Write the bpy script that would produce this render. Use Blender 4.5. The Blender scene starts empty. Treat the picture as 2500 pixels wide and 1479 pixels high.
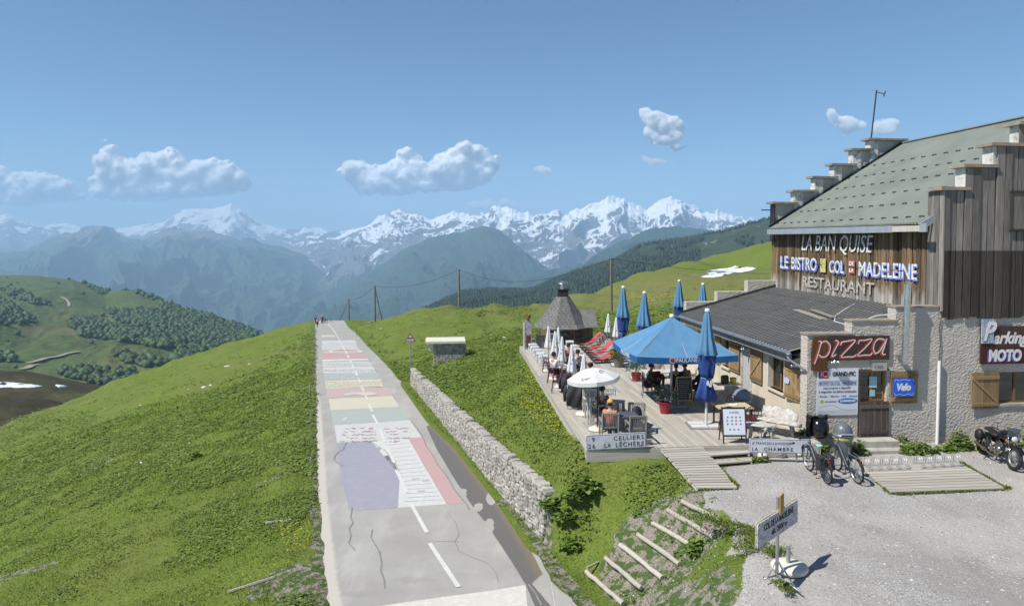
import bpy, math, random
import numpy as np
from mathutils import Vector, Matrix
R = math.radians
C = bpy.context.scene.collection
scn = bpy.context.scene
# ---------------------------------------------------------------- camera, sky, sun, exposure
F, CX, PY, HC, PIT = 1700.0, 1250.0, 647.0, 6.6, R(2.1)
cam = bpy.data.cameras.new('camera'); camo = bpy.data.objects.new('camera', cam); C.objects.link(camo)
cam.sensor_width = 36; cam.lens = 36*F/2500; cam.shift_y = -(739.5-PY)/2500
cam.clip_start = .3; cam.clip_end = 200000
camo.location = (0, 0, HC); camo.rotation_euler = (math.pi/2-PIT, 0, 0)
scn.camera = camo
SUND = Vector((.70, .34, -1.0)).normalized()          # the way the light travels
sel = math.asin(-SUND.z); saz = math.atan2(-SUND.x, -SUND.y)
w = bpy.data.worlds.new('World'); scn.world = w; w.use_nodes = True
nt = w.node_tree; bg = nt.nodes['Background']
sk = nt.nodes.new('ShaderNodeTexSky'); sk.sky_type = 'NISHITA'; sk.sun_disc = False
sk.sun_elevation = sel; sk.sun_rotation = saz; sk.altitude = 2000; sk.air_density = 1.0; sk.dust_density = .3; sk.ozone_density = 3.6
tn = nt.nodes.new('ShaderNodeMix'); tn.data_type = 'RGBA'; tn.blend_type = 'MULTIPLY'; tn.inputs[0].default_value = 1; tn.inputs[7].default_value = (.74, .96, 1.04, 1)
nt.links.new(sk.outputs[0], tn.inputs[6]); nt.links.new(tn.outputs[2], bg.inputs[0]); bg.inputs[1].default_value = .08
sl = bpy.data.lights.new('sun', 'SUN'); sl.energy = 4.8; sl.angle = R(.5); sl.color = (1, .96, .9)
so = bpy.data.objects.new('sun', sl); C.objects.link(so); so.rotation_euler = SUND.to_track_quat('-Z', 'Y').to_euler(); so.location = (-20, -20, 60)
vs = scn.view_settings; vs.view_transform = 'Standard'; vs.look = 'None'; vs.gamma = 1; vs.exposure = 0.42
cy = scn.cycles; cy.use_denoising = True; cy.max_bounces = 10; cy.volume_bounces = 10; cy.transparent_max_bounces = 12; cy.sample_clamp_indirect = 4
# ---------------------------------------------------------------- helpers
def unray(px, py):
    a, b = (px-CX)/F, (py-PY)/F
    return a, math.cos(PIT)-b*math.sin(PIT), -math.sin(PIT)-b*math.cos(PIT)
def PZ(px, py, z):                                    # point of the picture on the level z
    a, f, d = unray(px, py); t = (z-HC)/d
    return Vector((a*t, f*t, z))
def PD(px, py, Y):                                    # point of the picture at the distance Y
    a, f, d = unray(px, py); t = Y/f
    return Vector((a*t, Y, HC+d*t))
def hsh(i, j, s):
    n = (i*374761393+j*668265263+s*1274126177) & 0xffffffff
    n = ((n ^ (n >> 13))*1274126177) & 0xffffffff
    return ((n ^ (n >> 16)) & 0xffffff)/float(0xffffff)
def vn(x, y, s=0):
    x = np.asarray(x, float); y = np.asarray(y, float)
    i = np.floor(x).astype(np.int64); j = np.floor(y).astype(np.int64); u = x-i; v = y-j
    u = u*u*u*(u*(u*6-15)+10); v = v*v*v*(v*(v*6-15)+10)
    return (hsh(i, j, s)*(1-u)+hsh(i+1, j, s)*u)*(1-v)+(hsh(i, j+1, s)*(1-u)+hsh(i+1, j+1, s)*u)*v
def fbm(x, y, o=5, s=0, g=.5):
    r = 0; a = 1; t = 0
    for k in range(o):
        r = r+a*vn(x*2**k+17.3*k, y*2**k-9.1*k, s+k); t += a; a *= g
    return r/t
def rdg(x, y, o=5, s=0, g=.5):
    r = 0; a = 1; t = 0
    for k in range(o):
        r = r+a*(1-abs(2*vn(x*2**k+7.3*k, y*2**k-3.1*k, s+k)-1)); t += a; a *= g
    return r/t
def sst(a, b, x):
    t = np.clip((np.asarray(x, float)-a)/(b-a), 0, 1); return t*t*(3-2*t)
class MB:
    def __init__(s): s.v = []; s.f = []; s.r = []; s.m = []; s.M = Matrix(); s.k = 0
    def add(s, vs, fs, r=None, m=None):
        o = len(s.v); r = random.random() if r is None else r
        s.v += [tuple(s.M@Vector(p)) for p in vs]; s.f += [tuple(o+i for i in f) for f in fs]
        s.r += [r]*len(fs); s.m += [s.k if m is None else m]*len(fs); return s
    def box(s, c, d, rot=(0, 0, 0), r=None, m=None, tw=0):
        from mathutils import Euler
        E = Euler(rot).to_matrix(); c = Vector(c); x, y, z = d[0]/2, d[1]/2, d[2]/2
        P = [(-x, -y, -z), (x, -y, -z), (x, y, -z), (-x, y, -z), (-x, -y, z), (x, -y, z), (x, y, z), (-x, y, z)]
        if tw: P = [tuple(q*(1+random.uniform(-tw, tw)) for q in p) for p in P]
        return s.add([c+E@Vector(p) for p in P], [(0, 3, 2, 1), (4, 5, 6, 7), (0, 1, 5, 4), (1, 2, 6, 5), (2, 3, 7, 6), (3, 0, 4, 7)], r, m)
    def b2(s, a, b, **k): return s.box([(a[i]+b[i])/2 for i in range(3)], [abs(b[i]-a[i]) for i in range(3)], **k)
    def tube(s, pts, rad, n=8, cap=True, r=None, m=None, flat=1):
        pts = [Vector(p) for p in pts]; N = len(pts)
        rad = [rad]*N if isinstance(rad, (int, float)) else rad
        V = []; up = Vector((0, 0, 1)); prev = None
        for i, p in enumerate(pts):
            d = (pts[min(i+1, N-1)]-pts[max(i-1, 0)])
            if d.length < 1e-9: d = Vector((0, 0, 1))
            d.normalize()
            a = prev if prev is not None else (up if abs(d.z) < .9 else Vector((1, 0, 0)))
            x = (a-d*a.dot(d));
            if x.length < 1e-4: x = Vector((1, 0, 0))-d*d.x
            x.normalize(); prev = x; y = d.cross(x)
            for k in range(n):
                t = 2*math.pi*k/n; V.append(p+(x*math.cos(t)*flat+y*math.sin(t))*rad[i])
        Fc = [(i*n+k, i*n+(k+1) % n, (i+1)*n+(k+1) % n, (i+1)*n+k) for i in range(N-1) for k in range(n)]
        if cap: Fc += [tuple(range(n))[::-1], tuple((N-1)*n+k for k in range(n))]
        return s.add(V, Fc, r, m)
    def lathe(s, prof, n=16, c=(0, 0, 0), sx=1, sy=1, r=None, m=None, wob=None):
        V = []
        for i, (q, z) in enumerate(prof):
            for k in range(n):
                t = 2*math.pi*k/n; qq = q*(wob(t, z) if wob else 1); V.append((c[0]+qq*math.cos(t)*sx, c[1]+qq*math.sin(t)*sy, c[2]+z))
        Fc = [(i*n+k, i*n+(k+1) % n, (i+1)*n+(k+1) % n, (i+1)*n+k) for i in range(len(prof)-1) for k in range(n)]
        Fc += [tuple(range(n))[::-1], tuple((len(prof)-1)*n+k for k in range(n))]
        return s.add(V, Fc, r, m)
    def torus(s, c, Rr, r, ax='y', n=28, k=8, m=None, rr=None):
        V = []
        for i in range(n):
            t = 2*math.pi*i/n
            for j in range(k):
                u = 2*math.pi*j/k; q = Rr+r*math.cos(u); w_ = r*math.sin(u)
                p = {'y': (q*math.cos(t), w_, q*math.sin(t)), 'z': (q*math.cos(t), q*math.sin(t), w_), 'x': (w_, q*math.cos(t), q*math.sin(t))}[ax]
                V.append((c[0]+p[0], c[1]+p[1], c[2]+p[2]))
        return s.add(V, [(i*k+j, ((i+1) % n)*k+j, ((i+1) % n)*k+(j+1) % k, i*k+(j+1) % k) for i in range(n) for j in range(k)], rr, m)
    def poly(s, P, h, ax='z', r=None, m=None):        # outline P (2-D) pushed out by h along ax
        n = len(P); f = {'z': lambda a, b, t: (a, b, t), 'y': lambda a, b, t: (a, t, b), 'x': lambda a, b, t: (t, a, b)}[ax]
        h0, h1 = h
        V = [f(a, b, h0) for a, b in P]+[f(a, b, h1) for a, b in P]
        return s.add(V, [tuple(range(n))[::-1], tuple(range(n, 2*n))]+[(i, (i+1) % n, n+(i+1) % n, n+i) for i in range(n)], r, m)
    def grid(s, fn, nu, nv, r=None, m=None, wrap=False):
        V = [fn(i/nu, j/nv) for j in range(nv+1) for i in range(nu+1)]
        return s.add(V, [(j*(nu+1)+i, j*(nu+1)+i+1, (j+1)*(nu+1)+i+1, (j+1)*(nu+1)+i) for j in range(nv) for i in range(nu)], r, m)
    def blob(s, c, rad, n=8, k=6, j=.2, r=None, m=None, sq=(1, 1, 1)):
        V = []
        for a in range(k+1):
            ph = math.pi*a/k
            for b in range(n):
                t = 2*math.pi*b/n; q = rad*(1+random.uniform(-j, j))
                V.append((c[0]+q*math.sin(ph)*math.cos(t)*sq[0], c[1]+q*math.sin(ph)*math.sin(t)*sq[1], c[2]-q*math.cos(ph)*sq[2]))
        return s.add(V, [(a*n+b, a*n+(b+1) % n, (a+1)*n+(b+1) % n, (a+1)*n+b) for a in range(k) for b in range(n)], r, m)
    def build(s, name, mat, parent=None, smooth=False, sharp=None, solid=0):
        me = bpy.data.meshes.new(name); me.from_pydata(s.v, [], s.f)
        mats = mat if isinstance(mat, (list, tuple)) else [mat]
        for q in mats: me.materials.append(q)
        a = me.attributes.new('rnd', 'FLOAT', 'FACE'); a.data.foreach_set('value', np.array(s.r, dtype=np.float32))
        if len(mats) > 1: me.polygons.foreach_set('material_index', np.array(s.m, dtype=np.int32))
        me.validate()
        if smooth:
            me.shade_smooth()
            if sharp: me.set_sharp_from_angle(angle=R(sharp))
        return link(name, me, parent)
def link(name, me, parent=None):
    o = bpy.data.objects.new(name, me); C.objects.link(o)
    if parent: o.parent = parent
    return o
def npmesh(name, V, Fq, mat, parent=None, smooth=True, attrs=None, rnd=None):
    me = bpy.data.meshes.new(name); V = np.asarray(V, np.float32); Fq = np.asarray(Fq, np.int32); k = Fq.shape[1]
    me.vertices.add(len(V)); me.vertices.foreach_set('co', V.ravel())
    me.loops.add(Fq.size); me.loops.foreach_set('vertex_index', Fq.ravel())
    me.polygons.add(len(Fq)); me.polygons.foreach_set('loop_start', np.arange(0, Fq.size, k, dtype=np.int32))
    for m_ in (mat if isinstance(mat, (list, tuple)) else [mat]): me.materials.append(m_)
    for nm, arr in (attrs or {}).items():
        a = me.attributes.new(nm, 'FLOAT', 'POINT'); a.data.foreach_set('value', np.asarray(arr, np.float32).ravel())
    if rnd is not None:
        a = me.attributes.new('rnd', 'FLOAT', 'FACE'); a.data.foreach_set('value', np.asarray(rnd, np.float32).ravel())
    me.update(calc_edges=True)
    if smooth: me.shade_smooth()
    return link(name, me, parent)
def gridf(nr, nc):
    i = np.arange(nr*nc).reshape(nr, nc)
    return np.stack([i[:-1, :-1], i[:-1, 1:], i[1:, 1:], i[1:, :-1]], -1).reshape(-1, 4)
def tag(o, label=None, cat=None, group=None, kind=None):
    if label: o['label'] = label
    if cat: o['category'] = cat
    if group: o['group'] = group
    if kind: o['kind'] = kind
    return o
def thing(name, label, cat, loc=(0, 0, 0), rz=0, group=None):
    o = bpy.data.objects.new(name, None); C.objects.link(o); o.location = loc; o.rotation_euler = (0, 0, rz); o.empty_display_size = .2
    return tag(o, label, cat, group)
def dup(root, loc, rz=None, label=None, group=None, scale=None):
    def cp(o, par):
        c = o.copy(); C.objects.link(c)
        if par: c.parent = par
        for ch in list(o.children): cp(ch, c)
        return c
    c = cp(root, None); c.location = loc
    if rz is not None: c.rotation_euler = (c.rotation_euler[0], c.rotation_euler[1], rz)
    if scale: c.scale = (scale,)*3 if isinstance(scale, (int, float)) else scale
    if label: c['label'] = label
    if group: c['group'] = group
    return c
# materials
def N(nt, t, **k):
    n = nt.nodes.new('ShaderNode'+t)
    for a, b in k.items():
        if a.startswith('i_'): n.inputs[a[2:].replace('_', ' ')].default_value = b
        else: setattr(n, a, b)
    return n
def ramp(nt, fac, stops, L):
    r = N(nt, 'ValToRGB'); e = r.color_ramp.elements
    while len(e) < len(stops): e.new(.5)
    for q, (p, c) in zip(e, stops): q.position = p; q.color = (c[0], c[1], c[2], 1) if not isinstance(c, (int, float)) else (c, c, c, 1)
    L(fac, r.inputs[0]); return r.outputs[0]
def newmat(name):
    m = bpy.data.materials.new(name); m.use_nodes = True; nt = m.node_tree; b = nt.nodes['Principled BSDF']
    def L(a, b_): nt.links.new(a, b_)
    return m, nt, b, L
def mix(nt, L, f, a, b_, mode='MIX'):
    n = N(nt, 'Mix', data_type='RGBA', blend_type=mode)
    for s, v in ((0, f), (6, a), (7, b_)):
        if isinstance(v, (int, float)): n.inputs[s].default_value = v
        elif isinstance(v, tuple): n.inputs[s].default_value = (*v[:3], 1)
        else: L(v, n.inputs[s])
    return n.outputs[2]
def math_(nt, L, op, a, b_=0.0, c=0.0):
    n = N(nt, 'Math', operation=op)
    for i, v in enumerate((a, b_, c)):
        if isinstance(v, (int, float)): n.inputs[i].default_value = v
        else: L(v, n.inputs[i])
    return n.outputs[0]
def noise(nt, L, vec, sc, det=4, ro=.55, dist=0):
    n = N(nt, 'TexNoise'); n.inputs['Scale'].default_value = sc; n.inputs['Detail'].default_value = det; n.inputs['Roughness'].default_value = ro; n.inputs['Distortion'].default_value = dist
    if vec is not None: L(vec, n.inputs['Vector'])
    return n.outputs[0]
def coords(nt, L, st=(1, 1, 1), kind='Object', rot=(0, 0, 0)):
    t = N(nt, 'TexCoord'); m = N(nt, 'Mapping'); m.inputs['Scale'].default_value = st; m.inputs['Rotation'].default_value = rot
    L(t.outputs[kind], m.inputs[0]); return m.outputs[0]
def pm(name, c1, c2=None, sc=3, rough=.75, bump=0, bsc=20, metal=0, st=(1, 1, 1), rv=0, spec=.4, dirt=None, dsc=1.2, det=5, bd=.01, trans=0):
    m, nt, b, L = newmat(name); c2 = c2 or tuple(x*.75 for x in c1)
    v = coords(nt, L, st); n = noise(nt, L, v, sc, det)
    col = mix(nt, L, ramp(nt, n, [(.36, 0), (.64, 1)], L), c1, c2)
    if dirt:
        d = noise(nt, L, v, dsc, 6, .65); col = mix(nt, L, ramp(nt, d, [(.5, 0), (.68, 1)], L), col, dirt)
    if rv:
        a = N(nt, 'Attribute', attribute_name='rnd'); h = N(nt, 'HueSaturation')
        L(math_(nt, L, 'MULTIPLY_ADD', a.outputs['Fac'], 2*rv, 1-rv), h.inputs['Value']); L(col, h.inputs['Color']); col = h.outputs[0]
    L(col, b.inputs['Base Color']); b.inputs['Roughness'].default_value = rough; b.inputs['Metallic'].default_value = metal
    b.inputs['Specular IOR Level'].default_value = spec
    if trans: b.inputs['Transmission Weight'].default_value = trans
    if bump:
        bn = N(nt, 'Bump'); bn.inputs['Strength'].default_value = bump; bn.inputs['Distance'].default_value = bd
        L(noise(nt, L, v, bsc, 6, .6), bn.inputs['Height']); L(bn.outputs[0], b.inputs['Normal'])
    return m
def text(s, size, mat, name='lettering', parent=None, loc=(0, 0, 0), rot=(0, 0, 0), ext=.004, align='LEFT', shear=0, sx=1, off=0, sp=1):
    def mk(off):
        cu = bpy.data.curves.new(name, 'FONT'); cu.body = s; cu.size = size; cu.extrude = ext; cu.align_x = align; cu.shear = shear; cu.offset = off; cu.space_character = sp; cu.resolution_u = 3
        o = bpy.data.objects.new(name+'_c', cu); C.objects.link(o); bpy.context.view_layer.update()
        me = bpy.data.meshes.new_from_object(o.evaluated_get(bpy.context.evaluated_depsgraph_get())); me.name = name; bpy.data.objects.remove(o)
        return me, [f(v.co[k] for v in me.vertices) for f in (min, max) for k in (0, 1)]
    me, e = mk(off)
    if off:                                           # a thickened outline may throw a spike: fall back to the plain one
        m0, e0 = mk(0)
        if max(abs(a-b) for a, b in zip(e, e0)) > .1*size: me = m0
    me.materials.clear(); me.materials.append(mat)
    me.transform(Matrix.Diagonal((sx, 1, 1, 1)))
    q = link(name, me, parent); q.location = loc; q.rotation_euler = rot
    return q
# ---------------------------------------------------------------- road profile and ground heights
RY = np.array([-60, 0, 15, 30, 45, 60, 80, 100, 131, 150, 165, 185, 220, 300, 450])
RD = np.array([6.0, 8.19, 8.76, 9.33, 9.9, 10.55, 11.9, 13.6, 16.45, 17.65, 19.3, 23.5, 34, 62, 110])
def pchip(x, y):
    h = np.diff(x); d = np.diff(y)/h; m = np.zeros(len(x))
    for i in range(1, len(x)-1):
        if d[i-1]*d[i] > 0:
            w1 = 2*h[i]+h[i-1]; w2 = h[i]+2*h[i-1]; m[i] = (w1+w2)/(w1/d[i-1]+w2/d[i])
    m[0] = d[0]; m[-1] = d[-1]
    def f(t):
        t = np.clip(np.asarray(t, float), x[0], x[-1]); k = np.clip(np.searchsorted(x, t, side='right')-1, 0, len(x)-2)
        u = (t-x[k])/h[k]; return (2*u**3-3*u**2+1)*y[k]+(u**3-2*u**2+u)*h[k]*m[k]+(-2*u**3+3*u**2)*y[k+1]+(u**3-u**2)*h[k]*m[k+1]
    return f
rdrop = pchip(RY, RD)
def zroad(Y): return HC-rdrop(Y)
def PR(px, py, dz=0):                                 # point of the picture on the road
    a, f, d = unray(px, py); lo, hi = 5.0, 5.0
    while hi < 170:
        hi += .25
        if HC+d*hi/f <= float(zroad(hi)): break
    lo = hi-.25
    for _ in range(20):
        mid = (lo+hi)/2
        if HC+d*mid/f > float(zroad(mid)): lo = mid
        else: hi = mid
    return Vector((a*hi/f, hi, float(zroad(hi))+dz))
def curve_of(pts):
    P = sorted([tuple(PR(*p)) for p in pts], key=lambda q: q[1]); ys = np.array([p[1] for p in P]); xs = np.array([p[0] for p in P])
    ys, ix = np.unique(ys, return_index=True); xs = xs[ix]
    def f(Y):
        Y = np.asarray(Y, float); r = np.interp(Y, ys, xs)
        s0 = (xs[2]-xs[0])/(ys[2]-ys[0]); s1 = (xs[-1]-xs[-3])/(ys[-1]-ys[-3])
        return np.where(Y < ys[0], xs[0]+(Y-ys[0])*s0, np.where(Y > ys[-1], xs[-1]+(Y-ys[-1])*s1, r))
    return f
Xl = curve_of([(808, 1479), (798, 1427), (788, 1320), (780, 1224), (775, 1079), (773, 959), (771, 870), (771, 830), (770, 800), (770, 791)])
Xr = curve_of([(1407, 1479), (1346, 1418), (1303, 1340), (1240, 1245), (1195, 1188), (1120, 1095), (1050, 1030), (1010, 975), (977, 930), (947, 896), (896, 845), (862, 808), (845, 790)])
wb = [(1003, 940), (1030, 972), (1056, 1003), (1096, 1052), (1129, 1090), (1195, 1172), (1262, 1248), (1328, 1322)]
WB = sorted([PR(*p) for p in wb], key=lambda p: p.y)
wy = np.array([p.y for p in WB]); wx = np.array([p.x for p in WB])
def Xw(Y): return np.where(Y < wy[0], wx[0]+(Y-wy[0])*(wx[1]-wx[0])/(wy[1]-wy[0]), np.interp(Y, wy, wx))
WY0, WY1 = float(wy[0]), float(wy[-1])
def wtop(Y): return HC-np.interp(Y, [WY0, WY0+4, WY0+10, WY1-5, WY1], [7.5, 7.72, 8.05, 8.7, 9.0])
TH = R(5.04); UX, UY = math.cos(TH), math.sin(TH); AX, AY = 9.34, 21.9
def BL(u, v, z=0): return Vector((AX+u*UX-v*UY, AY+u*UY+v*UX, z))
def toBL(X, Y): return (X-AX)*UX+(Y-AY)*UY, -(X-AX)*UY+(Y-AY)*UX
DZ = .4
logs = [((1431, 1395), (1522, 1473), -2.05), ((1478, 1361), (1566, 1434), -1.75), ((1515, 1329), (1616, 1410), -1.45), ((1556, 1303), (1660, 1377), -1.14),
        ((1593, 1275), (1700, 1338), -.84), ((1631, 1245), (1744, 1312), -.52), ((1666, 1223), (1775, 1278), -.2)]
ctl = []
for X in (6.3, 9, 14, 20, 28, 40):
    for Y in (-12, -4, 3, 8, 11, 14, 17, 20.5): ctl.append((X, Y, 0))
for X in (5.0, 5.4): ctl += [(X, 18.3, -.03), (X, 20, .0), (X, 14.5, -.1)]
ctl += [(4.1, 13.2, -.55), (3.2, 14.2, -1.3), (2.3, 15.3, -2.0), (4.3, 10, -.9), (2.0, 12, -2.0), (4.5, 4, -1.2), (4.2, -8, -1.6)]
for a, b, z in logs:
    for p in (a, b): q = PZ(*p, z-.02); ctl.append((q.x, q.y, z-.02))
for Y in (-10, 0, 8, 12, 15, 17, 18.5): ctl.append((float(Xr(Y))+.4, Y, float(zroad(Y))+.05))
for Y in (21.6, 25, 29, 33, 38, 43, 47): ctl.append((float(Xw(Y))+.55, Y, float(wtop(Y))-.05))
for Y in (52, 60, 75, 95, 120, 150, 175): ctl.append((float(Xr(Y))+.6, Y, float(zroad(Y))+.15))
for v in (-1.1, 2, 6, 10, 14, 18):
    q = BL(-7.1, v); ctl.append((q.x, q.y, .0 if v < 12 else .1)); ctl.append((q.x-.7, q.y, -.22))
    for u in (-4, 0, 8, 16, 26): q = BL(u, v); ctl.append((q.x, q.y, .0))
ctl += [(3.6, 20.2, .02), (4.3, 19.4, -.1), (2.6, 20.1, -.3), (3.2, 18.9, -.75), (2.2, 19.6, -1.1)]
for px, py, Y in [(1090, 872, 48), (1002, 893, 49), (1130, 835, 62), (1200, 800, 80), (1070, 800, 80), (980, 800, 85), (940, 800, 100), (1120, 762, 118), (1120, 752, 145), (1210, 750, 146), (1040, 762, 146), (1390, 726, 157), (1545, 676, 190), (1750, 633, 262), (1650, 650, 230), (1000, 768, 145), (1300, 752, 130),
                  (1300, 744, 150), (1290, 828, 50), (1300, 790, 75), (1490, 765, 100), (1490, 815, 55), (1490, 715, 140), (1490, 693, 170), (1600, 765, 70), (1600, 700, 130), (1600, 661, 210), (1400, 722, 158), (1400, 770, 90),
                  (1700, 700, 115), (1700, 668, 175), (1700, 639, 250), (1800, 700, 110), (1800, 660, 205), (1870, 619, 300), (1870, 690, 110), (2100, 600, 310), (2400, 585, 330), (2300, 690, 110), (2900, 560, 330)]:
    q = PD(px, py, Y); ctl.append((q.x, q.y, q.z))
for px, Y, d in [(1000, 200, 27), (1120, 200, 26), (1300, 200, 25), (1490, 235, 25), (1600, 280, 26), (1700, 330, 30), (1870, 390, 32), (2300, 420, 32), (2900, 420, 32), (1200, 300, 60), (1700, 440, 70), (2500, 460, 70)]:
    q = PD(px, 600, Y); ctl.append((q.x, q.y, HC-d))
ctl = np.array(ctl)
def ab(X, Y): return np.arcsinh(np.asarray(X, float)/10), np.arcsinh(np.asarray(Y, float)/10)
def tk(r2): return -np.sqrt(r2+.0025)
ca, cb = ab(ctl[:, 0], ctl[:, 1]); n_ = len(ctl)
K = tk((ca[:, None]-ca)**2+(cb[:, None]-cb)**2)+np.eye(n_)*3e-3
Pm = np.stack([np.ones(n_), ca, cb], 1)
sol = np.linalg.solve(np.block([[K, Pm], [Pm.T, np.zeros((3, 3))]]), np.concatenate([ctl[:, 2], [0, 0, 0]]))
def tps(X, Y):
    a, b = ab(X, Y); sh = a.shape; a = a.ravel(); b = b.ravel(); out = np.empty(len(a))
    for i in range(0, len(a), 40000):
        A, B = a[i:i+40000], b[i:i+40000]
        out[i:i+40000] = tk((A[:, None]-ca)**2+(B[:, None]-cb)**2)@sol[:n_]+sol[n_]+sol[n_+1]*A+sol[n_+2]*B
    return out.reshape(sh)
def ground(X, Y, rough=True):
    X = np.asarray(X, float); Y = np.asarray(Y, float); zr = zroad(Y); xl = Xl(Y); xr = Xr(Y)
    D = np.maximum(xl-X, 0); s2 = sst(25, 75, D)
    zl = zr-.02-.24*sst(0, 3, D)*D-.06*sst(4, 25, D)*D-.32*np.maximum(D-46, 0)-.0*s2
    T = tps(X, Y); xw = Xw(Y)
    # plateau of the car park and the house
    inw = sst(WY0-1.6, WY0-.2, Y)*(1-sst(WY1-.5, WY1+2.5, Y))
    T = T+(np.maximum(wtop(Y)-.02, T)-T)*(1-sst(.6, 3.0, X-xw))*sst(WY0-.6, WY0, Y)*(1-sst(WY1-1, WY1+.5, Y))
    zw = np.where(X < xw+.06, zr+.03+.06*sst(0, 1, X-xr), T)
    zn = zr+(T-zr)*sst(0, 2.2, X-xr)
    zR = zn*(1-inw)+zw*inw
    z = np.where(X <= xl, zl, np.where(X < xr, zr-.03, zR))
    if rough:
        u, v = toBL(X, Y)
        flat = np.maximum(sst(4.6, 6.2, X)*(1-sst(20.5, 22, Y)), (u > -7.3)*(v > -1.4)*(v < 19))
        off = np.clip(np.maximum(xl-X, X-xr), 0, 3)/3
        a = (1-flat)*off*np.clip(Y/40, .5, 2.5)
        z = z+a*((fbm(X*.5, Y*.5, 4, 3)-.5)*.28+(fbm(X*.09, Y*.09, 3, 9)-.5)*.8*np.clip(off*np.maximum(xl-X, X-xr)/12, 0, 1))+flat*(fbm(X*1.5, Y*1.5, 3, 5)-.5)*.03
    return z
def gz(X, Y): return float(ground(np.array([X]), np.array([Y]))[0])
def PG(px, py):                                       # point of the picture on the ground
    a, f, d = unray(px, py); ts = np.concatenate([np.arange(8, 60, .1), np.arange(60, 340, .5)])
    zz = ground(a*ts/f, ts); below = np.nonzero(HC+d*ts/f <= zz)[0]
    t = ts[below[0]] if len(below) else 160.0
    return Vector((a*t/f, t, gz(a*t/f, t)))
rows = np.concatenate([np.arange(-40, 8, 2.0), np.exp(np.arange(math.log(8), math.log(30), .0075)), np.exp(np.arange(math.log(30), math.log(440), .0095))])
nr = len(rows)
def fan(n, p): return np.linspace(0, 1, n)**p
cols = []
Yr = rows[:, None]; far = np.maximum(np.abs(Yr), 14)
left = Xl(Yr)-(1.15*far+25)*fan(230, 1.5)[None, ::-1]
road = Xl(Yr)+(Xr(Yr)-Xl(Yr))*np.linspace(0, 1, 10)[None, 1:-1]
xw_ = Xw(Yr); xe = np.where((Yr > WY0-1.7) & (Yr < WY1+3), np.maximum(xw_, Xr(Yr)+.2), Xr(Yr)+1.0)
verge = Xr(Yr)+(xe-Xr(Yr))*np.linspace(0, 1, 8)[None, :]
right = xe+.13+(1.3*far+30)*fan(300, 1.45)[None, :]
X = np.concatenate([left, road, verge, right], 1); Y = np.broadcast_to(Yr, X.shape)
Z = ground(X, Y)
u_, v_ = toBL(X, Y)
# surface masks: gravel of the car park, bare soil, mud
edge = fbm(X*1.3, Y*1.3, 4, 21)-.5
lx = np.interp(Y, [-40, 8, 12, 13, 14.5, 16, 17, 18.2, 19.2, 20, 20.6, 22], [4.6, 4.4, 4.0, 4.1, 4.75, 5.3, 5.1, 4.9, 5.3, 6.2, 7.2, 7.6])
grav = sst(-.25, .25, X-lx+edge*1.1)*(1-sst(21.4, 22.2, Y-.09*X+.5))*sst(0, 1, (X > 3)*1.0)
steps = sst(.9, .2, np.abs(Y-17.3+(X-3.5)*0)-.55+edge*1.6)*sst(2.0, 2.5, X)*(1-sst(4.9, 5.4, X))
soil = np.maximum(np.clip(steps, 0, 1)*.85, sst(.55, .1, np.abs(X-Xr(Y)-.25)+edge*.5)*(Y < 24)*(X > Xr(Y)))
soil = np.maximum(soil, .9*sst(3.4, 2.2, X-1.4+edge*1.5)*sst(16.8, 15.4, Y)*(X > Xr(Y)))
soil = np.maximum(soil, sst(.45, .1, (Xl(Y)-X)*.8+edge*.6)*(X <= Xl(Y)))
for (px, py, rx, ry) in [(725, 1408, 1.3, .7), (740, 1460, .9, .6), (60, 1395, 1.2, .35), (650, 1175, .8, .2), (235, 1135, 1.5, .4), (1250, 1185, .5, .4)]:
    q = PG(px, py); soil = np.maximum(soil, sst(1.25, .75, np.hypot((X-q.x)/rx, (Y-q.y)/ry)+edge*1.2))
mud = sst(42, 56, (Xl(Y)-X)+edge*16)*(Y > 60)
q1 = PG(1790, 690); brown = sst(1, .3, np.hypot((X-q1.x+6)/48, (Y-q1.y-8)/62)+edge*1.2)*.45
brown = np.maximum(brown, .35*sst(.6, .72, fbm(X*.05, Y*.02, 4, 40))*(Y > 70))
alp = sst(60, 190, Y)
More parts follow.
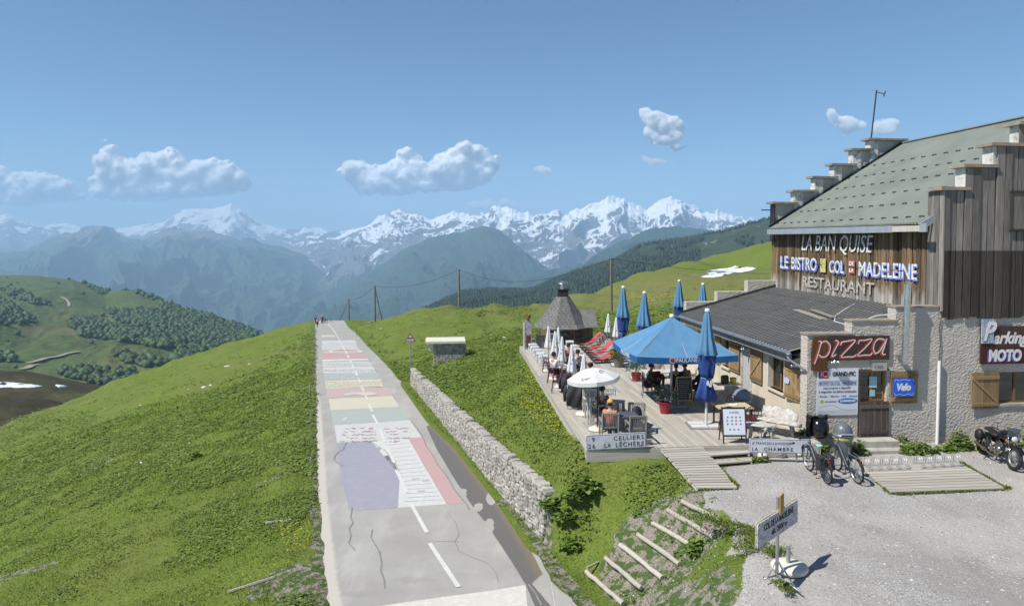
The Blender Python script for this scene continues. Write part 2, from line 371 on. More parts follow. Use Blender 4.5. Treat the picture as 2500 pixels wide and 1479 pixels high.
def mat_ground():
    m, nt, b, L = newmat('ground'); v = coords(nt, L)
    A = lambda n: N(nt, 'Attribute', attribute_name=n).outputs['Fac']
    n1 = noise(nt, L, v, 1.1, 6, .6); n2 = noise(nt, L, v, 14, 5, .7); n3 = noise(nt, L, v, .13, 4, .6)
    g = mix(nt, L, ramp(nt, n1, [(.3, 0), (.7, 1)], L), (.12, .165, .022), (.185, .23, .042))
    g = mix(nt, L, ramp(nt, n3, [(.4, 0), (.65, .7)], L), g, (.19, .20, .055))
    g = mix(nt, L, ramp(nt, n2, [(.38, .8), (.6, 0)], L), g, (.05, .095, .012))
    tuf = noise(nt, L, v, 3.2, 6, .7); g = mix(nt, L, ramp(nt, tuf, [(.56, 0), (.7, .45)], L), g, (.21, .20, .085))
    g = mix(nt, L, A('brown'), g, mix(nt, L, n1, (.17, .13, .07), (.19, .17, .08)))
    so_ = mix(nt, L, ramp(nt, noise(nt, L, v, 22, 5, .7), [(.35, 0), (.65, 1)], L), (.16, .13, .10), (.34, .31, .27))
    so_ = mix(nt, L, ramp(nt, noise(nt, L, v, 3.5, 5, .7), [(.47, 0), (.53, 1)], L), so_, (.07, .11, .03))
    gr = mix(nt, L, ramp(nt, noise(nt, L, v, 30, 4, .85), [(.4, 0), (.6, 1)], L), (.20, .19, .18), (.56, .54, .51))
    gr = mix(nt, L, ramp(nt, noise(nt, L, coords(nt, L, (1, .35, 1), rot=(0, 0, .5)), .55, 7, .65), [(.42, 0), (.68, .75)], L), gr, (.27, .25, .225)); gr = mix(nt, L, ramp(nt, noise(nt, L, v, .3, 5, .6), [(.5, 0), (.62, .5)], L), gr, (.50, .47, .42))
    gr = mix(nt, L, ramp(nt, noise(nt, L, v, 1.6, 6, .75), [(.62, 0), (.72, .6)], L), gr, (.2, .2, .12))
    mu = mix(nt, L, ramp(nt, n1, [(.35, 0), (.65, 1)], L), (.035, .035, .02), (.09, .085, .04))
    edge_ = lambda a: ramp(nt, math_(nt, L, 'ADD', a, math_(nt, L, 'MULTIPLY_ADD', n2, .5, -.25)), [(.42, 0), (.58, 1)], L)
    c = mix(nt, L, edge_(A('soil')), g, so_); c = mix(nt, L, edge_(A('mud')), c, mu); c = mix(nt, L, edge_(A('grav')), c, gr)
    L(c, b.inputs['Base Color']); b.inputs['Roughness'].default_value = .95; b.inputs['Specular IOR Level'].default_value = .15
    bn = N(nt, 'Bump'); bn.inputs['Strength'].default_value = .9; bn.inputs['Distance'].default_value = .06
    L(noise(nt, L, v, 9, 7, .75), bn.inputs['Height']); L(bn.outputs[0], b.inputs['Normal'])
    return m
M_ground = mat_ground()
terrain = npmesh('ground', np.stack([X, Y, Z], -1).reshape(-1, 3), gridf(*X.shape), M_ground, attrs=dict(grav=grav, soil=soil, mud=mud, brown=brown))
tag(terrain, kind='structure')
# ---------------------------------------------------------------- the road, its painted panels and its stains
def mat_road():
    m, nt, b, L = newmat('asphalt'); v = coords(nt, L)
    n = noise(nt, L, v, .5, 6, .6); fine = noise(nt, L, v, 60, 4, .8)
    c = mix(nt, L, ramp(nt, n, [(.35, 0), (.65, 1)], L), (.415, .40, .365), (.345, .33, .305))
    c = mix(nt, L, ramp(nt, fine, [(.38, .55), (.6, 0)], L), c, (.22, .21, .19)); c = mix(nt, L, ramp(nt, noise(nt, L, v, 1.8, 8, .75), [(.5, 0), (.62, .3)], L), c, (.30, .285, .26))
    c = mix(nt, L, ramp(nt, noise(nt, L, coords(nt, L, (1.2, .25, 1)), .9, 5, .6), [(.5, 0), (.75, .5)], L), c, (.52, .5, .46))
    A = lambda q: N(nt, 'Attribute', attribute_name=q).outputs['Fac']
    dirt = ramp(nt, math_(nt, L, 'ADD', A('dirt'), math_(nt, L, 'MULTIPLY_ADD', noise(nt, L, v, 5, 6, .8), .9, -.45)), [(.4, 0), (.75, 1)], L)
    c = mix(nt, L, dirt, c, (.27, .26, .24))
    side = ramp(nt, math_(nt, L, 'ADD', A('side'), math_(nt, L, 'MULTIPLY_ADD', noise(nt, L, v, 4, 6, .8), .7, -.35)), [(.4, 0), (.7, 1)], L)
    c = mix(nt, L, side, c, mix(nt, L, fine, (.41, .38, .33), (.55, .52, .45)))
    wet = ramp(nt, math_(nt, L, 'ADD', A('wet'), math_(nt, L, 'MULTIPLY_ADD', noise(nt, L, v, 3.5, 8, .75), .34, -.17)), [(.45, 0), (.56, 1)], L)
    wc = mix(nt, L, ramp(nt, A('mudw'), [(.3, 0), (.8, 1)], L), (.15, .14, .13), (.21, .17, .11))
    wc = mix(nt, L, ramp(nt, fine, [(.3, .5), (.55, 0)], L), wc, (.08, .08, .075))
    c = mix(nt, L, wet, c, wc)
    L(c, b.inputs['Base Color'])
    L(math_(nt, L, 'MULTIPLY_ADD', wet, -.4, .9), b.inputs['Roughness']); b.inputs['Specular IOR Level'].default_value = .25
    bn = N(nt, 'Bump'); bn.inputs['Strength'].default_value = .5; bn.inputs['Distance'].default_value = .01
    L(noise(nt, L, v, 45, 5, .8), bn.inputs['Height']); L(bn.outputs[0], b.inputs['Normal'])
    return m
ry = rows[(rows > -30) & (rows < 200)]; ry = np.unique(np.concatenate([ry, np.arange(12, 60, .2)]))
cc = np.linspace(0, 1, 60); RYY = np.broadcast_to(ry[:, None], (len(ry), 60)); rxx = Xl(RYY)+(Xr(RYY)-Xl(RYY))*cc[None]
jag = (fbm(RYY*1.2, RYY*0, 4, 77)-.5)*.2
rxx = rxx+(cc[None] == 0)*jag-(cc[None] == 1)*jag
wp = sorted([tuple(PR(*p)[:2]) for p in [(1040, 1040), (1068, 1100), (1104, 1160), (1146, 1225), (1195, 1290), (1242, 1360), (1283, 1427), (1306, 1479)]], key=lambda q: q[1])
wl = np.interp(RYY, [p[1] for p in wp], [p[0] for p in wp])
wet = sst(-.12, .12, rxx-wl)*(1-sst(wp[-1][1]-.5, wp[-1][1]+.8, RYY))
wr = Xr(RYY)-np.interp(RYY, [16, 17.6, 18.2, 20, 26, 33], [.62, .58, .12, .1, .15, .2])
wet = np.minimum(wet, sst(.1, -.1, rxx-wr))
for (px, py, rx_, ry_) in [(1168, 1238, .16, .45), (1194, 1285, .16, .75), (1130, 1205, .14, .6), (1200, 1215, .2, .8)]:
    q = PR(px, py); wet = np.minimum(wet, sst(.7, 1.2, np.hypot((rxx-q.x-.15*(RYY-q.y)*0)/rx_, (RYY-q.y)/ry_)))
dirt = np.zeros_like(wet)
for (px, py, rx_, ry_, a) in [(1010, 1415, 1.0, .35, .8), (880, 1450, .7, .3, .8), (940, 1300, 1.4, 1.4, .35), (1090, 1440, .6, .25, .7), (960, 1380, .8, .3, .6)]:
    q = PR(px, py); dirt = np.maximum(dirt, .72*a*sst(1.3, .3, np.hypot((rxx-q.x)/rx_, (RYY-q.y)/ry_)))
side = sst(.55, .05, rxx-Xl(RYY))*(1-sst(30, 60, RYY))
M_road = mat_road()
road_o = npmesh('road', np.stack([rxx, RYY, zroad(RYY)+.012], -1).reshape(-1, 3), gridf(*rxx.shape), M_road, attrs=dict(wet=wet, mudw=sst(.7, 0, Xr(RYY)-rxx), dirt=dirt, side=side))
tag(road_o, kind='structure')
def paint(name, col, worn=.35, sc=6, tint=None):
    m, nt, b, L = newmat(name); v = coords(nt, L)
    n = noise(nt, L, v, sc, 8, .75); f = noise(nt, L, v, .8, 5, .6)
    c = mix(nt, L, ramp(nt, n, [(.5-worn*.3, 1), (.62, 0)], L), tuple(x*1.05 for x in col), tuple(.6*x+.4*y for x, y in zip(col, (.40, .39, .37))))
    c = mix(nt, L, ramp(nt, f, [(.4, 0), (.7, .4)], L), c, tuple(min(1, x*.88+.05) for x in col))
    if worn: c = mix(nt, L, ramp(nt, noise(nt, L, v, 3, 10, .85), [(.5, 0), (.62, .45)], L), c, (.43, .415, .385)); c = mix(nt, L, ramp(nt, noise(nt, L, v, 60, 4, .8), [(.38, .5), (.6, 0)], L), c, (.27, .26, .25))
    L(c, b.inputs['Base Color']); b.inputs['Roughness'].default_value = .9; b.inputs['Specular IOR Level'].default_value = .2
    return m
pc = dict(white=(.6, .59, .56), cream=(.62, .575, .40), red=(.52, .275, .27), pink=(.52, .345, .32), green=(.345, .42, .37), blue=(.265, .27, .36), line=(.72, .72, .69), concrete=(.62, .58, .51),
          grey=(.46, .46, .45), dim=(.53, .525, .50), orange=(.58, .39, .28), ink=(.33, .37, .33), redink=(.50, .30, .29), crack=(.17, .165, .155), tar=(.2, .2, .2), blueink=(.28, .29, .37), lwhite=(.66, .655, .63))
MP = {k: paint('paint_'+k, v, 0 if k in ('crack', 'concrete', 'tar') else .35) for k, v in pc.items()}
pk = list(MP)
mural = MB()
def strip(P, col, lev):                               # quad-strip of picture points laid on the road, cut every 1.5 m so that it follows the surface
    W = [PR(*p) for p in P]; n = max(2, int(max(abs(W[0].y-W[3].y), abs(W[1].y-W[2].y))/1.2)); V = []
    for i in range(n+1):
        t = i/n; a = W[0].lerp(W[3], t); b = W[1].lerp(W[2], t)
        for k in range(7):
            q = a.lerp(b, k/6); V.append((q.x, q.y, float(zroad(q.y))+.012+.004*lev))
    mural.add(V, [(i*7+k, i*7+k+1, (i+1)*7+k+1, (i+1)*7+k) for i in range(n) for k in range(6)], m=pk.index(col))
def line(P, wd, col, lev):
    W = [PR(*p) for p in P]; Q = []
    for a, b in zip(W[:-1], W[1:]):
        n = max(1, int((b-a).length/.6)); Q += [a.lerp(b, i/n) for i in range(n)]
    Q.append(W[-1]); V = []
    for i, q in enumerate(Q):
        d = Q[min(i+1, len(Q)-1)]-Q[max(i-1, 0)]; d.z = 0; d.normalize(); nn = Vector((-d.y, d.x, 0)); ww = wd*(1 if isinstance(wd, float) else 1)
        jt = random.uniform(-.25, .25)*wd if col in ('crack',) else 0
        for s in (-1, 1):
            p = q+nn*(s*ww/2+jt); V.append((p.x, p.y, float(zroad(p.y))+.012+.004*lev))
    mural.add(V, [(2*i, 2*i+1, 2*i+3, 2*i+2) for i in range(len(Q)-1)], m=pk.index(col))
# painted panels, from the nearest to the farthest (picture corners: near left, near right, far right, far left)
strip([(853, 1247), (972, 1240), (976, 1160), (832, 1160)], 'blue', 1); strip([(832, 1160), (976, 1160), (955, 1110), (826, 1113)], 'blue', 1); strip([(826, 1113), (955, 1110), (905, 1075), (822, 1083)], 'blue', 1)
strip([(972, 1240), (1090, 1231), (1032, 1130), (976, 1160)], 'lwhite', 1); strip([(976, 1160), (1032, 1130), (995, 1068), (905, 1075)], 'lwhite', 1)
strip([(1090, 1231), (1132, 1228), (1032, 1068), (995, 1068)], 'red', 1)
strip([(823, 1082), (1030, 1068), (1000, 1026), (816, 1038)], 'white', 2)
strip([(814, 1037), (996, 1026), (976, 993), (808, 1003)], 'green', 1)
strip([(807, 1002), (975, 993), (957, 966), (802, 974)], 'cream', 1)
strip([(799, 971), (955, 965), (944, 946), (797, 950)], 'pink', 1)
strip([(797, 949), (935, 944), (930, 925), (793, 930)], 'cream', 1)
strip([(793, 929), (922, 924), (920, 911), (791, 914)], 'green', 1)
strip([(790, 912), (919, 910), (910, 895), (788, 897)], 'white', 1)
strip([(788, 896), (908, 893), (900, 882), (787, 883)], 'dim', 1)
strip([(787, 882), (900, 879), (899, 876), (787, 878)], 'line', 2)
strip([(787, 877), (897, 874), (889, 862), (788, 864)], 'red', 1)
strip([(788, 863), (888, 861), (886, 856), (790, 857)], 'orange', 1)
strip([(786, 855), (876, 853), (866, 831), (786, 832)], 'dim', 1); strip([(786, 840), (870, 838), (866, 831), (786, 832)], 'white', 2)
strip([(784, 823), (818, 822), (817, 818), (784, 818)], 'cream', 1)
# concrete band in the foreground
V = [PR(920, 1481), PR(1000, 1469), PR(1100, 1455), PR(1200, 1442), PR(1283, 1428), PR(1318, 1424), PR(1345, 1419)]
Vb = [v+Vector((.05, -2.2, 0)) for v in V]
mural.add([(p.x, p.y, float(zroad(p.y))+.016) for p in V+Vb], [(i, i+7, i+8, i+1) for i in (0, 1, 2, 3)], m=pk.index('concrete'))
mural.add([(p.x+(.28 if p is V[5] or p is Vb[5] else 0), p.y, float(zroad(p.y))+.017) for p in V+Vb], [(5, 12, 13, 6)], m=pk.index('concrete'))
# centre line
dash = [((1119.7, 1434), (1049, 1327)), ((1042.5, 1301), (1002, 1228)), ((994.5, 1203), (967, 1148)), ((963, 1131), (944, 1090)), ((940.5, 1079), (926, 1048)), ((922.5, 1036), (910, 1013)), ((909, 1005), (899.5, 986)),
        ((898, 977), (890, 963)), ((888.5, 955), (881, 942)), ((880, 935), (875, 924))]
for a, b in dash: line([a, b], .13, 'line', 4)
cl = [(872, 917), (860, 890), (848, 866.6), (839, 850), (830, 833.7), (823, 820), (818, 810.6), (811, 801), (803, 794), (801, 790)]
W = [PR(*p) for p in cl]; s = 0; pts = []
for a, b in zip(W[:-1], W[1:]):
    n = max(1, int((b-a).length/.45)); pts += [a.lerp(b, i/n) for i in range(n)]
def wline(Q, wd, col, lev):
    V = []
    for i, q in enumerate(Q):
        d = Q[min(i+1, len(Q)-1)]-Q[max(i-1, 0)]; d.z = 0; d.normalize(); nn = Vector((-d.y, d.x, 0))
        for s_ in (-1, 1): p = q+nn*(s_*wd/2); V.append((p.x, p.y, float(zroad(p.y))+.012+.004*lev))
    mural.add(V, [(2*i, 2*i+1, 2*i+3, 2*i+2) for i in range(len(Q)-1)], m=pk.index(col))
k = 0
while k < len(pts)-8:
    far_ = pts[k].y > 95
    wline(pts[k:k+(9 if far_ else 7)], .16, 'line', 4); k += 8
# cracks, seams, faint writing
line([(860, 1240), (855, 1262), (862, 1277), (853, 1290), (857, 1310), (851, 1325), (858, 1335), (866, 1344)], .04, 'crack', 3)
line([(909, 1293), (906, 1312), (916, 1330), (926, 1348), (932, 1372), (930, 1395), (937, 1415), (939, 1436)], .04, 'crack', 3)
line([(846, 1080), (838, 1098), (826, 1104), (818, 1112), (816, 1122), (824, 1130), (838, 1139)], .06, 'crack', 4)
line([(1005, 1028), (1018, 1045), (1033, 1070), (1040, 1090), (1058, 1115), (1072, 1140), (1085, 1155), (1098, 1175), (1108, 1195), (1124, 1215), (1138, 1230), (1145, 1245)], .05, 'crack', 4)
line([(1092, 1250), (1112, 1275), (1121, 1305), (1111, 1322), (1120, 1345), (1150, 1360), (1190, 1375), (1212, 1400), (1216, 1420)], .018, 'crack', 2)
line([(1120, 1322), (1060, 1322)], .016, 'crack', 2); line([(1290, 1427), (1305, 1448), (1322, 1479)], .05, 'crack', 3)
rr_ = random.Random(4)
for i in range(9):                                    # rows of washed-out letters on the panels
    for k in range(5):
        y0 = 1046+k*8.0
        for j, xx in enumerate((838, 862, 886, 905, 944, 966, 984)):
            if rr_.random() < .22: a = xx+rr_.uniform(-8, 8); line([(a, y0+rr_.uniform(-2, 2)), (a+rr_.uniform(5, 10), y0+rr_.uniform(-2, 2))], .1, 'redink', 5)
for (y0, x0, x1, c) in [(903, 792, 915, 'ink'), (907, 792, 915, 'ink'), (917, 795, 918, 'line'), (921, 795, 918, 'line'), (925.5, 797, 918, 'line'), (934, 797, 930, 'ink'), (939, 797, 930, 'ink'), (944, 799, 930, 'ink'), (838, 800, 860, 'ink'), (890, 800, 890, 'blueink')]:
    x = x0
    while x < x1: w_ = rr_.uniform(3, 8); line([(x, y0+rr_.uniform(-.8, .8)), (x+w_, y0+rr_.uniform(-.8, .8))], .16, c, 5); x += w_+rr_.uniform(2, 5)
for k in range(15):                                   # ladder of rungs on the big white panel
    t = k/14; y0 = 1085+t*138; xl_ = 928+t*48-(8 if t < .3 else 0); xr_ = 1000+t*82
    line([(xl_+rr_.uniform(10, 26), y0+2), (xr_-4, y0-3+rr_.uniform(-1, 1))], .045, 'ink', 2)
for q in ((1006, 1170), (1020, 1200), (1030, 1175)): line([q, (q[0]+18, q[1]-2)], .12, 'ink', 2)
el = [(806+75*.5*(1+math.cos(t)), 858+4.5*math.sin(t)) for t in np.linspace(0, 2*math.pi, 30)]; line(el, .32, 'line', 5)
el = [(872+50*.5*(.9+math.cos(t)), 962+4.5*math.sin(t)) for t in np.linspace(0, 2*math.pi, 30)]
W = [PR(*p) for p in el]; mural.add([(p.x, p.y, float(zroad(p.y))+.034) for p in W], [tuple(range(len(W)))[::-1]], m=pk.index('cream'))
el = [(838, 966), (842, 962), (860, 958), (884, 958), (884, 963), (862, 964), (850, 967)]
W = [PR(*p) for p in el]; mural.add([(p.x, p.y, float(zroad(p.y))+.034) for p in W], [tuple(range(len(W)))], m=pk.index('dim'))
line([(839, 1028), (845, 1018)], .2, 'dim', 3); line([(820, 879), (835, 876), (850, 878)], .3, 'line', 6)
line([(900, 1076), (940, 1100), (962, 1128), (975, 1150)], .05, 'ink', 3)
mo = mural.build('road_marking', [MP[k] for k in pk]); tag(mo, kind='structure')
# ---------------------------------------------------------------- far country: hills, forests, mountains
def relief(name, sil, Yr, foot, nx, ny, amp, mat, px0, px1, seed, rib=1.0, nsc=1.0, curve=1.0, back=.35, jag=3, kind='structure', lean=0.0, jf=1.0, fbmamp=0):
    """One range: its crest passes through the picture points sil at the distance Yr(px); it comes down to foot (py, Y) towards the camera."""
    px = np.linspace(px0, px1, nx); sp = np.array(sil, float)
    yr = np.interp(px, [q[0] for q in Yr], [q[1] for q in Yr]); ps = np.interp(px, sp[:, 0], sp[:, 1])
    jn = (rdg(px*.02*jf, px*0, 6, seed+50, .62)-.5)*2*jag; pj = ps-jn
    fy = np.interp(px, [q[0] for q in foot], [q[1] for q in foot]); fY = np.interp(px, [q[0] for q in foot], [q[2] for q in foot])
    s = np.concatenate([np.linspace(0, 1, ny), 1+np.linspace(0, 1, ny//5)[1:]])[:, None]
    f = s <= 1; sc = np.minimum(s, 1)
    Y = fY+(yr-fY)*sc+np.maximum(s-1, 0)*(yr*.25)
    def el(p): a = (p-PY)/F; return (-math.sin(PIT)-a*math.cos(PIT))/(math.cos(PIT)-a*math.sin(PIT))
    zt = HC+el(ps)*yr; zf = HC+el(fy)*fY
    dj = (el(pj)-el(ps))*yr; X0 = (px-CX)/F/(math.cos(PIT)-(ps-PY)/F*math.sin(PIT)); X = X0*Y
    prof = sc**curve
    Z = zf+(zt-zf)*prof-np.maximum(s-1, 0)*(np.abs(zt-zf)+.06*yr)*back*3
    env = np.clip(1.06-sc, 0, 1)**.45*np.clip(sc*5, 0, 1)*f+np.maximum(s-1, 0)*.6
    cx_ = (X0*yr.mean()+lean*(1-sc)*(yr-fY).mean())/1000.0*nsc; cy_ = Y/1000.0*nsc
    lat = sst(0, .1, (px-px0)/(px1-px0))*(1-sst(.9, 1, (px-px0)/(px1-px0))); env = env*lat
    wv = (fbm(cx_*.8, cy_*.8, 3, seed+3)-.5)*1.6
    rb = rdg(cx_*1.0+wv, cy_*.28+wv*.4, 6, seed, .52)-.55
    Z = Z+dj*sc**7*np.clip(2-s*1.0, 0, 1)+amp*env*rb*rib+fbmamp*env*(fbm(cx_*3, cy_*3, 5, seed+9)-.5)
    o = npmesh(name, np.stack([X, Y+0*X, Z], -1).reshape(-1, 3), gridf(len(s), nx), mat, attrs=dict(rel=(sc+0*X).ravel()))
    tag(o, kind=kind)
    def at(pxv, sv):                                  # bilinear look-up for placing trees
        i = np.clip((np.asarray(pxv)-px0)/(px1-px0)*(nx-1), 0, nx-2); j = np.clip(np.asarray(sv)*(ny-1), 0, ny-2)
        i0 = i.astype(int); j0 = j.astype(int); a = i-i0; b_ = j-j0; out = []
        for G in (X, Y+0*X, Z): out.append((G[j0, i0]*(1-a)+G[j0, i0+1]*a)*(1-b_)+(G[j0+1, i0]*(1-a)+G[j0+1, i0+1]*a)*b_)
        return np.stack(out, -1)
    return o, at, (X, Y+0*X, Z)
def proj(P):
    x, y, z = P[..., 0], P[..., 1], P[..., 2]-HC
    dz = y*math.cos(PIT)-z*math.sin(PIT); up = y*math.sin(PIT)+z*math.cos(PIT)
    return CX+F*x/dz, PY-F*up/dz
def mat_mountain(name, rock, forest, snow0, snow1, tree, sc=.0006, seed=0, patch=.25, bump=60, st=(1, .75, 1), rk=(.16, .15, .15), srt=.5):
    m, nt, b, L = newmat(name); geo = N(nt, 'NewGeometry'); mp = N(nt, 'Mapping'); mp.inputs['Scale'].default_value = st; mp.inputs['Location'].default_value = (seed*900, 0, 0); L(geo.outputs['Position'], mp.inputs[0]); v = mp.outputs[0]
    sx = N(nt, 'SeparateXYZ'); L(geo.outputs['Position'], sx.inputs[0]); z = sx.outputs['Z']
    sn = N(nt, 'SeparateXYZ'); L(geo.outputs['Normal'], sn.inputs[0]); nz = sn.outputs['Z']
    n1 = noise(nt, L, v, sc*2.6, 10, .68, .6); n2 = noise(nt, L, v, sc*10, 7, .7, .8); n3 = noise(nt, L, v, sc*.8, 5, .6)
    rr = N(nt, 'TexNoise'); rr.noise_type = 'RIDGED_MULTIFRACTAL'; rr.inputs['Scale'].default_value = sc*2.6; rr.inputs['Detail'].default_value = 6; rr.inputs['Roughness'].default_value = .6; L(v, rr.inputs['Vector']); rgd = rr.outputs[0]
    base = mix(nt, L, ramp(nt, n2, [(.35, 0), (.65, 1)], L), rock, rk)
    fg = mix(nt, L, ramp(nt, n2, [(.35, 0), (.62, 1)], L), forest, tuple(q*2.1 for q in forest))
    fmask = math_(nt, L, 'ADD', math_(nt, L, 'MULTIPLY_ADD', math_(nt, L, 'SUBTRACT', tree, z), 1/500, .5), math_(nt, L, 'MULTIPLY_ADD', n1, 2.2, -1.1))
    c = mix(nt, L, ramp(nt, fmask, [(.35, 0), (.6, 1)], L), base, fg)
    scree = math_(nt, L, 'MULTIPLY_ADD', rgd, .5, math_(nt, L, 'MULTIPLY_ADD', n2, .5, -.25)); c = mix(nt, L, ramp(nt, scree, [(.78, 0), (.95, .55)], L), c, (.30, .27, .24))
    sm = math_(nt, L, 'MULTIPLY_ADD', math_(nt, L, 'SUBTRACT', z, snow0), 1/(snow1-snow0), 0)
    sm = math_(nt, L, 'ADD', sm, math_(nt, L, 'MULTIPLY_ADD', n1, 4.6, -2.3)); sm = math_(nt, L, 'ADD', sm, math_(nt, L, 'MULTIPLY_ADD', nz, 1.6*srt, -1.25*srt)); sm = math_(nt, L, 'ADD', sm, math_(nt, L, 'MULTIPLY_ADD', n2, .8, -.4))
    c = mix(nt, L, ramp(nt, sm, [(.5, 0), (.56, 1)], L), c, (.82, .84, .87))
    L(c, b.inputs['Base Color']); b.inputs['Roughness'].default_value = .9; b.inputs['Specular IOR Level'].default_value = .1
    bn = N(nt, 'Bump'); bn.inputs['Strength'].default_value = 1; bn.inputs['Distance'].default_value = bump
    L(math_(nt, L, 'ADD', n1, math_(nt, L, 'MULTIPLY', n2, .5)), bn.inputs['Height']); L(bn.outputs[0], b.inputs['Normal'])
    return m
MM1 = mat_mountain('snow_range_rock', (.10, .10, .105), (.022, .045, .018), -420, 760, -650, sc=.0007, seed=1, bump=70, srt=.8)
MM2 = mat_mountain('forested_range', (.10, .105, .085), (.018, .036, .022), 900, 1500, 350, sc=.0009, seed=2, bump=60)
MM3 = mat_mountain('brown_range_rock', (.10, .085, .07), (.02, .042, .02), 1100, 1800, 0, sc=.0009, seed=3, bump=60, st=(1, .35, 1))
MM4 = mat_mountain('far_snow_rock', (.10, .10, .11), (.03, .05, .03), -60, 820, -250, sc=.0008, seed=4, bump=120)
# farthest
relief('mountain', [(-500, 560), (-100, 560), (0, 524), (14, 519), (40, 536), (90, 550), (150, 566), (200, 572), (260, 580), (320, 590), (420, 600)], [(-500, 20000), (420, 20000)], [(-500, 760, 14500), (420, 760, 14500)], 300, 80, 700, MM4, -500, 420, 11, nsc=.5, jag=3)
relief('mountain', [(60, 580), (105, 552), (125, 547), (160, 545), (190, 556), (240, 566), (290, 560), (340, 552), (400, 545), (435, 527), (447, 516), (480, 512), (520, 513), (562, 502), (575, 510), (600, 520), (615, 530), (650, 545), (700, 558), (726, 562), (742, 553), (770, 560), (810, 568), (850, 562), (900, 556), (960, 552), (1040, 550)],
       [(60, 21500), (1040, 22000)], [(60, 720, 16000), (1040, 720, 18500)], 560, 120, 950, MM4, 60, 1040, 12, nsc=.42, jag=2.5, curve=.8)
relief('mountain', [(-500, 620), (-100, 610), (0, 625), (60, 622), (110, 600), (160, 575), (200, 566), (230, 562), (275, 566), (330, 585), (360, 592), (400, 570), (440, 563), (520, 566), (560, 574), (620, 590), (680, 610), (760, 640), (860, 680), (960, 720)],
       [(-500, 13000), (960, 14500)], [(-500, 900, 6500), (300, 900, 6500), (960, 905, 8000)], 620, 200, 1250, MM3, -500, 960, 13, nsc=1.1, jag=2, curve=.85, lean=.25)
relief('mountain', [(640, 640), (700, 600), (760, 575), (820, 577), (870, 560), (920, 540), (970, 527), (1000, 530), (1060, 540), (1100, 527), (1150, 524), (1200, 520), (1245, 513), (1300, 520), (1340, 526), (1362, 520), (1400, 518), (1430, 505), (1450, 497), (1482, 488), (1520, 496), (1560, 506), (1580, 519), (1600, 505), (1625, 492), (1650, 490), (1675, 500), (1720, 515), (1770, 518), (1820, 532), (1870, 537), (1950, 560), (2200, 600), (2700, 640)],
       [(640, 17500), (1200, 15000), (2700, 15500)], [(640, 860, 9000), (1400, 860, 7600), (2700, 900, 8500)], 1100, 330, 1150, MM1, 640, 2700, 14, nsc=1.15, jag=12, curve=.95, jf=1.3, fbmamp=260)
relief('mountain', [(560, 840), (640, 815), (760, 745), (880, 670), (1000, 610), (1080, 580), (1130, 571), (1180, 556), (1215, 568), (1260, 600), (1330, 650), (1400, 690), (1500, 740), (1700, 800)],
       [(560, 10500), (1700, 10500)], [(560, 930, 5200), (1100, 930, 5000), (1700, 930, 5000)], 560, 200, 850, MM2, 560, 1700, 15, nsc=1.3, jag=1.5, curve=.8, lean=-.3)
relief('mountain', [(900, 900), (1050, 800), (1200, 730), (1350, 660), (1450, 630), (1540, 590), (1600, 566), (1660, 560), (1800, 580), (2300, 600)],
       [(900, 8000), (2300, 7600)], [(900, 960, 4600), (1500, 880, 4300), (2300, 880, 4300)], 420, 140, 750, MM2, 900, 2300, 19, nsc=1.3, jag=1.5, curve=.85, lean=.3)
fl = 0
npmesh('valley_floor', [(-26000, 150, -1500), (30000, 150, -1500), (30000, 34000, -1500), (-26000, 34000, -1500)], [(0, 1, 2, 3)], pm('valley', (.06, .09, .04), (.14, .15, .10), sc=.004), smooth=False)['kind'] = 'structure'
# ---- the wooded ridge on the right and the green hill on the left
def mat_hill(name, g1, g2, br, bsc=.01, rocks=None):
    m, nt, b, L = newmat(name); geo = N(nt, 'NewGeometry'); v = geo.outputs['Position']
    n1 = noise(nt, L, v, bsc, 8, .65, .4); n2 = noise(nt, L, v, bsc*12, 5, .7); n3 = noise(nt, L, v, bsc*.35, 4, .6, .5)
    c = mix(nt, L, ramp(nt, n1, [(.38, 0), (.62, 1)], L), g1, g2); c = mix(nt, L, ramp(nt, n2, [(.35, .6), (.6, 0)], L), c, tuple(.55*q for q in g1))
    c = mix(nt, L, ramp(nt, n3, [(.5, 0), (.66, .85)], L), c, br)
    if rocks: c = mix(nt, L, ramp(nt, noise(nt, L, v, bsc*2.2, 8, .75, .6), [(.585, 0), (.63, 1)], L), c, rocks)
    L(c, b.inputs['Base Color']); b.inputs['Roughness'].default_value = .95; b.inputs['Specular IOR Level'].default_value = .1
    bn = N(nt, 'Bump'); bn.inputs['Strength'].default_value = .8; bn.inputs['Distance'].default_value = .08/bsc
    L(noise(nt, L, v, bsc*5, 7, .7), bn.inputs['Height']); L(bn.outputs[0], b.inputs['Normal'])
    return m
MH1 = mat_hill('green_hill', (.08, .115, .032), (.115, .15, .045), (.15, .13, .06), .006)
MH2 = mat_hill('dark_ridge', (.03, .05, .02), (.05, .08, .03), (.06, .075, .035), .005, rocks=(.22, .21, .19))
hill, hat, HG = relief('hill', [(-900, 640), (-400, 660), (0, 673), (100, 675), (180, 686), (255, 711), (300, 710), (340, 715), (395, 733), (430, 748), (480, 763), (520, 775), (560, 787), (610, 800), (640, 813), (700, 845), (800, 900)],
       [(-900, 2700), (0, 2600), (250, 2300), (420, 2000), (640, 1800), (800, 1600)], [(-900, 990, 800), (0, 985, 800), (350, 985, 850), (800, 990, 1000)], 420, 220, 60, MH1, -900, 800, 31, nsc=2.2, jag=.8, curve=.9, lean=.5, fbmamp=18)
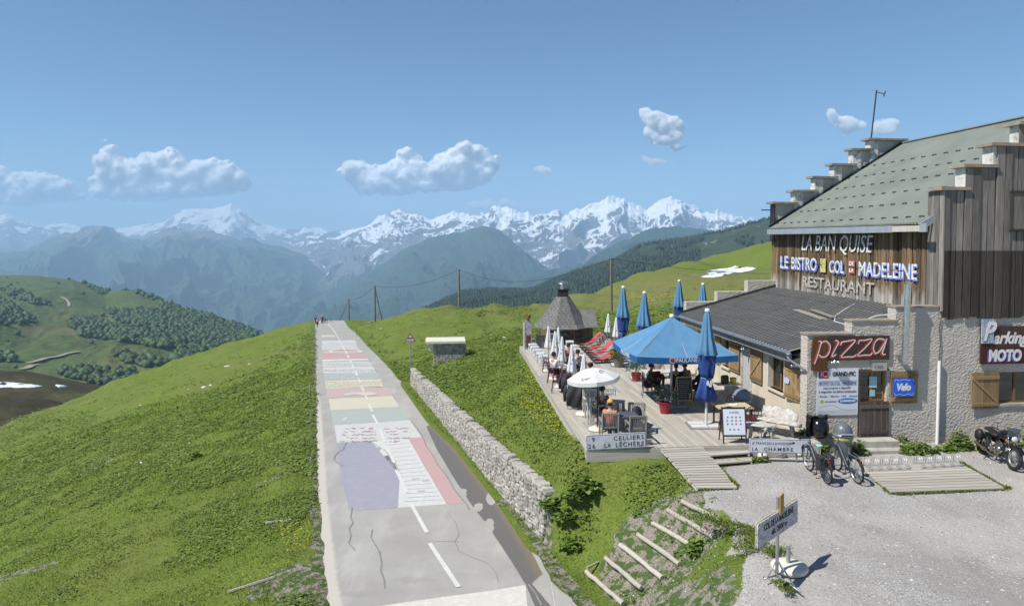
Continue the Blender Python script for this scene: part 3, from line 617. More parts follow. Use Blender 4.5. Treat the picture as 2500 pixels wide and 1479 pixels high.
ridge, rat, RG = relief('hill', [(880, 830), (960, 790), (1000, 770), (1060, 745), (1130, 713), (1200, 709), (1290, 713), (1340, 693), (1400, 668), (1450, 654), (1500, 640), (1560, 607), (1610, 597), (1680, 588), (1725, 578), (1770, 570), (1840, 546), (1900, 533), (2100, 480), (2700, 420)],
       [(880, 2600), (1290, 2700), (1700, 3000), (2700, 3000)], [(880, 900, 1300), (1500, 880, 1000), (2700, 800, 900)], 420, 170, 90, MH2, 880, 2700, 33, nsc=1.8, jag=1.2, curve=.85, lean=.6, fbmamp=30)
def inpoly(x, y, P):
    r = np.zeros(x.shape, bool); n = len(P)
    for i in range(n):
        (x1, y1), (x2, y2) = P[i], P[(i+1) % n]
        c = ((y1 > y) != (y2 > y)); xi = (x2-x1)*(y-y1)/((y2-y1) or 1e-9)+x1; r ^= c & (x < xi)
    return r
def treeblobs(name, P, hs, mat, conifer, seed, kind='stuff', parts=7):
    rg = np.random.default_rng(seed); V = []; Fq = []; rn = []; n = len(P)
    if conifer:
        k = 6; t = np.arange(k)*2*math.pi/k
        prof = [(.30, .05), (.20, .42), (.24, .42), (.10, .75), (.01, 1.0)]
    else:
        k = 7; t = np.arange(k)*2*math.pi/k
        prof = [(.12, .05), (.42, .25), (.52, .5), (.40, .78), (.08, 1.0)]
    pr = np.array(prof); m_ = len(pr)
    base = np.stack([np.outer(pr[:, 0], np.cos(t)), np.outer(pr[:, 0], np.sin(t)), np.repeat(pr[:, 1][:, None], k, 1)], -1).reshape(-1, 3)
    i = np.arange(m_*k).reshape(m_, k); f = np.stack([i[:-1], np.roll(i, -1, 1)[:-1], np.roll(i, -1, 1)[1:], i[1:]], -1).reshape(-1, 4)
    j = rg.uniform(.72, 1.3, (n, m_*k, 1)); VV = base[None]*hs[:, None, None]*np.concatenate([j, j, np.ones_like(j)], 2)*np.array([1, 1, 1])+P[:, None]
    FF = f[None]+(np.arange(n)*m_*k)[:, None, None]
    o = npmesh(name, VV.reshape(-1, 3), FF.reshape(-1, 4), mat, smooth=False, rnd=np.repeat(rg.random(n), len(f))*.6+rg.random(n*len(f))*.4)
    return o
def leafmat(name, c1, c2, lo=.45, hi=1.7, sub=.0):
    m, nt, b, L = newmat(name); a = N(nt, 'Attribute', attribute_name='rnd')
    c = mix(nt, L, a.outputs['Fac'], tuple(q*lo for q in c1), tuple(q*hi for q in c2)); L(c, b.inputs['Base Color']); b.inputs['Roughness'].default_value = .65; b.inputs['Specular IOR Level'].default_value = .25
    if sub:
        tr = N(nt, 'BsdfTranslucent'); L(c, tr.inputs[0]); ms = N(nt, 'MixShader'); ms.inputs[0].default_value = sub
        L(b.outputs[0], ms.inputs[1]); L(tr.outputs[0], ms.inputs[2]); L(ms.outputs[0], nt.nodes['Material Output'].inputs[0])
    return m
M_dec = leafmat('deciduous_leaves', (.035, .06, .02), (.055, .09, .028)); M_con = leafmat('conifer_needles', (.018, .035, .016), (.03, .05, .022))
z5 = lambda pts: [(x/3.788, 650+y/3.788) for x, y in pts]
polys = [z5([(960, 385), (1130, 420), (1480, 400), (1500, 350), (1600, 350), (1720, 400), (2200, 520), (2440, 640), (2000, 790), (1900, 735), (1700, 700), (1500, 640), (1250, 565), (1100, 500), (1000, 440)]),
         z5([(620, 510), (900, 490), (1250, 590), (1500, 660), (1720, 720), (1560, 760), (1400, 760), (1200, 700), (1000, 680), (800, 660), (650, 570)]), z5([(1000, 790), (1200, 800), (1500, 900), (1480, 960), (1300, 930), (1150, 880)]),
         z5([(530, 985), (700, 960), (1000, 985), (1300, 1000), (1200, 1070), (1000, 1110), (880, 1095), (700, 1040)]), z5([(-400, 300), (0, 300), (160, 400), (340, 530), (200, 545), (0, 525), (-400, 500)]), z5([(750, 140), (900, 175), (1040, 225), (960, 250), (800, 195)]),
         z5([(1230, 225), (1330, 240), (1500, 330), (1380, 290)]), z5([(-200, 830), (0, 830), (140, 870), (100, 890), (-200, 870)]), z5([(1700, 750), (2000, 770), (1900, 860), (1560, 930), (1600, 830)]), z5([(0, 215), (200, 235), (500, 360), (420, 380), (150, 290)])]
rg = np.random.default_rng(5)
pxs = rg.uniform(-600, 700, 60000); ss = rg.uniform(0, 1, 60000)**1.1; PP = hat(pxs, ss); qx, qy = proj(PP); keep = np.zeros(len(pxs), bool)
for q in polys: keep |= inpoly(qx+(vn(qx*.15, qy*.3, 4)-.5)*16, qy+(vn(qx*.12, qy*.3, 8)-.5)*10, q)
keep |= (ss > .985) & (qx > 300) & (rg.random(len(pxs)) < .3); keep &= rg.random(len(pxs)) < .8
keep |= (rg.random(len(pxs)) < .004*(vn(qx*.05, qy*.1, 77) > .55))
Pt = PP[keep][:12000]; hs = rg.uniform(4.5, 11, len(Pt))*rg.choice([.8, 1, 1.25], len(Pt)); tag(treeblobs('forest', Pt-np.array([0, 0, .8]), hs, M_dec, False, 2), kind='stuff')
pxs = rg.uniform(900, 2100, 60000); ss = rg.uniform(.0, 1, 60000)**.8; PP = rat(pxs, ss); qx, qy = proj(PP)
dn = fbm(qx*.012, qy*.03, 4, 60)+.25*sst(1750, 1400, qx)+.12*sst(640, 700, qy)-.3*sst(1650, 1850, qx)*(1-sst(620, 600, qy))
keep = (rg.random(len(pxs)) < sst(.46, .58, dn)*.62) | ((ss > .97) & (rg.random(len(pxs)) < .5)); Pt = PP[keep]; hs = rg.uniform(11, 22, len(Pt)); tag(treeblobs('forest', Pt-np.array([0, 0, 1.]), hs, M_con, True, 3), kind='stuff')
# tracks on the green hill
M_track = pm('gravel_track', (.33, .29, .22), (.26, .23, .17), sc=.05)
def track(pts, wd, name='path'):
    V = []; pv = []
    HP = np.stack(HG, -1); hx, hy = proj(HP)
    for a, b_ in zip(pts[:-1], pts[1:]):
        for t in np.linspace(0, 1, 8, endpoint=False): pv.append((a[0]+(b_[0]-a[0])*t, a[1]+(b_[1]-a[1])*t))
    W = []
    nyy = 220
    for x, y in pv:
        d = (hx[:nyy]-x)**2+(hy[:nyy]-y)**2; j = np.unravel_index(np.argmin(d), d.shape); W.append(Vector(HP[j]))
    W = [sum((W[max(0, min(len(W)-1, i+k))] for k in (-2, -1, 0, 1, 2)), Vector())/5 for i in range(len(W))]
    for i, q in enumerate(W):
        d = W[min(i+1, len(W)-1)]-W[max(i-1, 0)]; d.z = 0; d.normalize(); nn = Vector((-d.y, d.x, 0))
        for s_ in (-1, 1): V.append(tuple(q+nn*(s_*wd/2)+Vector((0, 0, 2.5))))
    mb = MB(); mb.add(V, [(2*i, 2*i+1, 2*i+3, 2*i+2) for i in range(len(W)-1)]); o = mb.build(name, M_track); tag(o, kind='structure')
track(z5([(200, 965), (270, 945), (300, 925), (360, 922)]), 11); track(z5([(260, 905), (330, 890), (420, 862), (560, 835), (650, 808), (750, 797)]), 9); track(z5([(560, 290), (610, 310), (635, 345), (640, 385)]), 6)
# brown hill below the meadow, with the last snow
bh, bat, BG = relief('hill', [(-900, 860), (-300, 890), (0, 903), (60, 906), (130, 918), (190, 930), (240, 941), (300, 958), (420, 1010)], [(-900, 400), (0, 380), (420, 330)], [(-900, 1200, 130), (0, 1090, 165), (240, 1010, 215), (420, 1030, 250)], 260, 130, 6, pm('shaded_brown_turf', (.035, .032, .018), (.065, .058, .028), sc=.02, dirt=(.08, .10, .03), dsc=.015, bump=1, bsc=.3, bd=.6, rough=.95, spec=.1), -900, 420, 41, nsc=18, jag=.6, curve=.8, fbmamp=4)  # turf base colour darkened to stand in for cloud shadow
M_snow = pm('old_snow', (.78, .80, .83), (.70, .71, .73), sc=.3, rough=.6, bump=.4, bsc=.6, bd=.1)
def blobpatch(name, pts, surf, thick, label, jit=.15, m=None):
    rr = random.Random(len(pts)+int(pts[0][0])); W = []
    n = len(pts); Q = []
    for i in range(n):
        a, b_ = pts[i], pts[(i+1) % n]
        for t in (0, .25, .5, .75): Q.append((a[0]+(b_[0]-a[0])*t+rr.uniform(-1, 1)*jit*6, a[1]+(b_[1]-a[1])*t+rr.uniform(-1, 1)*jit*2))
    W = [surf(*q) for q in Q]; c = sum(W, Vector())/len(W); N_ = len(W); V = []
    for f, h in ((1, -.3*thick), (1, .25*thick), (.93, .8*thick), (.75, thick)):
        V += [tuple(c.lerp(p, f)+Vector((0, 0, h))) for p in W]
    V.append(tuple(c+Vector((0, 0, thick*1.05))))
    mb = MB(); mb.add(V, [(k*N_+i, k*N_+(i+1) % N_, (k+1)*N_+(i+1) % N_, (k+1)*N_+i) for k in range(3) for i in range(N_)]+[(3*N_+i, 3*N_+(i+1) % N_, 4*N_) for i in range(N_)])
    o = mb.build(name, m or M_snow, smooth=True, sharp=50); tag(o, label, 'snow patch', 'old snow patches on the meadows'); return o
BP = np.stack(BG, -1); bx_, by_ = proj(BP)
def onb(x, y):
    d = (bx_[:130]-x)**2+(by_[:130]-y)**2; j = np.unravel_index(np.argmin(d), d.shape); return Vector(BP[j])
blobpatch('snow_patch', z5([(-150, 1080), (60, 1078), (200, 1090), (390, 1112), (330, 1120), (100, 1122), (-150, 1130)]), onb, .7, 'large grey snow patch on the brown hill at the left edge')
blobpatch('snow_patch', z5([(505, 1100), (570, 1105), (628, 1116), (600, 1122), (545, 1120)]), onb, .6, 'small snow sliver on the brown hill beside the meadow edge')
zg = lambda pts: [(1250+x/3.906, 460+y/3.906) for x, y in pts]
blobpatch('snow_patch', zg([(1800, 848), (1870, 825), (1945, 815), (1850, 808), (1870, 790), (1960, 775), (2080, 760), (2130, 742), (2175, 748), (2150, 775), (2120, 788), (2240, 757), (2300, 755), (2325, 768), (2280, 785), (2200, 800), (2080, 815), (1990, 838), (1900, 852)]), lambda x, y: PG(x, y), .2, 'bright white snow patch on the green slope behind the bistro', .1)
# ---- haze
HZ = MB(); HZ.b2((-27000, -400, -1501), (31000, 34500, 1560)); hz = HZ.build('haze', (lambda m: m)(bpy.data.materials.new('haze_air'))); tag(hz, kind='stuff')
m = hz.data.materials[0]; m.use_nodes = True; nt = m.node_tree; nt.nodes.remove(nt.nodes['Principled BSDF']); pv = nt.nodes.new('ShaderNodeVolumePrincipled')
pv.inputs['Color'].default_value = (.52, .75, .99, 1); pv.inputs['Density'].default_value = 7.6e-5; pv.inputs['Anisotropy'].default_value = 0.0
nt.links.new(pv.outputs[0], nt.nodes['Material Output'].inputs['Volume'])
# ---- clouds beyond the mountains
M_cv = {}
def cloudmat(d):
    if d in M_cv: return M_cv[d]
    m = bpy.data.materials.new('cloud_vapour'); m.use_nodes = True; nt = m.node_tree; nt.nodes.remove(nt.nodes['Principled BSDF']); p = nt.nodes.new('ShaderNodeVolumePrincipled')
    p.inputs['Color'].default_value = (1, 1, 1, 1); p.inputs['Density'].default_value = d; p.inputs['Anisotropy'].default_value = -.35
    nt.links.new(p.outputs[0], nt.nodes['Material Output'].inputs['Volume']); M_cv[d] = m; return m
def ico():
    import bmesh
    bm = bmesh.new(); bmesh.ops.create_icosphere(bm, subdivisions=3, radius=1); V = np.array([v.co[:] for v in bm.verts]); Fc = np.array([[v.index for v in f.verts] for f in bm.faces]); bm.free(); return V, Fc
IV, IF = ico()
def cloud(label, outline, Y, n, base, seed, rmin=4, rmax=26, dens=1.0, flat=.55, depth=1.0, fade=0.0):
    rg = np.random.default_rng(seed); P = []; S = []; xs = [p[0] for p in outline]; ys = [p[1] for p in outline]; Vs = []; Fs = []; Rn = []; c = 0; tries = 0
    X_ = np.array(outline, float)
    while c < n and tries < n*80:
        tries += 1; x = rg.uniform(min(xs), max(xs)); y = rg.uniform(min(ys), max(ys))
        if not inpoly(np.array([x]), np.array([y]), outline)[0]: continue
        e = min(np.min(np.hypot(X_[:, 0]-x, X_[:, 1]-y)), 1e9)
        # distance to the outline's edges
        d = 1e9
        for i in range(len(X_)):
            a = X_[i]; b_ = X_[(i+1) % len(X_)]; ab_ = b_-a; t = np.clip(((x-a[0])*ab_[0]+(y-a[1])*ab_[1])/(ab_@ab_+1e-9), 0, 1); d = min(d, math.hypot(a[0]+ab_[0]*t-x, a[1]+ab_[1]*t-y))
        r = min(rmax, d*.95+1.2)*rg.uniform(.6, 1.0)
        if r < rmin*.75: continue
        q = PD(x, y, Y); s = r/F*Y; dy = rg.uniform(-1, 1)*s*.9*depth
        nn = (vn(IV[:, 0]*1.3+c*3.1, IV[:, 1]*1.3+IV[:, 2]*2.1, seed+c)-.5)*.4+(vn(IV[:, 0]*3.3+c*3.1, IV[:, 1]*3.1+IV[:, 2]*3.7, seed+c+5)-.5)*.3
        Vs.append(IV*np.array([1, 1, .85])*(1+nn)[:, None]*s+np.array([q.x, q.y-dy, q.z])); Fs.append(IF+len(IV)*c)
        low = sst(base-18, base+6, y); Rn.append(np.full(len(IF), max(0, (dens-.1*rg.random())*(1-fade*low)))); c += 1
    V = np.concatenate(Vs); Fc = np.concatenate(Fs); cen = V.reshape(-1, len(IV), 3).mean(1, keepdims=True)
    def rem(k, mat_, vox, name):
        W = ((V.reshape(-1, len(IV), 3)-cen)*k+cen).reshape(-1, 3); o = npmesh(name, W, Fc, mat_, smooth=True); md = o.modifiers.new('r', 'REMESH'); md.mode = 'VOXEL'; md.voxel_size = vox; bpy.context.view_layer.update()
        me = bpy.data.meshes.new_from_object(o.evaluated_get(bpy.context.evaluated_depsgraph_get())); o.modifiers.clear(); o.data = me; me.shade_smooth(); return o
    if dens > .8:
        o = rem(.80, M_cs, 58, 'cloud'); q = rem(1.14, cloudmat(.0032), 80, 'vapour'); q.parent = o
    else: o = rem(1, cloudmat(.011*dens), 62, 'cloud')
    tag(o, label, 'cloud', 'cumulus clouds above the mountains', kind='thing')
def csurf():
    m, nt, b, L = newmat('cloud_body'); nt.nodes.remove(b); d = N(nt, 'BsdfDiffuse'); d.inputs[0].default_value = (.93, .93, .94, 1); t = N(nt, 'BsdfTranslucent'); t.inputs[0].default_value = (.93, .94, .96, 1); ms = N(nt, 'MixShader'); ms.inputs[0].default_value = .08
    L(d.outputs[0], ms.inputs[1]); L(t.outputs[0], ms.inputs[2]); L(ms.outputs[0], nt.nodes['Material Output'].inputs[0]); geo = N(nt, 'NewGeometry'); bn = N(nt, 'Bump'); bn.inputs['Strength'].default_value = .45; bn.inputs['Distance'].default_value = 90
    L(noise(nt, L, geo.outputs['Position'], .0022, 7, .65), bn.inputs['Height']); va_ = N(nt, 'VectorMath', operation='ADD'); va_.inputs[1].default_value = (-.15, -.2, .38); L(bn.outputs[0], va_.inputs[0]); vn_ = N(nt, 'VectorMath', operation='NORMALIZE'); L(va_.outputs[0], vn_.inputs[0]); L(vn_.outputs[0], d.inputs['Normal']); return m
M_cs = csurf()
zc1 = lambda pts: [(x/3.571, 320+y/3.571) for x, y in pts]; zc2 = lambda pts: [(700+x/4.032, 320+y/4.032) for x, y in pts]; zc6 = lambda pts: [(1480+x/3.289, 230+y/3.289) for x, y in pts]
cloud('tall white double cumulus with a pointed tower above the left snowy summit', zc1([(760, 380), (830, 380), (805, 280), (850, 200), (875, 100), (900, 45), (960, 90), (1040, 130), (1040, 190), (1110, 230), (1210, 225), (1240, 180), (1290, 165), (1360, 190), (1410, 175), (1440, 135), (1510, 125), (1560, 170), (1600, 230), (1650, 270), (1720, 240), (1790, 250), (1860, 210), (1930, 250), (2000, 245), (2090, 310), (2160, 370), (2200, 460), (2220, 530), (2050, 550), (1700, 590), (1400, 620), (1100, 620), (850, 600), (780, 520)]), 41000, 300, 485, 1, fade=.75, rmax=22)
cloud('low bank of white cloud at the left edge of the sky', zc1([(-300, 300), (0, 290), (60, 320), (80, 380), (160, 335), (220, 350), (300, 315), (370, 360), (470, 350), (540, 400), (640, 430), (680, 490), (760, 520), (760, 600), (500, 630), (250, 670), (0, 650), (-300, 640)]), 44000, 220, 480, 2, fade=.8, rmax=22)
cloud('wide white cumulus with two humps above the middle of the valley', zc2([(480, 460), (490, 380), (600, 295), (710, 275), (800, 320), (880, 320), (960, 320), (1010, 290), (1070, 250), (1080, 160), (1160, 125), (1260, 170), (1330, 240), (1360, 300), (1420, 290), (1480, 200), (1470, 110), (1550, 120), (1650, 150), (1730, 85), (1800, 80), (1830, 130), (1900, 140), (2040, 200), (2110, 270), (2115, 340), (2060, 420), (2030, 480), (1960, 560), (1700, 600), (1300, 630), (900, 660), (700, 650), (640, 560), (560, 510)]), 40000, 330, 472, 3, fade=.7, rmax=20)
cloud('small ragged white cloud standing upright right of the middle of the sky', zc6([(250, 165), (270, 110), (315, 82), (350, 110), (360, 130), (430, 130), (500, 165), (560, 165), (600, 210), (635, 250), (620, 320), (590, 380), (660, 405), (640, 450), (560, 470), (500, 430), (440, 410), (370, 430), (340, 370), (290, 310), (310, 240)]), 39000, 150, 380, 4, rmin=2.5, rmax=14, dens=.75)
cloud('faint wisp of cloud under the small ragged cloud', zc6([(265, 480), (320, 490), (350, 510), (430, 505), (480, 530), (600, 530), (640, 480), (620, 550), (480, 565), (340, 578), (300, 540)]), 39000, 60, 600, 5, rmin=2, rmax=8, dens=.28)
cloud('thin white cloud beside the roof aerial', zc6([(1765, 150), (1780, 105), (1840, 120), (1860, 170), (1930, 150), (2000, 190), (2100, 220), (2080, 290), (2000, 300), (1890, 350), (1900, 290), (1820, 250)]), 39000, 110, 600, 6, rmin=2, rmax=11, dens=.5)
cloud('pale round cloud just above the highest chimney slab', zc6([(2130, 240), (2180, 200), (2310, 185), (2350, 220), (2340, 290), (2280, 330), (2150, 330)]), 39000, 60, 600, 7, rmin=2, rmax=12, dens=.38)
cloud('small pale cloud low over the far peaks right of the wide cumulus', zc2([(1640, 780), (1750, 720), (1800, 660), (1900, 690), (1980, 660), (2050, 690), (2110, 645), (2200, 680), (2300, 690), (2360, 750), (2250, 790), (1900, 810)]), 44000, 90, 600, 8, rmin=2, rmax=10, dens=.45)
cloud('tiny white cloud puff right of the wide cumulus', [(1298, 415), (1310, 404), (1325, 402), (1345, 410), (1354, 425), (1340, 431), (1315, 425)], 39000, 30, 600, 9, rmin=2, rmax=8, dens=.5)
# ---------------------------------------------------------------- the bistro
def onv(px, py, v0):                                  # picture point on the plane v = v0 of the house -> (u, z)
    a, f, d = unray(px, py); t = (v0-AX*UY+AY*UX)/(-a*UY+f*UX)
    u = (a*t-AX)*UX+(f*t-AY)*UY
    return u, HC+d*t
def onu(px, py, u0):                                  # on the plane u = u0 -> (v, z)
    a, f, d = unray(px, py); t = (u0+AX*UX+AY*UY)/(a*UX+f*UY)
    return -(a*t-AX)*UY+(f*t-AY)*UX, HC+d*t
def rectv(x0, y0, x1, y1, v0=0):
    a = onv(x0, y0, v0); b = onv(x1, y0, v0); c = onv(x0, y1, v0); d = onv(x1, y1, v0)
    return (a[0]+c[0])/2, (b[0]+d[0])/2, (c[1]+d[1])/2, (a[1]+b[1])/2      # u0 u1 z0 z1
def stucco(name, c1, c2, bump, dirt=None):
    m, nt, b, L = newmat(name); v = coords(nt, L); n = noise(nt, L, v, .7, 5); f = noise(nt, L, v, 30, 4, .7)
    c = mix(nt, L, ramp(nt, n, [(.35, 0), (.65, 1)], L), c1, c2); c = mix(nt, L, ramp(nt, f, [(.3, .5), (.55, 0)], L), c, tuple(q*.55 for q in c1))
    if dirt: c = mix(nt, L, ramp(nt, noise(nt, L, coords(nt, L, (1.5, 1.5, .5)), .9, 7, .7), [(.5, 0), (.7, .8)], L), c, dirt)
    L(c, b.inputs['Base Color']); b.inputs['Roughness'].default_value = .95; b.inputs['Specular IOR Level'].default_value = .15
    bn = N(nt, 'Bump'); bn.inputs['Strength'].default_value = bump; bn.inputs['Distance'].default_value = .06
    vo = N(nt, 'TexVoronoi'); vo.feature = 'SMOOTH_F1'; vo.inputs['Scale'].default_value = 15; L(coords(nt, L, (1, 1, 1.3)), vo.inputs['Vector'])
    L(math_(nt, L, 'ADD', vo.outputs[0], math_(nt, L, 'MULTIPLY', noise(nt, L, v, 11, 6, .7), .9)), bn.inputs['Height']); L(bn.outputs[0], b.inputs['Normal']); return m
M_stuc = stucco('rough_render', (.56, .51, .44), (.48, .445, .39), .55, (.38, .35, .30))
M_smooth = stucco('smooth_render', (.66, .58, .45), (.60, .53, .42), .12, (.42, .38, .31))
M_white = pm('whitewash', (.68, .66, .60), (.55, .53, .48), sc=3, bump=.6, bsc=8, bd=.04, dirt=(.25, .24, .2), dsc=4)
M_cap = pm('slab_lichen', (.22, .20, .17), (.30, .27, .22), sc=5, dirt=(.42, .24, .10), dsc=2.2, bump=.5, bd=.02)
M_capg = pm('slab_grey', (.20, .19, .17), (.29, .27, .23), sc=5, bump=.5, bd=.02)
def wood(name, c1, c2, c3=None, zz=None, rv=.35, gsc=1.0, bump=.4):
    m, nt, b, L = newmat(name); v = coords(nt, L, (14*gsc, 14*gsc, .7*gsc)); n = noise(nt, L, v, 1.6, 6, .65, .3)
    c = mix(nt, L, ramp(nt, n, [(.35, 0), (.65, 1)], L), c1, c2)
    if c3:
        sx = N(nt, 'SeparateXYZ'); L(coords(nt, L), sx.inputs[0]); g = math_(nt, L, 'MULTIPLY_ADD', math_(nt, L, 'SUBTRACT', sx.outputs['Z'], zz[0]), 1/(zz[1]-zz[0]), 0)
        g = math_(nt, L, 'ADD', g, math_(nt, L, 'MULTIPLY_ADD', noise(nt, L, coords(nt, L, (2.5, 2.5, .5)), 2, 5, .7), 2.2, -1.1)); c = mix(nt, L, ramp(nt, g, [(.3, 0), (.7, 1)], L), mix(nt, L, n, c3[0], c3[1]), c)
    a = N(nt, 'Attribute', attribute_name='rnd'); h = N(nt, 'HueSaturation'); L(math_(nt, L, 'MULTIPLY_ADD', a.outputs['Fac'], 2*rv, 1-rv), h.inputs['Value']); L(c, h.inputs['Color'])
    L(h.outputs[0], b.inputs['Base Color']); b.inputs['Roughness'].default_value = .85; b.inputs['Specular IOR Level'].default_value = .2
    bn = N(nt, 'Bump'); bn.inputs['Strength'].default_value = bump; bn.inputs['Distance'].default_value = .02; L(n, bn.inputs['Height']); L(bn.outputs[0], b.inputs['Normal']); return m
M_wgrey = wood('weathered_grey_board', (.13, .115, .10), (.25, .23, .205)); M_wdark = wood('dark_board', (.045, .038, .032), (.085, .072, .06))
M_wside = wood('brown_weathered_board', (.07, .045, .024), (.215, .15, .085), ((.20, .18, .155), (.36, .33, .29)), (4.25, 5.35), rv=.5)
M_shut = wood('varnished_shutter', (.22, .145, .07), (.33, .225, .115), rv=.25); M_frame = wood('brown_window_frame', (.13, .07, .03), (.2, .11, .045)); M_door = wood('dark_door_board', (.07, .055, .045), (.14, .115, .095))
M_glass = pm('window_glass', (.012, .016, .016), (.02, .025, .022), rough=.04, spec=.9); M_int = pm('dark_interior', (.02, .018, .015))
M_roofg = pm('green_grey_metal', (.26, .285, .245), (.31, .335, .29), sc=.8, rough=.5, spec=.4, rv=.16, dirt=(.24, .25, .22), dsc=.6); M_roofd = pm('dark_grey_metal', (.115, .115, .112), (.16, .16, .155), sc=1.5, rough=.6, dirt=(.2, .19, .17), dsc=2.5)
M_zinc = pm('zinc', (.25, .30, .36), (.33, .37, .42), rough=.35, metal=.5); M_fas = pm('grey_fascia', (.30, .33, .36), (.26, .28, .31), rough=.5); M_steel = pm('stainless', (.62, .62, .6), (.5, .5, .48), rough=.25, metal=.9); M_black = pm('black_metal', (.02, .02, .022), (.03, .03, .03), rough=.5)
M_conc = pm('concrete', (.44, .42, .36), (.36, .34, .30), sc=2, bump=.3, bd=.01, dirt=(.27, .26, .21), dsc=2); M_pvc = pm('white_plastic_pipe', (.72, .73, .74), (.66, .66, .68), rough=.4)
HR = BL(0, 0)
house = thing('bistro', 'stone and timber mountain bistro with stepped gables and a ribbed metal roof', 'building', HR, TH)
U1, WD, LV = 4.45, 12.6, 11.7                         # lean-to width, main width, length
def holes(mb, a0, a1, z0, z1, hs, t0, t1, axis, r=.5):
    zs = sorted({z0, z1, *[q for h in hs for q in (h[2], h[3])]}); as_ = sorted({a0, a1, *[q for h in hs for q in (h[0], h[1])]})
    for i in range(len(as_)-1):
        run = None
        for j in range(len(zs)-1):
            A, B, c_, d_ = as_[i], as_[i+1], zs[j], zs[j+1]; mid = ((A+B)/2, (c_+d_)/2)
            if any(h[0] < mid[0] < h[1] and h[2] < mid[1] < h[3] for h in hs): continue
            if axis == 'v': mb.b2((A, t0, c_), (B, t1, d_), r=r)
            else: mb.b2((t0, A, c_), (t1, B, d_), r=r)
door = rectv(2100, 905, 2164, 1064); win = (*onv(2439, 908, 0)[:1], onv(2439, 908, 0)[0]+1.35, onv(2439, 985, 0)[1], onv(2439, 908, 0)[1])
zs1, zs2, zs3 = onv(1980, 818, 0)[1], onv(2100, 785, 0)[1], onv(2220, 751, 0)[1]; ua, ub = onv(2080, 800, 0)[0], onv(2187, 770, 0)[0]
mb = MB(); zt_ = zs1
holes(mb, 0, 17.05, -.3, zs1, [door, win], 0, .42, 'v'); mb.b2((ua, 0, zs1), (17.05, .42, zs2)); mb.b2((ub, 0, zs2), (17.05, .42, zs3-.002)); mb.b2((U1, .002, zs3-.002), (17.05, .42, zs3+.2)); mb.build('stone_wall', M_stuc, house)
mb = MB()                                             # thin stone caps of the near parapet
for a, b_, z in ((-.03, ua, zs1), (ua-.03, ub, zs2), (ub-.03, U1-.08, zs3)): mb.b2((a, -.04, z), (b_+.02, .46, z+.05))
mb.build('coping', M_cap, house)
mb = MB(); sideh = []
def sv(px): return onu(px, 900, 0)[0]
wz = (onu(1895, 875, 0)[1]-.03, onu(1895, 960, 0)[1])
W1 = (sv(1915), sv(1877), 1.38, 2.5); W2 = (sv(1781), sv(1762), 1.38, 2.5); D1 = (sv(1833), sv(1812), .4, 2.42); W3 = (8.9, 9.8, 1.38, 2.5)
holes(mb, .422, LV-.4, -.3, 2.93, [W1, W2, D1, W3], .02, .36, 'u'); mb.build('stone_wall', M_smooth, house)
mb = MB()                                             # far parapet of the lean-to, stepped, and the walls behind
fz = (3.62, 4.1, 4.62)
mb.b2((-.02, LV-.4, -.3), (17.05, LV, fz[0])); mb.b2((1.5, LV-.4, fz[0]), (17.05, LV, fz[1])); mb.b2((3.0, LV-.4, fz[1]), (17.05, LV, fz[2])); mb.b2((16.65, .42, -.3), (17.05, LV-.4, 7.1)); mb.b2((U1+.08, .42, 2), (U1+.3, LV-.4, 7.0)); mb.build('stone_wall', M_stuc, house)
# lean-to roof in four overlapping courses
def roofz(u): return 2.98+(u+.35)*(4.27-2.98)/(U1+.35)
mb = MB()
for c_ in range(5):
    u0, u1 = -.36+c_*.97, min(-.36+(c_+1)*.97+.08, U1+.02); z0 = .018*0; pv_ = .42; n = 46; dv = (LV-.82)/n
    lift = .0
    for k in range(n):
        v0 = pv_+k*dv; h = .06
        P = [(v0, 0), (v0+dv*.7, 0), (v0+dv*.74, h), (v0+dv*.9, h), (v0+dv*.94, 0)]
        V = []
        for (vv, hh) in P: V += [(u0, vv, roofz(u0)+hh+.03), (u1, vv, roofz(u1)+hh+.004)]
        mb.add(V, [(0, 1, 3, 2), (2, 3, 5, 4), (4, 5, 7, 6), (6, 7, 9, 8)], r=.5); q_ = random.uniform(0, .3); mb.r[-4:] = [.5+q_, .0, .7+q_, 0]
    mb.add([(u0, pv_, roofz(u0)-.02), (u0, LV-.4, roofz(u0)-.02), (u0, LV-.4, roofz(u0)+.03), (u0, pv_, roofz(u0)+.03)], [(0, 1, 2, 3)])
M_roofd2 = pm('dark_ribbed_sheet', (.16, .16, .157), (.20, .20, .195), sc=1.5, rough=.55, dirt=(.2, .19, .17), dsc=2.5, rv=.4); mb.build('roof', M_roofd2, house)
mb = MB(); mb.add([(-.3, .42, 2.86), (-.3, LV-.4, 2.86), (U1, LV-.4, 4.12), (U1, .42, 4.12)], [(0, 1, 2, 3)]); mb.build('roof_underside', M_int, house)
mb = MB(); mb.grid(lambda a, b_: (-.44-.08*math.cos(math.pi*a), .38+(LV-.7)*b_, 2.97-.08*math.sin(math.pi*a)), 8, 30); mb.tube([(-.36, .38, 2.97), (-.36, LV-.32, 2.97)], .012); mb.tube([(-.52, .38, 2.97), (-.52, LV-.32, 2.97)], .014)
for k in range(14): mb.box((-.44, .8+k*.78, 2.965), (.17, .03, .012))
g = mb.build('gutter', M_zinc, house, smooth=True, sharp=40)
mb = MB(); mb.tube([(-.44, .46, 2.9), (-.4, .4, 2.75), (-.2, .3, 2.6), (-.05, -.0, 2.45)], .035); mb.build('downpipe', M_zinc, g, smooth=True)
mb = MB(); mb.b2((-.34, .43, 2.66), (-.30, LV-.42, 2.92)); mb.add([(-.3, .43, 2.7), (-.3, LV-.42, 2.7), (.02, LV-.42, 2.78), (.02, .43, 2.78)], [(0, 1, 2, 3)]); mb.build('fascia', wood('fascia_board', (.16, .14, .125), (.25, .225, .2)), house)
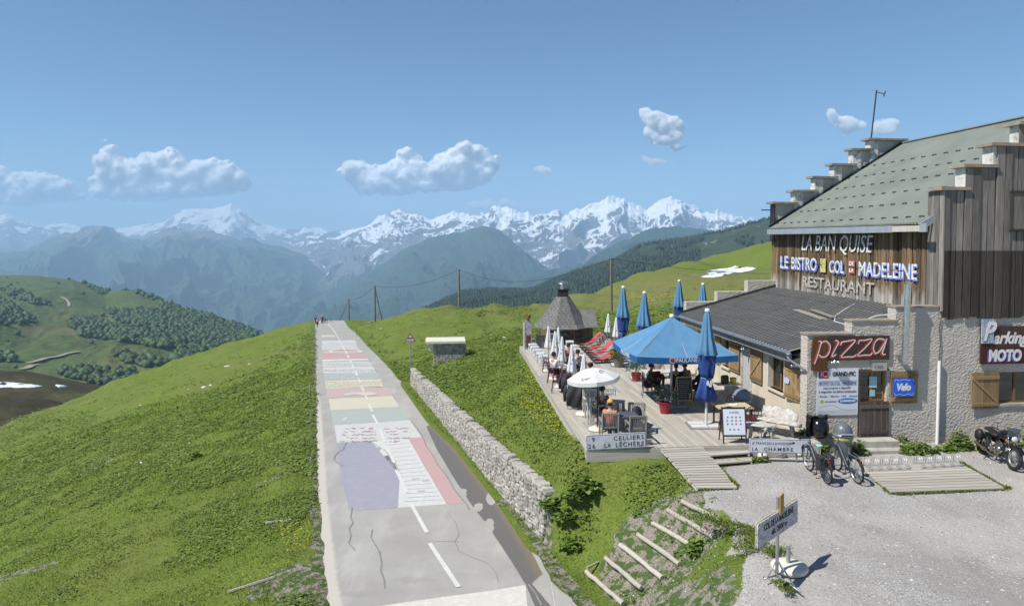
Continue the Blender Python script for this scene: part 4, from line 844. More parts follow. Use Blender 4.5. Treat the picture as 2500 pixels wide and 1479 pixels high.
mb = MB(); mb.add([(-.36, LV-.44, roofz(-.36)+.02), (U1, LV-.44, roofz(U1)+.02), (U1, LV-.44, roofz(U1)+.2), (-.36, LV-.44, roofz(-.36)+.2)], [(0, 1, 2, 3)]); mb.build('flashing', pm('dark_flashing', (.05, .05, .05)), house)
# main roof
RZ0, RZ1 = 7.1, 11.25; UR = U1+WD/2
def mz(u): return RZ0+(u-(U1-.45))*(RZ1-RZ0)/(UR-U1+.45) if u <= UR else RZ1-(u-UR)*(RZ1-RZ0)/(UR-U1+.45)
mb = MB(); n = 64; v0_, v1_ = .5, LV-.42; dv = (v1_-v0_)/n; ue = U1-.45
for s_ in (0, 1):
    ea, eb = (ue, UR) if s_ == 0 else (UR, 2*UR-ue)
    for k in range(n):
        v0 = v0_+k*dv; h = .055; P = [(v0, 0), (v0+dv*.5, 0), (v0+dv*.58, h), (v0+dv*.86, h), (v0+dv*.94, 0)]; V = []
        for (vv, hh) in P: V += [(ea, vv, mz(ea)+hh), (eb, vv, mz(eb)+hh)]
        mb.add(V, [(0, 1, 3, 2), (2, 3, 5, 4), (4, 5, 7, 6), (6, 7, 9, 8)], r=.5); mb.r[-4:] = [.35, 0, 1, .1]
rf = mb.build('roof', M_roofg, house)
mb = MB(); mb.box((UR, (v0_+v1_)/2, RZ1+.05), (.3, v1_-v0_, .05)); mb.build('ridge_cap', M_roofg, rf)
mb = MB()
for (ea, eb) in ((ue+.02, UR), (UR, 2*UR-ue)): mb.add([(ea, v0_, mz(ea)-.12), (ea, v1_, mz(ea)-.12), (eb, v1_, mz(eb)-.12), (eb, v0_, mz(eb)-.12)], [(0, 1, 2, 3)])
mb.build('roof_underside', M_int, house)
M_guard = pm('dark_snow_guard', (.035, .04, .035), rough=.6)
mb = MB(); mb.box((0, 0, .06), (.03, .22, .06), (0, 0, .05)); mb.box((.05, .08, .05), (.1, .03, .03)); gd0 = mb.build('snow_guard', M_guard, rf); first_ = True
for rj, fr in enumerate((.04, .17, .30, .43, .56, .70)):
    uu = ue+(UR-ue)*fr+.06
    for k in range(16):
        q = gd0 if first_ else gd0.copy()
        if not first_: C.objects.link(q); q.parent = rf
        first_ = False; q.location = (uu, v0_+.35+k*.68+.12*(rj % 2), mz(uu))
vj = [onu(x, 560, U1-.48)[0] for x in (2178, 2253)]
mb = MB(); mb.b2((U1-.5, vj[0], 6.84), (U1-.46, LV-.35, 7.08)); mb.build('fascia', M_fas, house)
mb = MB(); mb.b2((U1-.485, vj[1]+.05, 6.86), (U1-.45, vj[0], 7.06)); mb.build('fascia', wood('pale_weathered_board', (.33, .3, .26), (.45, .42, .37)), house)['label'] = 'pale weathered wooden fascia board'
mb = MB(); mb.b2((U1-.55, .02, 6.84), (U1-.5, vj[1]+.05, 7.12)); mb.poly([(U1-.52, 6.84), (U1+.1, 7.25), (U1+.1, 7.5), (U1-.52, 7.12)], (.35, .39), ax='y'); mb.build('metal_verge', M_fas, house)
# near stepped gable: wall, white blocks, slabs, boards
def st(px, py, v0=0): return onv(px, py, v0)
steps_n = [(st(2290, 0)[0] if False else U1, zs3+.2)]
sN = [(U1+.01, onv(2330, 461, 0)[1]), (onv(2358, 405, 0)[0], onv(2400, 406, 0)[1]), (onv(2426, 352, 0)[0], onv(2470, 354, 0)[1])]
du = sN[2][0]-sN[1][0]; dz = sN[2][1]-sN[1][1]; SN = list(sN)
while SN[-1][0]+du < UR-.6: SN.append((SN[-1][0]+du, SN[-1][1]+dz))
mb = MB(); wz_ = MB(); cp_ = MB()
for i, (u0, z) in enumerate(SN):
    u1 = SN[i+1][0] if i+1 < len(SN) else UR
    for m_ in (0, 1):
        a, b_ = (u0, u1) if m_ == 0 else (2*UR-u1, 2*UR-u0)
        mb.b2((a+.001, .05, zs3+.2), (b_, .42, z-.05), r=.5)
        if i and m_ == 0: gb = MB(); gb.b2((a-.02, -.02, SN[i-1][1]+.03), (a+.4, .44, z-.05)); gb.build('gable_block', M_white, house)
        cp_.box(((a-.16+b_+.05)/2, .2, z), (b_-a+.26, .72, .1), (0, random.uniform(-.01, .01), 0), tw=.02)
mb.build('gable_wall', M_stuc, house); cp_.build('coping', M_cap, house)['label'] = 'orange lichened stone slabs on the near gable'
def top_at(u):
    r = zs3
    for (u0, z) in SN:
        if u >= u0: r = z
    return r
hat_ = rectv(2463, 470, 2520, 562); zb = onv(2400, 775, 0)[1]; zd = onv(2400, 612, 0)[1]
mg = MB(); md_ = MB(); u = U1-.06; rnn = random.Random(8)
while u < 17.1:
    wd_ = rnn.uniform(.24, .31); uc = u+wd_/2; t_ = top_at(uc if uc < UR else 2*UR-uc)-.06; off = -rnn.choice((.03, .075)); r_ = rnn.random()
    if hat_[0]-.1 < uc < hat_[1]+.1: segs = [(zb+rnn.uniform(-.05, .05), hat_[2]-.05), (hat_[3]+.05, t_)]
    else: segs = [(zb+rnn.uniform(-.05, .05), t_)]
    for a, b_ in segs:
        tl = rnn.uniform(-.01, .01)
        if a < zd < b_:
            md_.box((uc, off, (a+zd)/2), (wd_-.055, .035, zd-a), (0, tl, 0), r=r_); mg.box((uc, off+.004, (zd+b_)/2), (wd_-.05, .035, b_-zd), (0, tl, 0), r=r_)
        else: mg.box((uc, off, (a+b_)/2), (wd_-.05, .035, b_-a), (0, tl, 0), r=r_)
    u += wd_*.92
mg.build('cladding', M_wgrey, house); md_.build('cladding', M_wdark, house)['label'] = 'dark lower boards of the gable'  # boards take a darker colour below one level line
mb = MB(); mb.b2((hat_[0], -.10, hat_[2]), (hat_[1], -.06, hat_[3])); mb.build('hatch', M_wgrey, house); mb = MB()
for z in (hat_[2], hat_[3]): mb.box(((hat_[0]+hat_[1])/2, -.115, z), (hat_[1]-hat_[0]+.15, .03, .07))
mb.box((hat_[0]-.02, -.115, (hat_[2]+hat_[3])/2), (.07, .03, hat_[3]-hat_[2])); mb.build('hatch_frame', M_wdark, house)
# far stepped gable
FA = [(onv(x, y, LV-.2)[0], onv(x, y, LV-.2)[1]) for x, y in ((1886, 496), (1935, 467), (1984, 434), (2030, 403), (2077, 366), (2118, 342))]
mb = MB(); wz_ = MB(); cp_ = MB()
for i, (u0, z) in enumerate(FA):
    u1 = FA[i+1][0] if i+1 < len(FA) else UR+.05; mb.b2((u0+.03, LV-.38, 6.6 if i == 0 else mz(u0)-.8), (u1+.03, LV-.02, z-.06)); mb.b2((2*UR-u1-.03, LV-.38, mz(u0)-.8), (2*UR-u0-.03, LV-.02, z-.06))
    if i: gb = MB(); gb.b2((u0, LV-.42, mz(u0)-.2), (u0+.42, LV-.0, z-.06)); gb.build('gable_block', M_white, house)
    cp_.box(((u0-.15+u1+.12)/2, LV-.2, z), (u1-u0+.3, .68, .1), (random.uniform(-.01, .01), random.uniform(-.015, .015), 0), tw=.02)
    if i < len(FA)-1: cp_.box((2*UR-(u0+u1)/2, LV-.2, z), (u1-u0+.3, .68, .1))
mb.b2((U1+.1, LV-.38, fz[2]), (17.0, LV-.04, 6.6)); mb.build('gable_wall', M_stuc, house); cp_.build('coping', M_capg, house)
mb = MB(); q = FA[0]; mb.b2((q[0]-.02, LV-.44, 6.5), (q[0]+.03, LV+.0, q[1]-.06)); mb.box((q[0]-.28, LV-.2, onv(1870, 513, LV-.2)[1]), (.55, .05, .05)); mb.build('iron_bracket', M_black, house)
mb = MB()                                             # verge flashing along the far gable
mb.add([(ue, v1_, mz(ue)), (UR, v1_, mz(UR)), (UR, v1_, mz(UR)+.16), (ue, v1_, mz(ue)+.16)], [(0, 1, 2, 3)]); mb.add([(ue, v1_-.1, mz(ue)+.165), (UR, v1_-.1, mz(UR)+.165), (UR, v1_+.1, mz(UR)+.165), (ue, v1_+.1, mz(ue)+.165)], [(0, 1, 2, 3)]); mb.build('flashing', M_black, house)
# side wall of boards with its painted lettering
mb = MB(); v = .0; rnn = random.Random(3)
while v < LV:
    wd_ = rnn.uniform(.14, .24); zb_ = 4.15+rnn.uniform(-.12, .05); rr = wd_/2
    P = [(U1-.0-rr*.55*math.sin(t)-.01, v+rr-rr*math.cos(t)) for t in np.linspace(0, math.pi, 6)]
    r_ = rnn.random(); cut = rnn.uniform(4.9, 5.3) if rnn.random() < .45 else None; spans = [(zb_, cut-.01), (cut+.01, 7.0)] if cut else [(zb_, 7.0)]
    for a, b_ in spans:
        dx = rnn.uniform(-.015, .015)
        mb.add([(p[0]+dx, p[1], a) for p in P]+[(p[0]+dx, p[1], b_) for p in P], [(i, i+1, i+7, i+6) for i in range(5)]+[(5, 4, 3, 2, 1, 0), (6, 7, 8, 9, 10, 11)], r=min(1, max(0, r_+rnn.uniform(-.15, .15))))
    v += wd_+.03
v = -.1; mc = MB()
while v < .5:
    wd_ = rnn.uniform(.13, .2); mc.box((U1-.035+rnn.uniform(-.01, .01), v+wd_/2, (4.3+SN[0][1]-.06)/2), (.05, wd_, SN[0][1]-.06-4.3), r=rnn.random()); v += wd_+.015
mc.build('cladding', M_wgrey, house); bk = MB(); bk.b2((U1+.03, .44, 4.2), (U1+.06, LV-.42, 7.0)); bk.build('dark_gap_backing', M_int, house)  # black sheet added behind the boards, painting the shade in their gaps
mb.build('cladding', M_wside, house, smooth=False)['label'] = 'brown weathered boards carrying the painted house name'
M_tw = pm('white_sign_paint', (.74, .74, .72), (.6, .6, .58), sc=5, dirt=(.2, .15, .09), dsc=7, det=8); M_tb = pm('blue_sign_paint', (.09, .14, .50), (.13, .19, .55)); M_tg = pm('faded_sign_paint', (.52, .5, .46), (.3, .26, .21), sc=7, det=8, dirt=(.2, .16, .11), dsc=9); M_ty = pm('yellow_sign_paint', (.62, .56, .24), (.55, .5, .2), sc=4, dirt=(.2, .15, .08), dsc=6); M_tr = pm('red_sign_paint', (.42, .08, .08), (.36, .1, .09), sc=5)
wallface = (math.pi/2, 0, -math.pi/2)
def wtext(s_, x0, y0, x1, y1, mat_, size_y, parent=house, uoff=.10, name='lettering', shear=0, off=0.0, sh=None):
    """text on the board wall between two picture points of its baseline; size_y = cap height in metres"""
    (va, za), (vb, zb2) = onu(x0, y0, U1-uoff), onu(x1, y1, U1-uoff); size = size_y/.70
    o = text(s_, size, mat_, name, parent, (0, 0, 0), (0, 0, 0), .004, shear=shear, off=off)
    xs = [q.co.x for q in o.data.vertices]; wd_ = max(xs)-min(xs); k = (va-vb)/wd_
    o.data.transform(Matrix.Translation((-min(xs), 0, 0))); o.data.transform(Matrix.Diagonal((k, 1, 1, 1)))
    sl = (zb2-za)/(va-vb); o.data.transform(Matrix(((1, 0, 0, 0), (sl, 1, 0, 0), (0, 0, 1, 0), (0, 0, 0, 1))))
    o.location = (U1-uoff, va, za); o.rotation_euler = wallface; return o
def capm(x, y0, y1): return onu(x, y0, U1-.1)[1]-onu(x, y1, U1-.1)[1]
wtext('LA BAN QUISE', 1957, 611, 2131, 617, M_tw, capm(2040, 574, 614), shear=.2)
for (s_, xa, ya, xb, yb) in (('LE', 1905, 654, 1924, 655), ('BISTRO', 1932, 656, 1993, 661), ('COL', 2024, 665, 2060, 667), ('MADELEINE', 2096, 672, 2238, 683)):
    h_ = capm((xa+xb)/2, 634, 664) if xa < 2090 else capm(2160, 640, 676)
    wtext(s_, xa+3, ya+3, xb+3, yb+3.5, M_tb, h_, uoff=.096, off=.012); wtext(s_, xa, ya, xb, yb, M_tw, h_, uoff=.105, off=.008)
wtext('RESTAURANT', 1959, 698, 2134, 720, M_tg, capm(2040, 682, 709), off=.012)
def wpanel(x0, y0, x1, y1, m_, name):
    (va, za), (vb, zb2) = onu(x0, y1, U1-.1), onu(x1, y1, U1-.1); zt2 = onu(x0, y0, U1-.1)[1]; mb = MB(); mb.b2((U1-.098, vb, za), (U1-.09, va, zt2)); return mb.build(name, m_, house)
wpanel(2002, 631, 2015, 664, M_ty, 'painted_panel'); wpanel(2071, 635, 2086, 667, M_tr, 'painted_panel'); wtext('DE', 2073, 648, 2084, 649, M_tw, .16, uoff=.108, off=.008); wtext('LA', 2073, 664, 2084, 665, M_tw, .16, uoff=.108, off=.008); wtext('DU', 2004, 646, 2013, 646, M_tg, .14, uoff=.108)
mb = MB()                                             # hatch lines sawn in the boards
for (xa, xb, y) in ((1900, 1945, 642), (1990, 2005, 645), (2068, 2103, 651), (2175, 2205, 659)):
    (va, za), (vb, zb2) = onu(xa, y, U1-.11), onu(xb, y+.5, U1-.11); mb.b2((U1-.12, vb, za-.012), (U1-.106, va, za+.012))
mb.build('sawn_groove', M_black, house)
# doors, windows and shutters
def shutter(parent, w_, h_, name='shutter', diag=1, m_=None):
    """closed board shutter lying in the local x-z plane, x 0..w, facing -y"""
    mb = MB(); n = max(4, int(w_/.105))
    for i in range(n): mb.b2((i*w_/n+.003, -.028, random.uniform(0, .012)), ((i+1)*w_/n-.003, 0, h_-random.uniform(0, .012)))
    for z in (h_*.13, h_*.85): mb.b2((.01, -.055, z-.05), (w_-.01, -.028, z+.05))
    if diag:
        a, b_ = (.04, h_*.83), (w_-.04, h_*.17)
        if diag < 0: a, b_ = (.04, h_*.17), (w_-.04, h_*.83)
        d_ = Vector((b_[0]-a[0], 0, b_[1]-a[1])); mb.box(((a[0]+b_[0])/2, -.045, (a[1]+b_[1])/2), (d_.length, .024, .085), (0, -math.atan2(d_.z, d_.x), 0))
    o = mb.build(name, m_ or M_shut, parent); return o
def window(parent, w_, h_, nx=2, ny=2, m_=None):      # local x 0..w, z 0..h, y = 0 front
    f_ = MB(); t = .06
    f_.b2((0, 0, 0), (t, .06, h_)); f_.b2((w_-t, 0, 0), (w_, .06, h_)); f_.b2((t, 0, 0), (w_-t, .06, t)); f_.b2((t, 0, h_-t), (w_-t, .06, h_))
    for i in range(1, nx): f_.b2((w_*i/nx-.035, .002, t), (w_*i/nx+.035, .055, h_-t))
    for i in range(1, ny):
        for k in range(nx): f_.b2((w_*k/nx+.036, .012, h_*i/ny-.012), (w_*(k+1)/nx-.036, .05, h_*i/ny+.012))
    o = f_.build('window', m_ or M_frame, parent); g_ = MB(); g_.b2((t*.5, .03, t*.5), (w_-t*.5, .04, h_-t*.5)); g_.build('pane', M_glass, o); return o
def sidew(o, v, z, uo=0.0, flip=0):                   # put a local x-z thing on the -u face: its x axis runs towards -v (left to right as seen)
    o.location = (uo, v, z); o.rotation_euler = (0, 0, -math.pi/2); return o
# side wall: W1 etc are (v0, v1, z0, z1) with v increasing away from the camera
for k_, W_ in enumerate((W1, W2, W3)):
    o = window(house, W_[1]-W_[0], W_[3]-W_[2], 2, 1); sidew(o, W_[1], W_[2], .16)
    mb = MB(); mb.b2((-.06, W_[0]-.06, W_[2]-.07), (.16, W_[1]+.06, W_[2])); mb.build('sill', M_smooth, house)
    mb = MB(); mb.b2((-.03, W_[0]-.09, W_[2]), (.02, W_[0], W_[3]+.1)); mb.b2((-.03, W_[1], W_[2]), (.02, W_[1]+.09, W_[3]+.1)); mb.b2((-.03, W_[0], W_[3]), (.02, W_[1], W_[3]+.1)); mb.build('window_surround', M_white, house)
o = shutter(house, sv(1921)-sv(1955)-.02, 1.2, diag=1); sidew(o, sv(1921)-.03, 1.3, -.07); o.rotation_euler.z = -math.pi/2+.12
b1 = MB(); b1.poly([(.17+.16*math.cos(t), .62+.11*math.sin(t)) for t in np.linspace(0, 2*math.pi, 16)[:-1]], (-.064, -.058), ax='y'); b1.build('blue_plate', pm('pale_blue_plate', (.45, .55, .72)), o)
o = shutter(house, sv(1835)-sv(1862), 1.15, diag=-1); sidew(o, sv(1835), 1.35, -.03)
o = shutter(house, sv(1783)-sv(1807), 1.15, diag=0); sidew(o, sv(1783), 1.38, -.03)
o = shutter(house, sv(1748)-sv(1762), 1.15, diag=1); sidew(o, sv(1748), 1.38, -.03)
mb = MB(); mb.b2((.05, D1[0], .4), (.1, D1[1], 2.42)); d1 = mb.build('door', pm('grey_door_paint', (.46, .46, .45), (.4, .4, .39)), house); mb = MB(); mb.b2((-.03, D1[0]-.07, .4), (.02, D1[0], 2.5)); mb.b2((-.03, D1[1], .4), (.02, D1[1]+.07, 2.5)); mb.b2((-.03, D1[0], 2.42), (.02, D1[1], 2.5)); mb.build('door_frame', M_white, house)
mb = MB(); mb.box((.03, D1[0]+.1, 1.4), (.04, .03, .12)); mb.build('handle', M_black, d1)
# front: glazed door with a stable half-door below
u0, u1, z0, z1 = door; zh = onv(2130, 981, 0)[1]
o = window(house, u1-u0, z1-zh, 2, 4, wood('orange_brown_frame', (.22, .11, .04), (.32, .17, .06))); o.location = (u0, .12, zh); o.name = 'glazed_door'
mb = MB(); mb.b2((.36, -.012, .44), (.62, -.006, .80)); mb.b2((.38, -.012, .16), (.56, -.006, .36)); mb.build('notice', pm('pale_blue_paper', (.35, .55, .62), (.3, .5, .6)), o)
o = shutter(house, u1-u0+.1, zh-z0+.03, 'half_door', 0, M_door); o.location = (u0-.03, -.02, z0)
mb = MB(); mb.b2((u0-.08, -.02, z0), (u0-.005, .1, z1+.05)); mb.b2((u0-.08, -.03, z1), (u1+.05, .06, z1+.06)); mb.build('door_frame', M_door, house)
mb = MB(); mb.b2((u0-.1, .02, z0-.1), (u1+.1, .43, z0+.005)); mb.build('threshold', M_conc, house)
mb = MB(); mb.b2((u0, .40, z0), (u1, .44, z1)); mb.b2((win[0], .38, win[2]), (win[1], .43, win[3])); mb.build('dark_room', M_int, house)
mb = MB(); sx0, sx1 = onv(2078, 1067, -.5)[0], onv(2196, 1067, -.5)[0]
for k in range(3): mb.box(((sx0+sx1)/2+k*.1, -.27-.17*k, z0-.07-.19*k-.05), (sx1-sx0+k*.04, .5+.34*k, .19), r=.5, tw=.003)
mb.build('entrance_step', M_conc, house)
mb = MB(); mb.box((sx0-.75, -.22, .22), (1.1, .42, .5)); mb.b2((0.05, -.12, -.3), (17, -.004, z0-.28)); mb.build('plinth', M_stuc, house)
# window right of the pipe
u0, u1, z0w, z1w = win; o = window(house, u1-u0, z1w-z0w, 2, 1); o.location = (u0, .14, z0w)
mb = MB(); mb.b2((u0-.05, -.06, z0w-.08), (u1+.05, .14, z0w)); mb.build('sill', M_conc, house)
a = rectv(2366, 907, 2436, 997); o = shutter(house, a[1]-a[0], a[3]-a[2], diag=1); o.location = (a[0], -.07, a[2]); o.rotation_euler.z = .05
o = shutter(house, a[1]-a[0], a[3]-a[2], diag=-1); o.location = (u1+.02, -.05, a[2])
a = rectv(2172, 905, 2238, 984); o = shutter(house, a[1]-a[0], a[3]-a[2], diag=0); o.location = (a[0], -.03, a[2]); o['label'] = 'closed shutter behind the blue sign'
# pipes, lamps, meter box
p0, p1 = onv(2208, 880, -.28), onv(2218, 690, -.28); mb = MB(); mb.tube([(p0[0], -.28, p0[1]-.1), (p0[0], -.28, p0[1]+.05), (p1[0], -.28, p1[1]-.02)], .095, n=14)
for k in range(6): t = .1+k*.17; mb.tube([(p0[0]+(p1[0]-p0[0])*t, -.28, p0[1]+(p1[1]-p0[1])*t-.02), (p0[0]+(p1[0]-p0[0])*t, -.28, p0[1]+(p1[1]-p0[1])*t+.02)], .103, n=14)
mb.tube([(p0[0]-.02, 0, p0[1]+.12), (p0[0]-.02, -.28, p0[1]+.12)], .09, n=14); mb.tube([(p1[0], -.28, p1[1]-.05), (p1[0], -.28, p1[1]+.02)], [.11, .13], n=14); mb.build('stove_pipe', M_steel, house, smooth=True, sharp=35)
mb = MB(); p0, p1 = onv(2287.5, 1084, -.08), onv(2293.5, 881, -.08); mb.tube([(p0[0], -.08, p0[1]), (p1[0], -.08, p1[1])], .05, n=12); mb.build('drain_pipe', M_pvc, house, smooth=True, sharp=40)
mb = MB(); q = [onv(x, y, -.03) for x, y in ((2293, 882), (2296, 840), (2294, 800), (2298, 775))]; mb.tube([(a[0], -.03, a[1]) for a in q], .012, n=5); mb.build('cable', M_black, house)
mb = MB(); a = rectv(2124, 884, 2160, 903); mb.b2((a[0], -.12, a[2]), (a[1], 0, a[3])); bx = mb.build('meter_box', M_steel, house); mt = text('130S', .16, pm('blue_marker', (.08, .09, .2)), 'scrawl', bx, (a[0]+.06, -.125, a[2]+.06), (math.pi/2, 0, 0), .002)
def spot(parent, c, dr):
    mb = MB(); mb.box(c, (.07, .07, .07)); c2 = Vector(c)+Vector(dr)*.16; mb.tube([c, c2], .015, n=6); mb.lathe([(.02, .1), (.055, .06), (.07, 0), (.06, -.01)], 10, c2); mb.blob((c2.x+.12, c2.y, c2.z+.02), .06, 8, 6, 0)
    mb.blob((c2.x-.09, c2.y, c2.z+.01), .05, 8, 6, 0); return mb.build('spotlight', M_steel, parent, smooth=True, sharp=40)
a = onv(2034, 885, -.1); spot(house, (a[0], -.03, a[1]), (0, -1, 0)); a = onu(1822, 852, -.1); spot(house, (-.03, a[0], a[1]-.02), (-1, 0, 0)); a = onu(1946, 892, -.1); spot(house, (-.03, a[0], a[1]-.02), (-1, 0, 0))
# loose things lying on the lean-to roof
M_plank = wood('loose_plank', (.26, .24, .20), (.36, .33, .28))
def onroof(px, py):
    a, f, d = unray(px, py); best = None
    for t in np.arange(20, 40, .02):
        X_, Y_, z_ = a*t, f*t, HC+d*t; u, v = toBL(X_, Y_)
        if z_ <= roofz(u)+.05 and 0 < u < U1: return Vector((u, v, roofz(u)+.04))
    return Vector((2, 3, roofz(2)))
for (p, q, w_, lb) in (((1944, 758), (2012, 781), .22, 'wide grey plank lying loose on the dark lean-to roof'), ((1984, 760), (2036, 779), .18, 'narrow grey plank lying across the wide one on the lean-to roof')):
    a, b_ = onroof(*p), onroof(*q); o = thing('plank', lb, 'plank', house.matrix_basis@((a+b_)/2) if False else BL(*((a+b_)/2)), 0, 'loose planks on the lean-to roof'); d_ = b_-a
    mb = MB(); mb.box((0, 0, .04+(.03 if w_ < .2 else 0)), (d_.length, w_, .045), tw=.01); k = mb.build('board', M_plank, o); wd = (BL(*b_)-BL(*a)); k.rotation_euler = Vector((wd.x, wd.y, wd.z)).to_track_quat('X', 'Z').to_euler()
mb = MB(); q = [onroof(x, y)+Vector((0, 0, .03)) for x, y in ((2088, 742), (2062, 757), (2040, 772), (2037, 786), (2062, 793), (2064, 803), (2076, 804))]; q = [BL(*a) for a in q]; mb.tube(q, .018, n=6); tag(mb.build('cable', M_pvc, None, smooth=True), 'white cable trailing loose over the lean-to roof', 'cable')
mb = MB(); q = [onroof(x, y)+Vector((0, 0, .03)) for x, y in ((2118, 780), (2140, 772), (2165, 770), (2180, 762))]; q = [BL(*a) for a in q]; mb.tube(q, .016, n=6); tag(mb.build('cable', M_pvc, None, smooth=True), 'short white cable by the upper parapet step of the lean-to roof', 'cable')
# aerial on the far gable
a = BL(*[onv(2127, 334, LV-.2)[0], LV-.2, onv(2127, 338, LV-.2)[1]]); o = thing('aerial', 'thin black aerial mast leaning on the highest slab of the far gable', 'aerial', a)
tp = onv(2140, 221, LV-.2); tp = BL(tp[0], LV-.2, tp[1])-a; mb = MB(); mb.tube([(0, 0, 0), tp], .035, n=6); mb.build('mast', pm('dark_blue_steel', (.02, .025, .06)), o)
ar = BL(onv(2160, 232, LV-.2)[0], LV-.2, onv(2160, 230, LV-.2)[1])-a; mb = MB(); mb.tube([tp*.965, ar], .02, n=6); mb.tube([ar+Vector((.03, 0, .14)), ar-Vector((0.05, 0, .12))], .028, n=6); mb.build('antenna_arm', M_black, o)
# ---------------------------------------------------------------- signs on the house
def board_sign(name, label, cat, x0, y0, x1, y1, mat_, v0=-.1, th=.03, grp=None):
    a = rectv(x0, y0, x1, y1, v0-th); o = thing(name, label, cat, BL(a[0], v0, a[2]), TH, grp); mb = MB(); mb.b2((0, -th, 0), (a[1]-a[0], 0, a[3]-a[2])); p = mb.build('board', mat_, o); return o, p, a[1]-a[0], a[3]-a[2]
def fit(o, x0, x1, z0, z1, y=-.033, keep=False):      # fit a text mesh into a box of the local x-z plane
    vs_ = [v.co for v in o.data.vertices]; a, b_ = min(v.x for v in vs_), max(v.x for v in vs_); c_, d_ = min(v.y for v in vs_), max(v.y for v in vs_)
    sx, sy = (x1-x0)/(b_-a), (z1-z0)/(d_-c_)
    o.data.transform(Matrix.Translation((-a, -c_, 0))); o.data.transform(Matrix.Diagonal((sx, sy, 1, 1))); o.location = (x0, y, z0); o.rotation_euler = (math.pi/2, 0, 0); return o
M_burnt = wood('burnt_wood', (.05, .03, .025), (.085, .05, .04)); M_wal = wood('red_brown_wood', (.11, .05, .025), (.17, .08, .04)); M_wp = pm('white_enamel', (.74, .73, .70), rough=.5); M_rp = pm('red_enamel', (.50, .06, .035), rough=.5); M_ink = pm('dark_ink', (.035, .035, .045), rough=.6)
o, p, W_, H_ = board_sign('pizza_sign', 'dark burnt board reading pizza in red and white script', 'sign', 2022, 820, 2172, 879, M_burnt, -.02, .05)
def strokes(paths, w_, mat_, parent, y, name='lettering', sh=(0, 0)):
    mb = MB()
    for k, P in enumerate(paths):
        P = [Vector((a+sh[0], y-k*.0008, b_+sh[1])) for a, b_ in P]
        V = []
        for i, q in enumerate(P):
            d = (P[min(i+1, len(P)-1)]-P[max(i-1, 0)]).normalized(); n_2 = Vector((-d.z, 0, d.x)); V += [q+n_2*w_/2, q-n_2*w_/2]
        mb.add(V+[v+Vector((0, .004, 0)) for v in V], [(2*i, 2*i+1, 2*i+3, 2*i+2) for i in range(len(P)-1)])
    return mb.build(name, mat_, parent)
pw = lambda pts: [((lambda a: (a[0]-PB[0], a[1]-PB[1]))(onv(1940+x/4.622, 780+y/4.622, -.07))) for x, y in pts]
def smooth_(P, n=5):
    Q = []
    for i in range(len(P)-1):
        p0 = P[max(0, i-1)]; p1 = P[i]; p2 = P[i+1]; p3 = P[min(len(P)-1, i+2)]
        for t in np.linspace(0, 1, n, endpoint=False):
            Q.append(tuple(.5*((2*p1[j])+(-p0[j]+p2[j])*t+(2*p0[j]-5*p1[j]+4*p2[j]-p3[j])*t*t+(-p0[j]+3*p1[j]-3*p2[j]+p3[j])*t**3) for j in (0, 1)))
    return Q+[P[-1]]
q = rectv(2022, 820, 2172, 879, -.07); PB = (q[0], q[2])
rest = [smooth_(pw(s_)) for s_ in ([(455, 235), (490, 255), (450, 340), (415, 410), (440, 412), (465, 390)], [(515, 290), (530, 255), (580, 245), (680, 235), (600, 330), (520, 420), (600, 420), (665, 418), (690, 395)],
        [(715, 275), (730, 235), (780, 235), (868, 222), (790, 320), (705, 405), (790, 400), (850, 400), (868, 375)], [(1010, 230), (950, 215), (900, 260), (885, 330), (905, 380), (950, 360), (1000, 280), (1035, 215), (1010, 300), (985, 380), (1020, 395)])]
strokes(rest, .085, M_rp, o, -.053, 'red_lettering', (-.025, -.012)); strokes(rest, .035, M_wp, o, -.058, 'white_lettering', (.012, .004))
q = rectv(1983, 822, 2022, 907, -.09); PB = (q[0], q[2])
o2 = thing('letter_board', 'brown upright slab carrying the letter p, left end of the pizza board', 'sign', BL(q[0], -.03, q[2]), TH); mb = MB(); w2, h2 = q[1]-q[0], q[3]-q[2]
mb.poly([(0, .04), (w2*.3, 0), (w2*.95, .03), (w2, h2*.3), (w2*.97, h2*.95), (w2*.8, h2), (.03, h2*.97), (-.02, h2*.5)], (-.06, 0), ax='y'); mb.build('slab', M_wal, o2)
P_ = [smooth_(pw(s_)) for s_ in ([(262, 245), (290, 250), (275, 320), (245, 420), (215, 500)], [(275, 320), (300, 260), (350, 245), (390, 290), (385, 360), (345, 415), (295, 420), (268, 395)])]
strokes(P_, .085, M_rp, o2, -.063, 'red_lettering', (-.02, -.01)); strokes(P_, .035, M_wp, o2, -.068, 'white_lettering', (.012, .004))
